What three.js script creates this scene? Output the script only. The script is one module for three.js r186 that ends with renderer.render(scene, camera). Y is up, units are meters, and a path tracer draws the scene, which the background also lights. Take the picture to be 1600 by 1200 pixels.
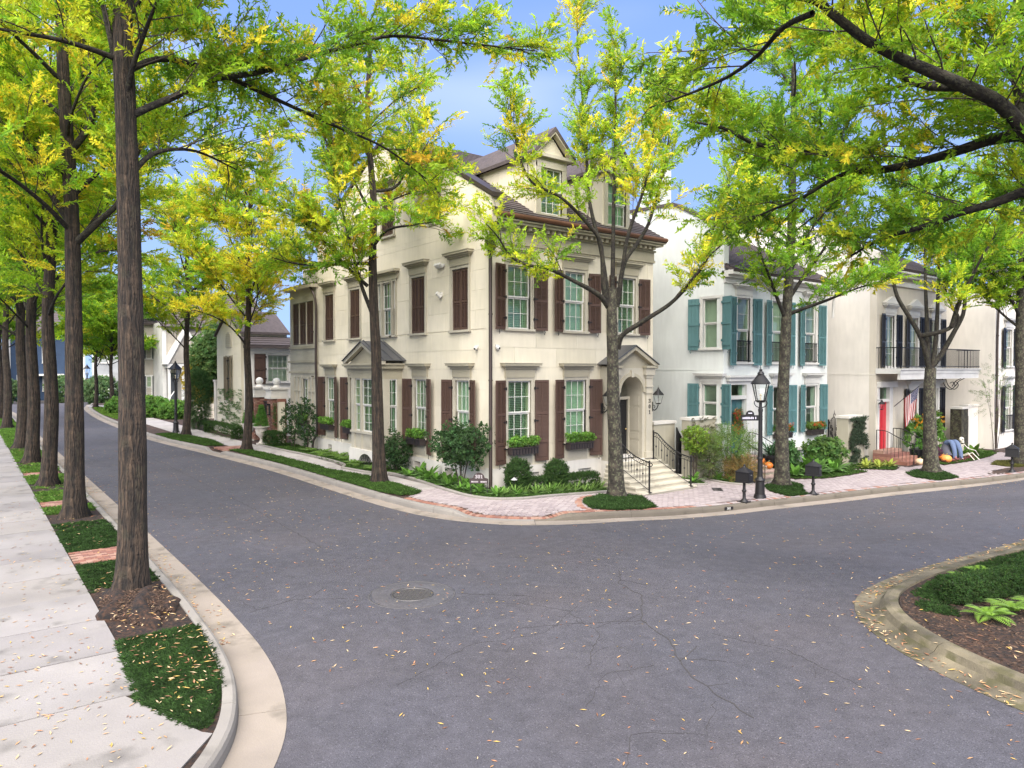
import * as THREE from 'three';
import { mergeGeometries, mergeVertices } from 'three/addons/utils/BufferGeometryUtils.js';
import { FontLoader } from 'three/addons/loaders/FontLoader.js';
import { TextGeometry } from 'three/addons/geometries/TextGeometry.js';

// ---------------------------------------------------------------- camera, sky, sun, exposure
// World: origin at the corner of the cream house, x along its front, z towards the viewer along its side street.
const scene = new THREE.Scene();
const camera = new THREE.PerspectiveCamera(2 * Math.atan(600 / 1110) * 180 / Math.PI, 4 / 3, 0.1, 900);
camera.position.set(-12.71, 3.8, 17.48);
camera.rotation.set(-Math.atan(25 / 1110), -37.66 * Math.PI / 180, 0, 'YXZ');
scene.add(camera);
const renderer = new THREE.WebGLRenderer({ antialias: true });
renderer.setSize(1024, 768);
renderer.toneMapping = THREE.LinearToneMapping;
renderer.toneMappingExposure = 3.75;
renderer.shadowMap.enabled = true;

function rng(seed) { let a = seed >>> 0; return () => { a = (a + 0x6D2B79F5) | 0; let t = Math.imul(a ^ (a >>> 15), 1 | a); t = (t + Math.imul(t ^ (t >>> 7), 61 | t)) ^ t; return ((t ^ (t >>> 14)) >>> 0) / 4294967296; }; }
const hash = (x, y, s) => { let h = Math.imul(x, 374761393) ^ Math.imul(y, 668265263) ^ Math.imul(s, 2147483647 - 58); h = Math.imul(h ^ (h >>> 13), 1274126177); return ((h ^ (h >>> 16)) >>> 0) / 4294967296; };
function pnoise(u, v, p, q, s) { // periodic value noise, u and v in 0..1, p by q cells
  const x = u * p, y = v * q, i = Math.floor(x), j = Math.floor(y); let f = x - i, g = y - j;
  f = f * f * (3 - 2 * f); g = g * g * (3 - 2 * g);
  const i0 = ((i % p) + p) % p, i1 = (i0 + 1) % p, j0 = ((j % q) + q) % q, j1 = (j0 + 1) % q;
  const a = hash(i0, j0, s), b = hash(i1, j0, s), c = hash(i0, j1, s), d = hash(i1, j1, s);
  return a + (b - a) * f + (c - a) * g + (a - b - c + d) * f * g;
}
function fbm(u, v, p, q, s, n) { let t = 0, w = 0.5, k = 0; for (let o = 0; o < n; o++) { t += w * pnoise(u, v, p << o, q << o, s + o); k += w; w *= 0.5; } return t / k; }

{ // sky: pale blue air with thin high cloud
  const w = 1024, h = 512, d = new Float32Array(w * h * 4);
  for (let j = 0; j < h; j++) for (let i = 0; i < w; i++) {
    const el = Math.max(0, ((j + 0.5) / h - 0.5) * Math.PI), u = i / w, s = Math.sin(el);
    const t = Math.pow(1 - s, 2.2);
    let c = [0.054 + 0.084 * t, 0.1 + 0.102 * t, 0.27 + 0.065 * t];
    const n = fbm(u, Math.pow(j / h, 1.0) * 1.0, 5, 9, 11, 5), m = fbm(u + 0.37, j / h, 9, 26, 31, 4);
    let k = Math.min(1, Math.max(0, (n * 0.62 + m * 0.38 - 0.47) * 5.2)); k = k * k * (3 - 2 * k) * 0.42 * (0.4 + 0.6 * Math.min(1, el / 0.12 + 0.3));
    const cl = [0.26, 0.29, 0.37];
    const o = (j * w + i) * 4; for (let q = 0; q < 3; q++) d[o + q] = (c[q] + (cl[q] - c[q]) * k) * 1.06; d[o + 3] = 1;
  }
  const t = new THREE.DataTexture(d, w, h, THREE.RGBAFormat, THREE.FloatType);
  t.mapping = THREE.EquirectangularReflectionMapping; t.magFilter = THREE.LinearFilter; t.minFilter = THREE.LinearFilter; t.needsUpdate = true;
  scene.background = t; scene.environment = t;
}
const sun = new THREE.DirectionalLight(new THREE.Color().setRGB(1, 0.94, 0.87), 4.0);
sun.position.set(-34, 56, 34); sun.target.position.set(0, 0, 0); sun.castShadow = true; sun.shadow.radius = 150; sun.name = 'sun';
sun.shadow.mapSize.set(4096, 4096); Object.assign(sun.shadow.camera, { left: -60, right: 60, top: 60, bottom: -60, near: 1, far: 220 });
scene.add(sun, sun.target);

// ---------------------------------------------------------------- helpers
const V = (x, y, z) => new THREE.Vector3(x, y, z);
const used = {};
function numbered(n) { const k = used[n] = (used[n] ?? -1) + 1; return k ? n + '_' + String(k).padStart(3, '0') : n; }
const LIN = (r, g, b) => new THREE.Color().setRGB(r, g, b);
function metreUV(g) { // box projection in metres from the geometry's own positions
  const p = g.attributes.position, n = p.count, uv = new Float32Array(n * 2), a = V(), b = V(), c = V();
  for (let i = 0; i < n; i += 3) {
    a.fromBufferAttribute(p, i); b.fromBufferAttribute(p, i + 1).sub(a); c.fromBufferAttribute(p, i + 2).sub(a); b.cross(c);
    const x = Math.abs(b.x), y = Math.abs(b.y), z = Math.abs(b.z);
    for (let k = i; k < i + 3; k++) {
      const X = p.getX(k), Y = p.getY(k), Z = p.getZ(k);
      if (y >= x && y >= z) { uv[k * 2] = X; uv[k * 2 + 1] = Z; } else if (x >= z) { uv[k * 2] = Z; uv[k * 2 + 1] = Y; } else { uv[k * 2] = X; uv[k * 2 + 1] = Y; }
    }
  }
  g.setAttribute('uv', new THREE.BufferAttribute(uv, 2)); return g;
}
const M4 = () => new THREE.Matrix4();
class Mk { // collects simple shapes into one geometry
  constructor() { this.g = []; }
  add(g, m) { let q = g.index ? g.toNonIndexed() : g.clone(); for (const k of Object.keys(q.attributes)) if (!['position', 'normal', 'uv'].includes(k)) q.deleteAttribute(k); if (!q.attributes.normal) q.computeVertexNormals(); if (m) q.applyMatrix4(m); q.morphAttributes = {}; if (!q.attributes.uv) q.setAttribute('uv', new THREE.BufferAttribute(new Float32Array(q.attributes.position.count * 2), 2)); this.g.push(q); return this; }
  box(x0, x1, y0, y1, z0, z1) { return this.add(new THREE.BoxGeometry(Math.abs(x1 - x0), Math.abs(y1 - y0), Math.abs(z1 - z0)), M4().makeTranslation((x0 + x1) / 2, (y0 + y1) / 2, (z0 + z1) / 2)); }
  rbox(w, h, d, m) { return this.add(new THREE.BoxGeometry(w, h, d), m); }
  cyl(x, y, z, r0, r1, h, seg = 10) { return this.add(new THREE.CylinderGeometry(r1, r0, h, seg), M4().makeTranslation(x, y + h / 2, z)); }
  ball(x, y, z, r, seg = 10, sy = 1) { return this.add(new THREE.SphereGeometry(r, seg, Math.ceil(seg * 0.7)), M4().makeScale(1, sy, 1).setPosition(x, y, z)); }
  bar(a, b, r, seg = 6) { const A = V(...a), B = V(...b), d = B.clone().sub(A), L = d.length(); return this.add(new THREE.CylinderGeometry(r, r, L, seg), M4().makeRotationFromQuaternion(new THREE.Quaternion().setFromUnitVectors(V(0, 1, 0), d.divideScalar(L))).setPosition(A.add(B).multiplyScalar(0.5))); }
  tube(pts, r, seg = 6, n) { return this.add(new THREE.TubeGeometry(new THREE.CatmullRomCurve3(pts.map((p) => V(...p))), n ?? pts.length * 4, r, seg)); }
  lathe(pr, x = 0, y = 0, z = 0, seg = 14) { return this.add(new THREE.LatheGeometry(pr.map((p) => new THREE.Vector2(...p)), seg), M4().makeTranslation(x, y, z)); }
  poly(pts, z0, z1, m) { const s = new THREE.Shape(pts.map((p) => new THREE.Vector2(...p))); const g = new THREE.ExtrudeGeometry(s, { depth: z1 - z0, bevelEnabled: false }); g.translate(0, 0, z0); return this.add(g, m); }
  geo(uv = true) { const g = mergeGeometries(this.g); if (uv) metreUV(g); return g; }
}
function mesh(name, g, m, parent) { if (g instanceof Mk) g = g.geo(); const o = new THREE.Mesh(g, m); o.castShadow = o.receiveShadow = true; if (parent) { o.name = name; parent.add(o); } else { o.name = numbered(name); scene.add(o); } return o; }
function tag(o, label, category, group) { o.userData.label = label; o.userData.category = category; if (group) o.userData.group = group; return o; }
function thing(name, label, category, pos = [0, 0, 0], turn = 0, group) { const o = new THREE.Group(); o.name = numbered(name); o.position.set(...pos); o.rotation.y = turn; scene.add(o); return tag(o, label, category, group); }
function structure(o) { o.userData.kind = 'structure'; return o; }
function stuff(o) { o.userData.kind = 'stuff'; return o; }
function group(name, parent) { const o = new THREE.Group(); o.name = name; parent.add(o); return o; }
function copy(o, label, pos, turn = o.rotation.y) { const c = o.clone(); c.name = numbered(o.name.replace(/_\d{3}$/, '')); c.userData = { ...o.userData }; if (label) c.userData.label = label; c.position.set(...pos); c.rotation.y = turn; scene.add(c); return c; }
function place(o, x, y, z, ry = 0) { o.position.set(x, y, z); o.rotation.y = ry; return o; }

// ---------------------------------------------------------------- textures and materials
function tex(w, h, fn, srgb, repeat) {
  const d = new Uint8Array(w * h * 4);
  for (let j = 0; j < h; j++) for (let i = 0; i < w; i++) { const c = fn((i + 0.5) / w, (j + 0.5) / h, i, j), o = (j * w + i) * 4; if (typeof c === 'number') { d[o] = d[o + 1] = d[o + 2] = Math.max(0, Math.min(255, c * 255)); } else for (let k = 0; k < 3; k++) d[o + k] = Math.max(0, Math.min(255, c[k] * 255)); d[o + 3] = 255; }
  const t = new THREE.DataTexture(d, w, h); t.wrapS = t.wrapT = THREE.RepeatWrapping; t.magFilter = THREE.LinearFilter; t.minFilter = THREE.LinearFilter; if (srgb) t.colorSpace = THREE.SRGBColorSpace; t.repeat.set(1 / repeat[0], 1 / repeat[1]); t.needsUpdate = true; return t;
}
function rep(t, a, b) { const c = t.clone(); c.repeat.set(1 / a, 1 / b); c.needsUpdate = true; return c; }
const G = (x) => Math.pow(x, 1 / 2.2);
const tStucco = tex(512, 512, (u, v) => { const n = fbm(u, v, 3, 4, 3, 6), m = fbm(u, v, 40, 7, 9, 3), k = 0.92 + 0.11 * (n - 0.5) + 0.05 * (m - 0.5); return [k, k * 0.995, k * 0.985]; }, true, [4, 4]);
const bStucco = tex(512, 512, (u, v, i, j) => 0.6 * fbm(u, v, 60, 60, 5, 3) + 0.4 * hash(i, j, 2), false, [1.3, 1.3]);
const tAsph = tex(2048, 2048, (u, v, i, j) => {
  const n = fbm(u, v, 5, 5, 21, 5), f = hash(i, j, 7), s = hash(i >> 1, j >> 1, 8), l = fbm(u, v, 90, 90, 14, 2);
  const bl = fbm(u, v, 17, 17, 88, 3); let k = 0.7 + 0.13 * (n - 0.5) + 0.24 * (f - 0.5) + 0.12 * (l - 0.5) + 0.05 * (bl - 0.5); if (s > 0.975) k += 0.22; if (s < 0.03) k -= 0.18; 
  const w = fbm(u, v, 7, 7, 55, 3) - 0.5; return [k * (1 + 0.05 * w), k, k * (1.02 - 0.05 * w)];
}, true, [12, 12]);
const bAsph = tex(512, 512, (u, v, i, j) => 0.7 * hash(i >> 1, j >> 1, 7) + 0.3 * hash(i, j, 3), false, [2, 2]);
const tConc = tex(1024, 1024, (u, v, i, j) => { const n = fbm(u, v, 4, 4, 41, 6), f = hash(i, j, 17), st = fbm(u, v, 9, 9, 71, 4); let k = 0.84 + 0.2 * (n - 0.5) + 0.05 * (f - 0.5); if (st > 0.62) k -= (st - 0.62) * 0.7; return [k, k * 0.99, k * (0.975 - 0.03 * (st - 0.5))]; }, true, [3.1, 3.1]);
const bConc = tex(512, 512, (u, v, i, j) => 0.6 * fbm(u, v, 70, 70, 4, 2) + 0.4 * hash(i, j, 6), false, [1, 1]);
const ridge = (u, v) => { // furrowed bark, long in v
  const w = 0.05 * (fbm(u, v, 5, 8, 61, 3) - 0.5), a = 1 - Math.abs(2 * fbm(u + w, v, 22, 4, 62, 2) - 1), b = 1 - Math.abs(2 * fbm(u + w, v + w, 42, 9, 64, 3) - 1), c = fbm(u, v, 10, 40, 66, 3);
  return Math.max(0, Math.min(1, 1.25 - Math.pow(a, 3.2) * 0.8 - Math.pow(b, 4) * 0.6 - (c > 0.68 ? (c - 0.68) * 1.5 : 0)));
};
const tBark = tex(512, 1024, (u, v, i, j) => { const r = ridge(u, v), n = fbm(u, v, 12, 24, 19, 5), li = fbm(u, v, 10, 10, 91, 4), f = hash(i, j, 3); let k = 0.26 + 0.46 * r + 0.36 * (n - 0.5) + 0.1 * (f - 0.5); const c = [k, k * 0.93, k * 0.84]; if (li > 0.6) { const q = Math.min(1, (li - 0.6) * 7) * 0.55; c[0] += (0.62 - c[0]) * q; c[1] += (0.66 - c[1]) * q; c[2] += (0.57 - c[2]) * q; } return c; }, true, [1.05, 2.1]);
const bBark = tex(512, 1024, (u, v, i, j) => 0.75 * ridge(u, v) + 0.25 * fbm(u, v, 40, 40, 29, 3), false, [1.05, 2.1]);
const tMoss = tex(512, 512, (u, v, i, j) => { const n = fbm(u, v, 6, 6, 23, 5), li = fbm(u, v, 14, 14, 93, 4), f = hash(i, j, 3); let k = 0.42 + 0.5 * (n - 0.5) + 0.14 * (f - 0.5); const c = [k, k * 0.95, k * 0.86]; if (li > 0.5) { const q = Math.min(1, (li - 0.5) * 8) * 0.75; c[0] += (0.66 - c[0]) * q; c[1] += (0.7 - c[1]) * q; c[2] += (0.58 - c[2]) * q; } return c; }, true, [0.8, 0.8]);
const tGrain = tex(512, 512, (u, v, i, j) => { const n = fbm(u, v, 3, 3, 33, 6), f = hash(i, j, 4); return 0.86 + 0.22 * (n - 0.5) + 0.1 * (f - 0.5); }, true, [2.3, 2.3]);
const bGrain = tex(512, 512, (u, v) => fbm(u, v, 30, 30, 43, 4), false, [0.8, 0.8]);
const tSoil = tex(1024, 1024, (u, v, i, j) => { const n = fbm(u, v, 8, 8, 53, 5), c = fbm(u, v, 70, 55, 63, 3), f = hash(i, j, 5); const k = 0.42 + 0.35 * (n - 0.5) + 0.75 * (c - 0.5) + 0.2 * (f - 0.5); return [k, k * 0.8, k * 0.64]; }, true, [2.4, 2.4]);
const bSoil = tex(512, 512, (u, v, i, j) => 0.7 * fbm(u, v, 34, 28, 63, 4) + 0.3 * hash(i, j, 2), false, [1.2, 1.2]);
const tPaver = tex(512, 512, (u, v, i, j) => { const n = fbm(u, v, 5, 5, 73, 5), f = hash(i, j, 5), q = fbm(u, v, 24, 24, 12, 3); const k = 0.82 + 0.24 * (n - 0.5) + 0.18 * (q - 0.5) + 0.1 * (f - 0.5); return [k, k, k]; }, true, [1.7, 1.7]);

function mat(c, o = {}) { const { t, b, bs, ...r } = o; return new THREE.MeshPhysicalMaterial({ color: LIN(...c), roughness: 0.85, ...(t ? { map: t } : {}), ...(b ? { bumpMap: b, bumpScale: bs ?? 0.004 } : {}), ...r }); }
const mAsph = mat([0.112, 0.105, 0.115], { t: tAsph, b: bAsph, bs: 0.006, roughness: 0.8 });
const mConc = mat([0.34, 0.322, 0.315], { t: tConc, b: bConc, bs: 0.003 }), mGutter = mat([0.31, 0.268, 0.222], { t: tConc, b: bConc, bs: 0.003 }), mKerb = mat([0.28, 0.262, 0.235], { t: tConc, b: bConc, bs: 0.003 });
const tKerbMoss = tex(512, 512, (u, v, i, j) => { const n = fbm(u, v, 5, 5, 141, 5), m = fbm(u, v, 9, 9, 151, 5), f = hash(i, j, 9), k = 0.6 + 0.5 * (n - 0.5) + 0.12 * (f - 0.5); const q = Math.max(0, Math.min(1, (m - 0.5) * 5)) * 0.5; return [k + (0.36 - k) * q, k * 0.96 + (0.37 - k * 0.96) * q, k * 0.86 + (0.18 - k * 0.86) * q]; }, true, [1.9, 1.9]);
const mKerbMoss = mat([0.3, 0.275, 0.22], { t: tKerbMoss, b: bConc, bs: 0.005 }), mWalk = mat([0.46, 0.43, 0.41], { t: tConc, b: bConc, bs: 0.003 });
const mKerbOld = mat([0.17, 0.148, 0.115], { t: tConc, b: bConc, bs: 0.003 });
const mSoil = mat([0.14, 0.1, 0.072], { t: tSoil, b: bSoil, bs: 0.02, roughness: 1 }), mGround = mat([0.16, 0.17, 0.09], { t: tSoil, roughness: 1 });
const mCream = [0, 1, 2].map((k) => mat([[0.68, 0.625, 0.49], [0.66, 0.607, 0.475], [0.7, 0.643, 0.51]][k], { t: tStucco, b: bStucco, bs: 0.0025, roughness: 0.9 }));
const mTrim = mat([0.44, 0.395, 0.285], { t: tGrain, roughness: 0.6 }), mTrimLight = mat([0.52, 0.475, 0.37], { t: tGrain, roughness: 0.6 });
const mPlinth = mat([0.66, 0.63, 0.57], { t: tStucco, b: bStucco, bs: 0.0025 }), mWhite = mat([0.74, 0.72, 0.66], { t: tGrain, roughness: 0.55 });
const mBrown = mat([0.09, 0.048, 0.032], { t: tGrain, roughness: 0.55 }), mBronze = mat([0.05, 0.036, 0.03], { roughness: 0.45, metalness: 0.3 }), mBlack = mat([0.012, 0.012, 0.014], { roughness: 0.4, metalness: 0.2 });
const mTeal = mat([0.1, 0.22, 0.22], { t: tGrain, roughness: 0.55 }), mTealDoor = mat([0.04, 0.12, 0.12], { roughness: 0.4 });
const mMint = mat([0.7, 0.73, 0.7], { t: tStucco, b: bStucco, bs: 0.0025 });
const mPale = mat([0.74, 0.7, 0.63], { t: tStucco, b: bStucco, bs: 0.0025 }), mSandWall = mat([0.42, 0.39, 0.3], { t: tStucco, b: bStucco, bs: 0.004 });
const mSlate = mat([0.1, 0.077, 0.072], { t: rep(tPaver, 0.9, 0.5), b: bGrain, bs: 0.01, roughness: 0.8 }), mMetalRoof = mat([0.12, 0.12, 0.125], { roughness: 0.42, metalness: 0.6 }), mCopper = mat([0.16, 0.075, 0.045], { roughness: 0.5, metalness: 0.4 });
const mGlass = new THREE.MeshPhysicalMaterial({ color: LIN(0.74, 0.9, 0.76), roughness: 0.02, transmission: 1, thickness: 0, ior: 1.6, specularIntensity: 1 });
const mGlassClear = new THREE.MeshPhysicalMaterial({ color: LIN(0.96, 0.97, 0.96), roughness: 0.03, transmission: 1, thickness: 0, ior: 1.45 });
const mBlind = mat([0.46, 0.56, 0.44], { roughness: 0.7 }), mRoom = mat([0.4, 0.38, 0.34], { roughness: 0.9 }), mCurtain = mat([0.5, 0.54, 0.48], { roughness: 0.9 });
const mIron = mat([0.014, 0.013, 0.013], { roughness: 0.5, metalness: 0.3 }), mBark = mat([0.105, 0.082, 0.064], { t: tBark, b: bBark, bs: 0.035, roughness: 0.95 }), mBarkPale = mat([0.27, 0.25, 0.215], { t: tMoss, b: bGrain, bs: 0.02, roughness: 0.95 }), mTwig = mat([0.06, 0.045, 0.035], { roughness: 0.95 });
const mLimb = mat([0.1, 0.085, 0.07], { t: tMoss, b: bGrain, bs: 0.015, roughness: 0.95 });
const mBrick = [[0.32, 0.135, 0.09], [0.38, 0.18, 0.12], [0.26, 0.115, 0.085], [0.42, 0.25, 0.18]].map((c) => mat(c, { t: tPaver, b: bGrain, bs: 0.004 }));
const mPaverPale = [[0.41, 0.345, 0.335], [0.36, 0.3, 0.295], [0.45, 0.385, 0.37]].map((c) => mat(c, { t: tPaver, b: bGrain, bs: 0.003 }));
const mJoint = mat([0.24, 0.2, 0.18], { t: tSoil, roughness: 1 });
function leafMat(c, tr = 0.5) { return new THREE.MeshPhysicalMaterial({ color: LIN(...c), roughness: 1, transmission: tr, thickness: 0, vertexColors: true, specularIntensity: 0.25, side: THREE.DoubleSide }); }
// ---------------------------------------------------------------- ground, road, kerbs, pavements
function sampler(pts) {
  const c = new THREE.CatmullRomCurve3(pts.map((p) => V(p[0], 0, p[1])), false, 'centripetal'); c.arcLengthDivisions = 1200; const L = c.getLength();
  return { L, at(s, o = 0) { const t = Math.min(1, Math.max(0, s / L)), p = c.getPointAt(t), d = c.getTangentAt(t); return [p.x + d.z * o, p.z - d.x * o]; } };
}
function sweep(sm, s0, s1, profile, step = 0.4) { // profile: closed loop of [offset, height]; offset is to the side d.z,-d.x; height may be a function of s
  const n = Math.max(1, Math.ceil((s1 - s0) / step)), rings = [], pos = [];
  for (let i = 0; i <= n; i++) { const s = s0 + (s1 - s0) * i / n; rings.push(profile.map(([o, y]) => { const p = sm.at(s, o); return [p[0], (typeof y === 'function' ? y(s) : y) + gy(p[0], p[1]), p[1]]; })); }
  const m = profile.length, tri = (a, b, c) => pos.push(...a, ...b, ...c);
  for (let i = 0; i < n; i++) for (let k = 0; k < m; k++) { const q = (k + 1) % m, A = rings[i][k], B = rings[i][q], C = rings[i + 1][q], D = rings[i + 1][k]; tri(A, B, C); tri(A, C, D); }
  for (const [r, f] of [[rings[0], 1], [rings[n], 0]]) { const t = THREE.ShapeUtils.triangulateShape(profile.map(([o, y]) => new THREE.Vector2(o, typeof y === 'function' ? y(s0) : y)), []); for (const [a, b, c] of t) f ? tri(r[a], r[b], r[c]) : tri(r[a], r[c], r[b]); }
  const g = new THREE.BufferGeometry(); g.setAttribute('position', new THREE.BufferAttribute(new Float32Array(pos), 3)); g.computeVertexNormals(); return metreUV(g);
}
// the street falls gently past the corner of the cream house
const sm01 = (x) => { x = Math.max(0, Math.min(1, x)); return x * x * (3 - 2 * x); };
const gy = (x, z) => -0.42 * sm01((x + 1.5) / 7) * sm01((11.5 - z) / 4.5);
function slab(pts, y0, y1) { // horizontal polygon of [x, z]
  const s = new THREE.Shape(pts.map(([x, z]) => new THREE.Vector2(x, -z))), g = new THREE.ExtrudeGeometry(s, { depth: y1 - y0, bevelEnabled: false }); g.rotateX(-Math.PI / 2); g.translate(0, y0, 0); const q = g.index ? g.toNonIndexed() : g, p = q.attributes.position; for (let i = 0; i < p.count; i++) p.setY(i, p.getY(i) + gy(p.getX(i), p.getZ(i))); return metreUV(q);
}
const inside = (pts, x, z) => { let r = false; for (let i = 0, j = pts.length - 1; i < pts.length; j = i++) { const [a, b] = pts[i], [c, d] = pts[j]; if ((b > z) !== (d > z) && x < (c - a) * (z - b) / (d - b) + a) r = !r; } return r; };
const PH = 0.13, RD = -0.04; // heights of pavement and road

structure(mesh('ground', new Mk().box(-350, 350, -1.2, -0.7, -350, 250), mGround));
{
  const xs = [-60, -1.5], zs = [-74, 7]; for (let x = -1.25; x <= 5.5; x += 0.25) xs.push(x); xs.push(70); for (let z = 7.25; z <= 11.5; z += 0.25) zs.push(z); zs.push(60);
  const pos = [], v = (x, z) => [x, gy(x, z) + RD, z];
  for (let i = 0; i + 1 < xs.length; i++) for (let j = 0; j + 1 < zs.length; j++) { const a = v(xs[i], zs[j]), b = v(xs[i + 1], zs[j]), c = v(xs[i + 1], zs[j + 1]), d = v(xs[i], zs[j + 1]); pos.push(...a, ...d, ...c, ...a, ...c, ...b); }
  const g = new THREE.BufferGeometry(); g.setAttribute('position', new THREE.BufferAttribute(new Float32Array(pos), 3)); g.computeVertexNormals(); structure(mesh('road', metreUV(g), mAsph));
}

// kerb and gutter on the house side, from the far end of the side street round the corner
const kerbLine = sampler([[-2.2, -68], [-3.4, -60], [-4.35, -45], [-4.55, -34], [-4.5, -24], [-3.75, -15.5], [-3.28, -9], [-3.22, -4], [-3.16, -0.5], [-2.95, 1.3], [-2.55, 2.5], [-1.75, 3.6], [-0.55, 4.28], [1.65, 4.55], [4.37, 4.64], [5.96, 4.9], [9.19, 5.62], [12.6, 6.3], [15.8, 7.1], [19.4, 8.0], [26, 9.3], [36, 11], [60, 15]]);
let sCorner = 0; { let best = 9e9; for (let s = 0; s < kerbLine.L; s += 0.1) { const p = kerbLine.at(s), d = Math.hypot(p[0] + 2.1, p[1] - 3.35); if (d < best) { best = d; sCorner = s; } } }
let sGap = 0; { let best = 9e9; for (let s = 0; s < kerbLine.L; s += 0.1) { const p = kerbLine.at(s), d = Math.abs(p[1] + 16.2); if (d < best) { best = d; sGap = s; } } }
const kerbH = (s) => -0.02 + (PH + 0.02) * Math.min(sm01((Math.abs(s - sCorner - 0.1) - 0.95) / 0.75), sm01((Math.abs(s - sGap) - 0.6) / 0.5));
const sideOf = kerbLine.at(sCorner, 1)[0] > kerbLine.at(sCorner, 0)[0] ? 1 : -1; // which way the pavement lies
{
  const kerb = structure(thing('kerb', 'grey concrete kerb and gutter round the corner below the cream house', 'kerb'));
  let s = 0, k = 0; const st = 2.9;
  while (s < kerbLine.L - 0.5) {
    const e = Math.min(kerbLine.L, s + st), f = sideOf, mid = kerbLine.at((s + e) / 2);
    const m = mid[0] > -1.2 ? mKerbOld : mKerb;
    const pr = [[0, -0.12], [f * 0.006, (q) => kerbH(q) * 0.6 - 0.012], [f * 0.02, (q) => kerbH(q) * 0.93 - 0.003], [f * 0.045, kerbH], [f * 0.16, (q) => kerbH(q) + 0.004], [f * 0.16, -0.12]];
    mesh('kerb_stone', sweep(kerbLine, s + 0.005, e - 0.005, f > 0 ? pr.slice().reverse() : pr, 0.25), m, kerb);
    const gr = [[-f * 0.4, -0.12], [-f * 0.4, RD + 0.006], [0, RD + 0.012], [0, -0.12]];
    mesh('gutter_slab', sweep(kerbLine, s + 0.006, e - 0.006, f > 0 ? gr.slice().reverse() : gr, 0.25), mGutter, kerb);
    s = e; k++;
  }
}
const leftLine = sampler([[-19, 12.4], [-15, 12.35], [-13.2, 12.05], [-12, 11.55], [-11.2, 10.95], [-10.6, 10.1], [-10.25, 9.1], [-10.05, 7.9], [-9.95, 6.3], [-9.9, 4.5], [-9.86, 0], [-9.84, -10], [-9.84, -30], [-9.84, -58], [-10.3, -62.5], [-12, -65.5], [-16, -67], [-40, -68]]);
{
  const kerb = structure(thing('kerb', 'pale concrete kerb with wide gutter along the row of thick tree trunks', 'kerb'));
  const pv = leftLine.at(40, 1)[0] < leftLine.at(40, 0)[0] ? 1 : -1; let s = 0;
  while (s < leftLine.L - 0.5) {
    const e = Math.min(leftLine.L, s + 2.45), f = pv;
    const pr = [[0, -0.12], [f * 0.008, 0.07], [f * 0.025, 0.115], [f * 0.06, 0.135], [f * 0.17, 0.137], [f * 0.17, -0.12]], gr = [[-f * 0.5, -0.12], [-f * 0.5, RD + 0.008], [0, RD + 0.014], [0, -0.12]];
    mesh('kerb_stone', sweep(leftLine, s + 0.005, e - 0.005, f > 0 ? pr.slice().reverse() : pr, 0.2), mKerb, kerb);
    mesh('gutter_slab', sweep(leftLine, s + 0.007, e - 0.007, f > 0 ? gr.slice().reverse() : gr, 0.2), mGutter, kerb); s = e;
  }
  // raised strip behind the kerb: soil of the verge
  const back = [], N = 160; for (let i = 0; i <= N; i++) back.push(leftLine.at(leftLine.L * i / N, pv * 0.165));
  structure(mesh('verge', slab([...back, [-60, -68], [-60, 12.4]], -0.1, 0.112), mSoil));
}
const islandLine = sampler([[40, 16.2], [20, 13.4], [8, 12.5], [4.4, 12.2], [2.2, 11.95], [0.5, 11.85], [-0.8, 12.0], [-1.6, 12.4], [-2.2, 13.0], [-2.65, 13.75], [-3.0, 14.7], [-3.4, 16.5], [-3.9, 20], [-4.6, 26], [-5, 40]]);
const islandSide = (() => { let b = 9e9, r = 1; for (let q = 0; q < islandLine.L; q += 0.2) { const p = islandLine.at(q), d = Math.hypot(p[0] + 2.65, p[1] - 13.75); if (d < b) { b = d; r = islandLine.at(q, 1)[0] > p[0] ? 1 : -1; } } return r; })();
{
  const kerb = structure(thing('kerb', 'mossy rolled concrete kerb round the planted island', 'kerb'));
  const f = islandSide; let s = 0;
  while (s < islandLine.L - 0.5) { // 3.1 m lengths
    const e = Math.min(islandLine.L, s + 3.1), pr = [[-f * 0.36, -0.12], [-f * 0.36, RD + 0.008], [-f * 0.1, RD + 0.012], [0, 0.02], [f * 0.06, 0.1], [f * 0.13, 0.128], [f * 0.26, 0.125], [f * 0.3, -0.12]];
    mesh('kerb_stone', sweep(islandLine, s + 0.006, e - 0.006, f > 0 ? pr.slice().reverse() : pr, 0.16), mKerbMoss, kerb); s = e;
  }
  const back = [], N = 320; for (let i = 0; i <= N; i++) back.push(islandLine.at(islandLine.L * i / N, f * 0.28));
  structure(mesh('planting_bed', slab([...back, [40, 40]], -0.1, 0.1), mSoil));
}
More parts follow.
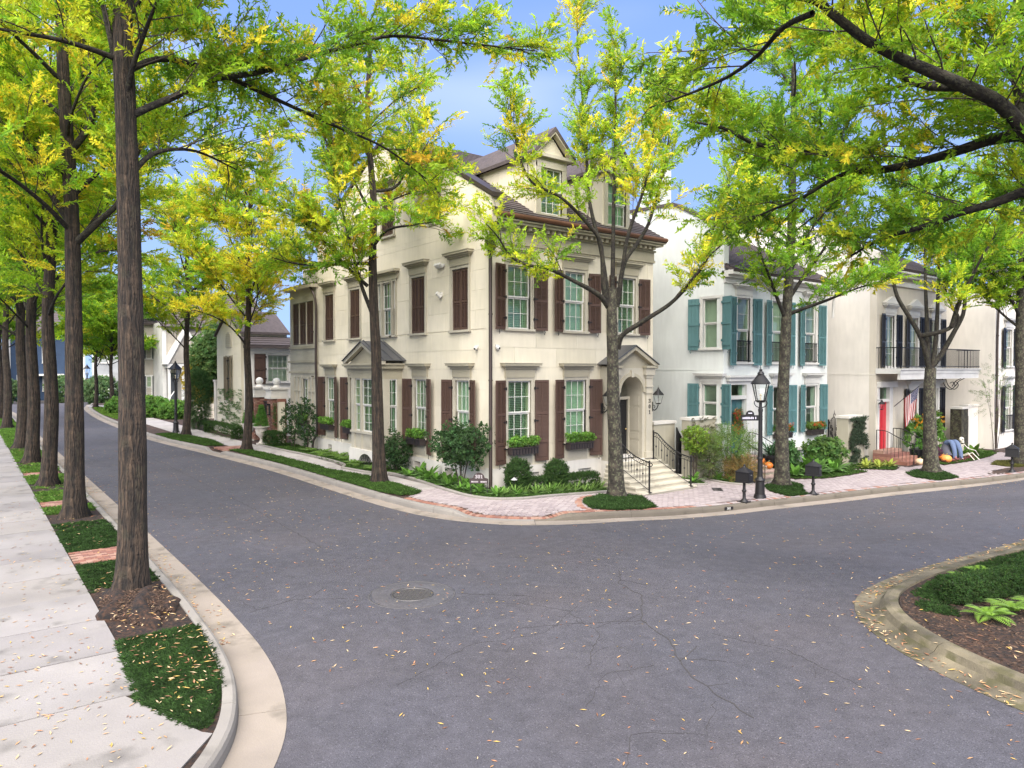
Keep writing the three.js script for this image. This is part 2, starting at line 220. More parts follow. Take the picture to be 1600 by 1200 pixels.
// pavement body on the house side
{
  const inner = [], N = 220; for (let i = 0; i <= N; i++) inner.push(kerbLine.at(kerbLine.L * i / N, sideOf * 1.3));
  const gp = new Mk(), poly = [...inner, [60, -12], [-1.3, -12]], xs = [], zs = []; for (let x = -4; x < 6; x += 0.5) xs.push(x); for (let x = 6; x <= 60; x += 3) xs.push(x); for (let z = -12; z <= 14; z += 0.5) zs.push(z);
  const pos = []; for (let i = 0; i + 1 < xs.length; i++) for (let j = 0; j + 1 < zs.length; j++) { const mx = (xs[i] + xs[i + 1]) / 2, mz = (zs[j] + zs[j + 1]) / 2; if (![[mx, mz], [xs[i], zs[j + 1]], [xs[i + 1], zs[j + 1]]].every(([x, z]) => inside(poly, x, z))) continue; const v = (x, z) => [x, gy(x, z) + 0.108, z], a = v(xs[i], zs[j]), b = v(xs[i + 1], zs[j]), c = v(xs[i + 1], zs[j + 1]), d = v(xs[i], zs[j + 1]); pos.push(...a, ...d, ...c, ...a, ...c, ...b); }
  const g = new THREE.BufferGeometry(); g.setAttribute('position', new THREE.BufferAttribute(new Float32Array(pos), 3)); g.computeVertexNormals(); structure(mesh('pavement', metreUV(g), mJoint));
  structure(mesh('pavement', slab([...inner.filter((p) => p[1] < -11.9), [60, -12], [60, -74], [-1.2, -74]].sort(() => 0), -0.1, 0.116), mJoint));
  const pr = [[sideOf * 0.158, -0.08], [sideOf * 0.158, (q) => kerbH(q) - 0.006], [sideOf * 1.9, 0.115], [sideOf * 1.9, -0.08]];
  structure(mesh('pavement', sweep(kerbLine, 0, kerbLine.L, sideOf > 0 ? pr.slice().reverse() : pr, 0.3), mJoint));
}
const kerbPts = []; for (let s = 0; s < kerbLine.L; s += 0.12) kerbPts.push([...kerbLine.at(s), s]);
function offKerb(x, z) { let b = 9e9, bs = 0; for (const p of kerbPts) { const d = (p[0] - x) ** 2 + (p[1] - z) ** 2; if (d < b) { b = d; bs = p[2]; } } return [Math.sqrt(b), bs]; }
function pavY(x, z) { const [d, s] = offKerb(x, z); return kerbH(s) + (PH - kerbH(s)) * Math.max(0, Math.min(1, (d - 0.16) / 1.14)); }

// planted areas on the house side, as [x, z] outlines
const verge1 = [[-3.35, -15.2], [-3.05, -9], [-3.02, -4], [-2.98, -1.2], [-2.8, -0.55], [-2.5, -0.4], [-2.12, -0.75], [-1.97, -2.4], [-1.95, -4.2], [-2.45, -6.9], [-2.35, -7.3], [-2.45, -11.3], [-2.72, -14.9]];
const verge2 = [[-4.3, -25.6], [-4.25, -22], [-3.72, -17.6], [-3.1, -17.25], [-2.8, -20.3], [-3.2, -24.4], [-3.7, -25.6]];
const verge3 = [[-4.1, -40], [-4.1, -46], [-3.6, -54], [-3.1, -60], [-2.6, -59.5], [-2.5, -50], [-2.7, -42], [-3.2, -39.6]];
const bed1 = [[-1.62, -16.4], [-1.45, -13], [-1.31, -11.5], [-1.33, -7.6], [-1.75, -6.8], [-1.45, -5.15], [-1.07, -4.75], [-0.95, -3.4], [-1.25, -0.6], [-1.27, 0.95], [-0.95, 1.6], [-0.3, 1.82], [0.65, 1.7], [2.19, 1.42], [3.5, 1.2], [4.2, 1.15], [4.2, 0.01], [0, 0.01], [0, -16.4]];
const pit1 = [[0.5, 3.9], [1.0, 3.1], [1.7, 2.4], [2.84, 1.86], [3.6, 1.9], [3.95, 2.4], [3.5, 3.1], [2.7, 4.1], [1.9, 4.32], [0.9, 4.28]];
const pit2 = [[8.4, 4.15], [9.2, 3.45], [10.1, 3.3], [10.6, 3.5], [10.3, 4.1], [9.5, 4.6], [8.75, 5.2], [8.0, 5.1]];
const pit3 = [[15.4, 5.7], [16.2, 5.1], [17.5, 5.0], [18, 5.4], [17.4, 6.05], [16.5, 6.75], [15.2, 6.6]];
const bedA = [[7.05, 1.0], [7.3, 1.5], [7.8, 2.0], [8.4, 1.3], [8.3, 0.1], [7.05, 0.05]];
const bed2 = [[9.05, 0.95], [8.8, 1.45], [8.7, 2.4], [9.0, 2.85], [9.5, 2.7], [9.5, 1.22]];
const bed2b = [[11.4, 2.9], [11.4, 3.3], [12.45, 3.85], [14, 4.0], [15.3, 4.0], [15.5, 3.0], [15.5, 1.22], [11.4, 1.22]];
const bed3a = [[15.7, 3.2], [15.95, 3.5], [16.7, 4.4], [17.6, 4.2], [18.1, 3.4], [18.1, 2.65], [15.7, 2.65]];
const bed3b = [[20.3, 4.4], [19.9, 5.0], [22.2, 5.2], [24.9, 5.05], [27, 4.6], [27, 2.62], [20.3, 2.62]];
const planted = { verge1, verge2, verge3, bed1, pit1, pit2, pit3, bedA, bed2, bed2b, bed3a, bed3b };
for (const [k, p] of Object.entries(planted)) structure(mesh(k.startsWith('verge') ? 'verge' : 'planting_bed', slab(p, 0.0, k.startsWith('pit') || k.startsWith('verge') ? 0.15 : 0.158), mSoil));
// stone edging of the beds
function edging(label, pts, w, h, m, piece) { const o = structure(thing('edging', label, 'edging')), sm = sampler(pts); let s = 0; while (s < sm.L - 0.06) { const e = Math.min(sm.L, s + piece); mesh('edging_stone', sweep(sm, s + 0.004, e - 0.004, [[-w / 2, 0.05], [-w / 2, h - 0.02], [-w / 2 + 0.02, h], [w / 2 - 0.02, h], [w / 2, h - 0.02], [w / 2, 0.05]].reverse(), 0.12), m, o); s = e; } }
const mEdge = mat([0.3, 0.28, 0.25], { t: tConc, b: bConc, bs: 0.004 });
edging('grey stone edging of the long bed beside the cream house', bed1.slice(0, 5).map(([x, z]) => [x - 0.05, z]), 0.12, 0.2, mEdge, 0.5);
edging('grey stone edging curving round the corner bed of the cream house', bed1.slice(4, 16).map(([x, z], i) => [x - (i < 7 ? 0.06 : 0), z + (i < 7 ? 0 : 0.06)]), 0.12, 0.2, mEdge, 0.5);
edging('grey stone edging of the bed by the mint house steps', bed2.slice(0, 5).map(([x, z]) => [x - 0.05, z + 0.05]), 0.12, 0.19, mEdge, 0.4);
edging('short stone edging beside the foot of the cream house steps', bedA.slice(0, 4), 0.12, 0.19, mEdge, 0.4);

// concrete walk along the side of the cream house
{
  const walk = structure(thing('sidewalk', 'narrow concrete walk between the verge and the bed of the cream house', 'sidewalk'));
  const xa = (z) => z > -3 ? -2.02 : z > -7 ? -1.98 + (z + 3) * 0.11 : z > -15 ? -2.36 + (z + 7) * 0.045 : z > -17.2 ? -2.72 : z > -26 ? -2.85 + (z + 17.2) * 0.05 : -3.3;
  const xb = (z) => z > -5 ? -1.2 : z > -7.7 ? -1.42 - (z > -7.2 ? (-5 - z) * 0.12 : 0) : z > -12 ? -1.42 : z > -17 ? -1.5 + (z + 12) * 0.05 : -1.7;
  for (let z = -0.9; z > -62; z -= 1.5) mesh('slab', slab([[xa(z) + 0.012, z - 0.008], [xb(z) - 0.02, z - 0.008], [xb(z - 1.5) - 0.02, z - 1.492], [xa(z - 1.5) + 0.012, z - 1.492]], 0.1, 0.134), mWalk, walk);
}
// brick pavers
const pavePoly = [...kerbPts.map((p) => [p[0], p[1]]), [60, -74], [10, -74]];
{
  const R = rng(5), border = [], gP = [], U = V(), c = Math.cos(0.2), sn = Math.sin(0.2);
  const cut = [pit1, pit2, pit3, bed1, bedA, bed2, bed2b, bed3a, bed3b, verge1, verge2];
  const box = (w, d, y) => { const g = new THREE.BoxGeometry(w, 0.05, d).toNonIndexed(); return g; };
  const bg = box(0.2, 0.097), sg = box(0.097, 0.2); metreUV(bg); metreUV(sg);
  const list = [];
  for (let i = -10; i < 240; i++) for (let j = -60; j < 60; j++) {
    const a = i * 0.206 + (j & 1 ? 0.103 : 0), b = j * 0.103, x = -3.2 + a * c + b * sn * -0 + b * 0.0, z = a * sn + b;
    const X = x, Z = z;
    if (X > 27 || X < -3.2 || Z > 10 || Z < -1.0) continue;
    if (Z < 0.2 && X > -1.2) continue; if (X > 0 && X < 4.3 && Z < 1.1) continue; if (X > 4.3 && X < 7.05 && Z < 2.25) continue; if (X > 7 && Z < 0.2) continue;
    if (X > 9.5 && X < 11.4 && Z < 3.0) continue; if (X > 8.2 && Z < 1.0) continue; if (X > 11.3 && Z < 1.3) continue; if (X > 18 && X < 20.4 && Z < 4.4) continue; if (X > 18 && Z < 2.6) continue;
    const [d, s] = offKerb(X, Z); if (d < 0.47) continue; if (!inside(pavePoly, X, Z)) continue;
    if (cut.some((q) => inside(q, X, Z))) continue;
    list.push({ x: X, z: Z, y: gy(X, Z) + pavY(X, Z) - 0.019 + (R() - 0.5) * 0.004, r: -0.2 + (R() - 0.5) * 0.02, g: bg, m: Math.floor(R() * 3) });
  }
  // brick landing between the two verges and red edge along the kerb
  for (let i = 0; i < 6; i++) for (let j = 0; j < 16; j++) { const X = -3.5 + (i + (j & 1) * 0.5) * 0.21, Z = -15.35 - j * 0.104; list.push({ x: X, z: Z, y: 0.112, r: 0, g: bg, red: 1, m: Math.floor(R() * 4) }); }
  for (let s = sCorner - 3.6; s < sCorner + 23; s += 0.104) { const p = kerbLine.at(s, sideOf * 0.285), q = kerbLine.at(s, sideOf * 1.285); list.push({ x: p[0], z: p[1], y: gy(p[0], p[1]) + pavY(p[0], p[1]) - 0.016 + (R() - 0.5) * 0.003, r: Math.atan2(q[0] - p[0], q[1] - p[1]), g: sg, red: s < sCorner + 6.5 || R() < 0.3, m: Math.floor(R() * 4) }); }
  { const cs = sampler([[0.3, 4.1], [0.33, 3.7], [0.85, 2.95], [1.6, 2.22], [2.5, 1.78]]); for (let q = 0; q < cs.L; q += 0.102) { const p = cs.at(q), p2 = cs.at(q + 0.05); for (const o of [0, 0.2]) { const X = cs.at(q, -sideOf * o)[0], Z = cs.at(q, -sideOf * o)[1]; if (!inside(pit1, X, Z) && o === 0) list.push({ x: p[0], z: p[1], y: gy(X, Z) + pavY(X, Z) - 0.011, r: Math.atan2(p2[0] - p[0], p2[1] - p[1]), g: bg, red: 1, m: Math.floor(R() * 4) }); } } }
  for (const o of list) o.d = Math.hypot(o.x + 12.71, o.z - 17.48) * (o.x > -3.2 && o.x < 5 ? 1 : 1.5);
  list.sort((a, b) => a.d - b.d);
  const pav = structure(thing('brick_pavement', 'pale pink brick pavement with red brick edge around the cream house corner', 'pavement'));
  list.slice(0, 300).forEach((o) => { const b = mesh('brick', o.g, o.red ? mBrick[o.m] : mPaverPale[o.m % 3], pav); place(b, o.x, o.y, o.z, o.r); });
  const buckets = new Map(); for (const o of list.slice(300)) { const m = o.red ? mBrick[o.m] : mPaverPale[o.m % 3]; if (!buckets.has(m)) buckets.set(m, []); const g = o.g.clone(); g.applyMatrix4(M4().makeRotationY(o.r).setPosition(o.x, o.y, o.z)); buckets.get(m).push(g); }
  for (const [m, gs] of buckets) stuff(mesh('bricks', mergeGeometries(gs), m, pav));
}
// sidewalk, verge strip and brick crossings on the tree side
const mConcs = [[0.3, 0.285, 0.277], [0.27, 0.255, 0.25], [0.315, 0.298, 0.287], [0.29, 0.272, 0.257]].map((c, i) => { const t = tConc.clone(); t.repeat.set(1 / (2.7 + i * 0.37), 1 / (2.9 + i * 0.31)); t.offset.set(i * 0.31, i * 0.17); t.needsUpdate = true; return mat(c, { t, b: bConc, bs: 0.003 }); });
{
  const walk = structure(thing('sidewalk', 'wide pale concrete sidewalk beside the row of thick trunks', 'sidewalk'));
  for (let k = 0; k < 48; k++) { const z = 8.58 - k * 1.46 - (k > 0 ? 0.02 : 0); mesh('slab', slab([[-12.98, z - 0.007], [-11.14, z - 0.007], [-11.14, z - 1.453], [-12.98, z - 1.453]], 0.05, 0.128 + (k % 3) * 0.002), mConcs[(k * 7 + 2) % 4], walk); }
  mesh('slab', slab([[-12.98, 8.6], [-11.33, 8.6], [-11.2, 8.95], [-10.86, 9.95], [-10.78, 10.05], [-11.35, 10.72], [-12.0, 10.95], [-12.98, 11.0]], 0.05, 0.129), mConcs[3], walk);
  mesh('slab', slab([[-12.98, 11.02], [-12.05, 10.97], [-11.38, 10.75], [-11.2, 10.8], [-11.7, 11.25], [-12.4, 11.62], [-12.98, 11.85]], 0.05, 0.128), mConcs[1], walk);
  structure(mesh('lawn', slab([[-60, 11.9], [-13, 11.9], [-13, -66], [-60, -66]], -0.05, 0.125), mGround));
  const R = rng(9), g1 = metreUV(new THREE.BoxGeometry(0.2, 0.05, 0.097).toNonIndexed());
  const bc = (z0, rows, label) => { const o = structure(thing('brick_crossing', label, 'paving')); for (let j = 0; j < rows; j++) for (let i = 0; i < 5; i++) { const x = -11.02 + (i + (j & 1) * 0.5) * 0.206; if (x > -10.14) continue; place(mesh('brick', g1, mBrick[Math.floor(R() * 4)], o), x, 0.105 + R() * 0.004, z0 + j * 0.104, (R() - 0.5) * 0.03); } };
  bc(1.05, 10, 'red brick crossing strip in the verge close to the thickest trunk'); bc(-5.6, 8, 'red brick crossing strip in the verge between the second and third trunks'); bc(-12.4, 7, 'small red brick crossing strip in the verge past the third trunk');
}
// manhole and cracks in the road
{
  const mh = thing('manhole_cover', 'round cast iron manhole cover in a pale asphalt collar', 'manhole', [-6.74, RD, 6.97]);
  const mCollar = mat([0.128, 0.121, 0.124], { t: rep(tAsph, 5, 5), b: bAsph, bs: 0.003, roughness: 0.75 }), mCast = mat([0.085, 0.08, 0.078], { roughness: 0.5, metalness: 0.5, b: bGrain, bs: 0.004 });
  const ring = (r0, r1, h) => new THREE.LatheGeometry([[r0, -0.05], [r0, h], [r1, h], [r1, -0.05]].map((p) => new THREE.Vector2(...p)), 40);
  const wob = ring(0.37, 0.69, 0.006); { const p = wob.attributes.position; for (let i = 0; i < p.count; i++) { const a = Math.atan2(p.getZ(i), p.getX(i)), r = Math.hypot(p.getX(i), p.getZ(i)); if (r > 0.5) { const k = 1 + 0.03 * Math.sin(a * 3 + 1) + 0.025 * Math.sin(a * 5); p.setX(i, p.getX(i) * k); p.setZ(i, p.getZ(i) * k); } } }
  mesh('collar', new Mk().add(wob), mCollar, mh);
  mesh('seam', new Mk().add(ring(0.705, 0.735, 0.005)), mat([0.06, 0.056, 0.056]), mh);
  mesh('rim', new Mk().add(ring(0.315, 0.36, 0.009)), mCast, mh);
  const pl = new Mk(); pl.cyl(0, -0.03, 0, 0.308, 0.308, 0.035, 32); const lid = mesh('lid', pl, mCast, mh);
  const ribs = new Mk(); for (let i = -5; i <= 5; i++) for (let j = -5; j <= 5; j++) if (Math.hypot(i, j) < 5.2 && (i + j) % 2 === 0) ribs.box(i * 0.05 - 0.018, i * 0.05 + 0.018, 0.004, 0.011, j * 0.05 - 0.018, j * 0.05 + 0.018); mesh('stud', ribs, mCast, lid);
  const mCrack = mat([0.036, 0.033, 0.032], { roughness: 1 }), R = rng(77), cr = new Mk();
  const crack = (pts, w, br) => { // thin wandering strip
    const out = []; for (let i = 0; i + 1 < pts.length; i++) { const [x0, z0] = pts[i], [x1, z1] = pts[i + 1], n = Math.max(2, Math.ceil(Math.hypot(x1 - x0, z1 - z0) / 0.12)); for (let k = 0; k < n; k++) { const t = k / n; out.push([x0 + (x1 - x0) * t + (R() - 0.5) * 0.06, z0 + (z1 - z0) * t + (R() - 0.5) * 0.06]); } } out.push(pts[pts.length - 1]);
    const pos = []; for (let i = 0; i + 1 < out.length; i++) { const [a, b] = out[i], [c, d] = out[i + 1], l = Math.hypot(c - a, d - b) || 1, nx = -(d - b) / l, nz = (c - a) / l, w0 = w * (0.4 + R() * 0.9) / 2, w1 = w * (0.4 + R() * 0.9) / 2; pos.push(a - nx * w0, RD + 0.004, b - nz * w0, a + nx * w0, RD + 0.004, b + nz * w0, c + nx * w1, RD + 0.004, d + nz * w1, a - nx * w0, RD + 0.004, b - nz * w0, c + nx * w1, RD + 0.004, d + nz * w1, c - nx * w1, RD + 0.004, d - nz * w1); if (br && R() < br) { const q = R() * 6.3, L = 0.15 + R() * 0.5; crack([[a, b], [a + Math.cos(q) * L, b + Math.sin(q) * L]], w * 0.6, 0); } }
    const g = new THREE.BufferGeometry(); g.setAttribute('position', new THREE.BufferAttribute(new Float32Array(pos), 3)); g.computeVertexNormals(); cr.add(g);
  };
  crack([[-2.9, 8.1], [-3.5, 8.7], [-3.7, 9.4], [-4.6, 10.2], [-4.9, 11], [-5.6, 11.9], [-5.9, 13]], 0.02, 0.12);
  crack([[-4.6, 10.2], [-5.6, 9.6], [-6.3, 9.3]], 0.008, 0.2); crack([[-5.6, 8.3], [-5.2, 9.2], [-5.5, 10.2], [-6.4, 10.9]], 0.008, 0.15); crack([[-8.6, 9.9], [-7.2, 9.4], [-6.1, 9.7], [-4.9, 9.1]], 0.006, 0.2);
  crack([[-7.2, 11.7], [-6.4, 11.2], [-5.7, 11.4]], 0.006, 0.2); crack([[-4.2, 11.2], [-3.9, 12.2], [-4.2, 13.4]], 0.008, 0.15); crack([[-7.7, 6.5], [-8.4, 6], [-9.2, 6.2]], 0.01, 0.1); crack([[-6.1, 7.4], [-5.2, 8.3]], 0.009, 0.2); crack([[-6.6, -30], [-6.4, -12], [-6.5, -2], [-6.7, 3]], 0.016, 0); crack([[-8.2, 13.2], [-7.2, 12.4], [-6.6, 12.9], [-5.9, 12.5]], 0.006, 0.2);
  stuff(structure(mesh('road_crack', cr, mCrack))); 
}
// ---------------------------------------------------------------- houses
const HALF = Math.PI / 2;
// A facade: its house, its turn about y and where its local x = 0 lies. Local x runs to the observer's right, z out of the wall.
function facade(house, ox, oz, turn) { return { house, turn, put(o, x, y = 0, z = 0) { const c = Math.cos(turn), s = Math.sin(turn); o.position.set(ox + x * c + z * s, y, oz - x * s + z * c); o.rotation.y = turn; return o; } }; }
function wall(F, x0, x1, y0, y1, holes, mats, o = {}) { // wall with openings; scored blocks where course is given
  const { course, len = 1.7, thick = 0.3, name = 'wall', skin = 0.02, gap = 0.007, top } = o, R = rng(Math.round((x0 + x1) * 97 + y1 * 31) + 7);
  const back = new Mk(), Y = new Set([y0, y1]); for (const h of holes) { Y.add(Math.max(y0, h[2])); Y.add(Math.min(y1, h[3])); }
  const solid = (a, b) => { let iv = [[x0, x1]]; for (const [h0, h1, ha, hb] of holes) if (ha < b - 1e-4 && hb > a + 1e-4) iv = iv.flatMap(([p, q]) => h1 <= p || h0 >= q ? [[p, q]] : [[p, Math.max(p, h0)], [Math.min(q, h1), q]]).filter(([p, q]) => q - p > 1e-3); return iv; };
  const ys = [...Y].sort((a, b) => a - b); const zb = course ? -skin : 0;
  for (let i = 0; i + 1 < ys.length; i++) for (const [p, q] of solid(ys[i], ys[i + 1])) back.box(p, q, ys[i], ys[i + 1], -thick, zb);
  const w = F.put(mesh(name, back, course ? mats[1] : mats[0], F.house), 0, 0, 0);
  if (course) { const lines = new Set(); for (let y = y0 + course; y < y1 - 0.1; y += course) { lines.add(+y.toFixed(4)); Y.add(+y.toFixed(4)); }
    const yy = [...Y].sort((a, b) => a - b); let row = 0;
    for (let i = 0; i + 1 < yy.length; i++) { if (lines.has(yy[i])) row++; const a = yy[i] + (lines.has(yy[i]) ? gap / 2 : 0), b = yy[i + 1] - (lines.has(yy[i + 1]) ? gap / 2 : 0); if (b - a < 0.02) continue;
      for (const [p, q] of solid(yy[i], yy[i + 1])) { const cuts = [p]; for (let k = Math.floor(x0 / len) - 2; k < 40; k++) { const c = k * len + (row & 1 ? len / 2 : 0); if (c > p + 0.25 && c < q - 0.25) cuts.push(c); } cuts.push(q);
        for (let k = 0; k + 1 < cuts.length; k++) mesh('block', new Mk().box(cuts[k] + (k ? gap / 2 : 0), cuts[k + 1] - (k + 2 < cuts.length ? gap / 2 : 0), a, b, -skin, 0), mats[Math.floor(R() * mats.length)], w); } } }
  return w;
}
const cache = new Map(); const cached = (k, f) => { if (!cache.has(k)) cache.set(k, f()); return cache.get(k); };
let winCount = 0;
function windowAt(F, cx, y0, y1, w, o = {}) {
  winCount++; const { casing = 0.1, trim = mTrimLight, sash = mWhite, cols = 3, rows = 2, sill = true, hood = true, blind = true, glass = mGlass, depth = 0.1, single = false, proud = 0.035, hoodMat = mTrim, hoodH = 0.44, label } = o;
  const H = y1 - y0, k = [w, H, casing, cols, rows, sill, hood, depth, single, proud, hoodH].join();
  const gs = cached('win' + k, () => { const m = new Mk(); m.box(-w / 2 - casing, -w / 2, 0, H, -depth, proud); m.box(w / 2, w / 2 + casing, 0, H, -depth, proud); m.box(-w / 2 - casing, w / 2 + casing, H, H + casing, -depth, proud); m.box(-w / 2 - casing - 0.012, -w / 2 - casing + 0.03, 0, H + casing + 0.01, proud - 0.01, proud + 0.018); m.box(w / 2 + casing - 0.03, w / 2 + casing + 0.012, 0, H + casing + 0.01, proud - 0.01, proud + 0.018); return m.geo(); });
  const win = F.put(mesh('window', gs, trim, F.house), cx, y0, 0);
  if (label) win.userData.label = label;
  if (sill) mesh('sill', cached('sill' + k, () => { const m = new Mk(); m.box(-w / 2 - casing - 0.05, w / 2 + casing + 0.05, -0.07, 0, -depth, proud + 0.07); return m.geo(); }), trim, win);
  if (hood) mesh('cornice', cached('hood' + k, () => { const m = new Mk(), a = w / 2 + casing, t = H + casing; m.box(-a - 0.02, a + 0.02, t, t + hoodH - 0.17, -0.01, proud + 0.03); m.box(-a - 0.06, a + 0.06, t + hoodH - 0.17, t + hoodH - 0.12, -0.01, proud + 0.08); m.box(-a - 0.12, a + 0.12, t + hoodH - 0.12, t + hoodH - 0.07, -0.01, proud + 0.14); m.box(-a - 0.18, a + 0.18, t + hoodH - 0.07, t + hoodH, -0.01, proud + 0.2); m.box(-a - 0.2, a + 0.2, t + hoodH, t + hoodH + 0.018, -0.01, proud + 0.22); return m.geo(); }), hoodMat, win);
  const half = single ? H : H / 2, st = 0.045, mu = 0.016, n = single ? 1 : 2;
  for (let s = 0; s < n; s++) {
    const z = -depth + (s === 1 || single ? 0.035 : 0), ya = s * half, sm = mesh('sash', cached('sash' + k, () => { const m = new Mk(); m.box(-w / 2, -w / 2 + st, 0, half, -0.02, 0.02); m.box(w / 2 - st, w / 2, 0, half, -0.02, 0.02); m.box(-w / 2 + st, w / 2 - st, 0, st, -0.02, 0.02); m.box(-w / 2 + st, w / 2 - st, half - st, half, -0.02, 0.02); for (let i = 1; i < cols; i++) { const x = -w / 2 + st + (w - 2 * st) * i / cols; m.box(x - mu / 2, x + mu / 2, st, half - st, -0.012, 0.014); } for (let j = 1; j < rows; j++) { const y = st + (half - 2 * st) * j / rows; m.box(-w / 2 + st, w / 2 - st, y - mu / 2, y + mu / 2, -0.011, 0.013); } return m.geo(); }), sash, win);
    sm.position.set(0, ya, z);
    const pw = (w - 2 * st) / cols, ph = (half - 2 * st) / rows, pg = cached('pane' + pw + ',' + ph, () => new THREE.PlaneGeometry(pw - mu, ph - mu));
    for (let i = 0; i < cols; i++) for (let j = 0; j < rows; j++) mesh('pane', pg, glass, win).position.set(-w / 2 + st + pw * (i + 0.5), ya + st + ph * (j + 0.5), z);
  }
  if (blind) mesh('blind', cached('blind' + w + ',' + H + winCount % 4, () => { const m = new Mk(), t = M4(); for (let y = 0.06; y < H - 0.02; y += 0.055) { t.makeRotationX([0.75, 0.5, 0.95, 0.35][winCount % 4]).setPosition(0, y, 0); m.rbox(w - 0.06, 0.052, 0.003, t); } m.box(-0.3 * w, -0.3 * w + 0.012, 0, H, 0.02, 0.024); m.box(0.3 * w, 0.3 * w + 0.012, 0, H, 0.02, 0.024); return m.geo(); }), o.blindMat ?? mBlind, win).position.z = -depth - 0.09;
  return win;
}
function shutterGeo(w, h, panel, boards) { return cached('sh' + [w, h, panel, boards].join(), () => { // hinge edge at x = 0, faces +z
  const m = new Mk(), s = 0.055, t = 0.038;
  if (boards) { const n = 3; for (let i = 0; i < n; i++) m.box(w * i / n + 0.003, w * (i + 1) / n - 0.003, 0, h, 0, t - 0.008); for (const y of [0.1 * h, 0.5 * h, 0.9 * h]) m.box(0.01, w - 0.01, y - 0.045, y + 0.045, t - 0.008, t + 0.016); return m.geo(); }
  m.box(0, s, 0, h, 0, t); m.box(w - s, w, 0, h, 0, t); m.box(w / 2 - 0.014, w / 2 + 0.014, panel ? panel : 0.07, h - 0.07, 0.012, t + 0.006);
  m.box(s, w - s, 0, 0.09, 0, t); m.box(s, w - s, h - 0.075, h, 0, t); const mid = panel ? panel + (h - panel) * 0.46 : h * 0.47; m.box(s, w - s, mid - 0.04, mid + 0.04, 0, t);
  if (panel) { m.box(s, w - s, panel - 0.04, panel + 0.04, 0, t); m.box(s + 0.03, w - s - 0.03, 0.13, panel - 0.08, 0.004, t - 0.008); m.box(s, w - s, 0.09, panel - 0.04, 0.004, 0.014); }
  const q = M4(); for (let y = (panel || 0.09) + 0.05; y < h - 0.08; y += 0.043) if (Math.abs(y - mid) > 0.05) { q.makeRotationX(-0.7).setPosition(w / 2, y, t / 2); m.rbox(w - 2 * s, 0.045, 0.008, q); }
  m.box(s, w - s, 0.09, h - 0.07, 0.001, 0.004); return m.geo(); }); }
function shutters(F, cx, y0, y1, w, sw, m, o = {}) { // pair beside a window of width w
  const { panel = 0, off = 0.14, open = 0.26, boards, hinge = mIron, skip } = o;
  for (const s of [-1, 1]) { if (skip === s) continue; const g = shutterGeo(sw, y1 - y0, panel, boards), b = mesh('shutter', g, m, F.house); F.put(b, cx + s * (w / 2 + off), y0, 0.055); b.rotation.y = F.turn + (s < 0 ? open : -open);
    if (s < 0) { b.rotation.y = F.turn + Math.PI + open; b.rotation.y = F.turn; b.scale.x = -1; b.rotation.y = F.turn + open; }
    for (const y of [0.18, 0.5, 0.9]) mesh('hinge', cached('hg', () => { const q = new Mk(); q.box(-0.045, 0.1, -0.02, 0.02, -0.02, 0.05); q.box(-0.038, -0.002, -0.045, 0.045, 0.012, 0.052); return q.geo(); }), hinge, b).position.y = (y1 - y0) * y;
    mesh('shutter_dog', cached('dog', () => { const q = new Mk(); q.tube([[0, 0.03, -0.03], [0, 0, 0.05], [0.02, -0.06, 0.06], [-0.02, -0.1, 0.055], [0.01, -0.13, 0.05]], 0.011, 5); return q.geo(); }), hinge, b).position.x = sw * 0.72; }
}
function closedShutters(F, cx, y0, y1, w, m, z = -0.045) { const g = shutterGeo(w / 2 - 0.008, y1 - y0, 0); for (const s of [-1, 1]) { const b = mesh('shutter', g, m, F.house); F.put(b, cx + s * w / 2, y0, z); b.scale.x = -s; } }
function sheetRoof(name, house, pts, m, o = {}) { // pts: eave a, eave b, ridge b, ridge a (all [x,y,z] in house axes); courses of slates
  const { rows = 26, thick = 0.02 } = o, [A, B, C, D] = pts.map((p) => V(...p)), k = new Mk(), n = B.clone().sub(A).cross(D.clone().sub(A)).normalize(); if (n.y < 0) n.negate();
  const pos = [], quad = (a, b, c, d) => { for (const v of [a, b, c, a, c, d]) pos.push(v.x, v.y, v.z); };
  for (let i = 0; i < rows; i++) { const t0 = i / rows, t1 = Math.min(1, (i + 1.12) / rows), L = (p, q, t, h) => p.clone().lerp(q, t).addScaledVector(n, h); const a = L(A, D, t0, thick * 1.6), b = L(B, C, t0, thick * 1.6), c = L(B, C, t1, 0.004), d = L(A, D, t1, 0.004), a0 = L(A, D, t0, 0), b0 = L(B, C, t0, 0); quad(a, b, c, d); quad(a0, b0, b, a); }
  const u = (p) => p.clone().addScaledVector(n, -0.12); quad(u(B), u(A), u(D), u(C)); quad(A, u(A), u(B), B); quad(C, u(C), u(D), D); quad(D, u(D), u(A), A); quad(B, u(B), u(C), C);
  const g = new THREE.BufferGeometry(); g.setAttribute('position', new THREE.BufferAttribute(new Float32Array(pos), 3)); g.computeVertexNormals(); return mesh(name, metreUV(g), m, house);
}
function plate(name, house, pts, m, thick = 0.05) { // flat polygon of 3-D points with thickness
  const P = pts.map((p) => V(...p)), n = P[1].clone().sub(P[0]).cross(P[2].clone().sub(P[0])).normalize().multiplyScalar(thick), pos = [], Q = P.map((p) => p.clone().sub(n)), t = (a, b, c) => pos.push(a.x, a.y, a.z, b.x, b.y, b.z, c.x, c.y, c.z);
  for (let i = 1; i + 1 < P.length; i++) { t(P[0], P[i], P[i + 1]); t(Q[0], Q[i + 1], Q[i]); } for (let i = 0; i < P.length; i++) { const j = (i + 1) % P.length; t(P[i], Q[i], Q[j]); t(P[i], Q[j], P[j]); }
  const g = new THREE.BufferGeometry(); g.setAttribute('position', new THREE.BufferAttribute(new Float32Array(pos), 3)); g.computeVertexNormals(); return mesh(name, metreUV(g), m, house);
}
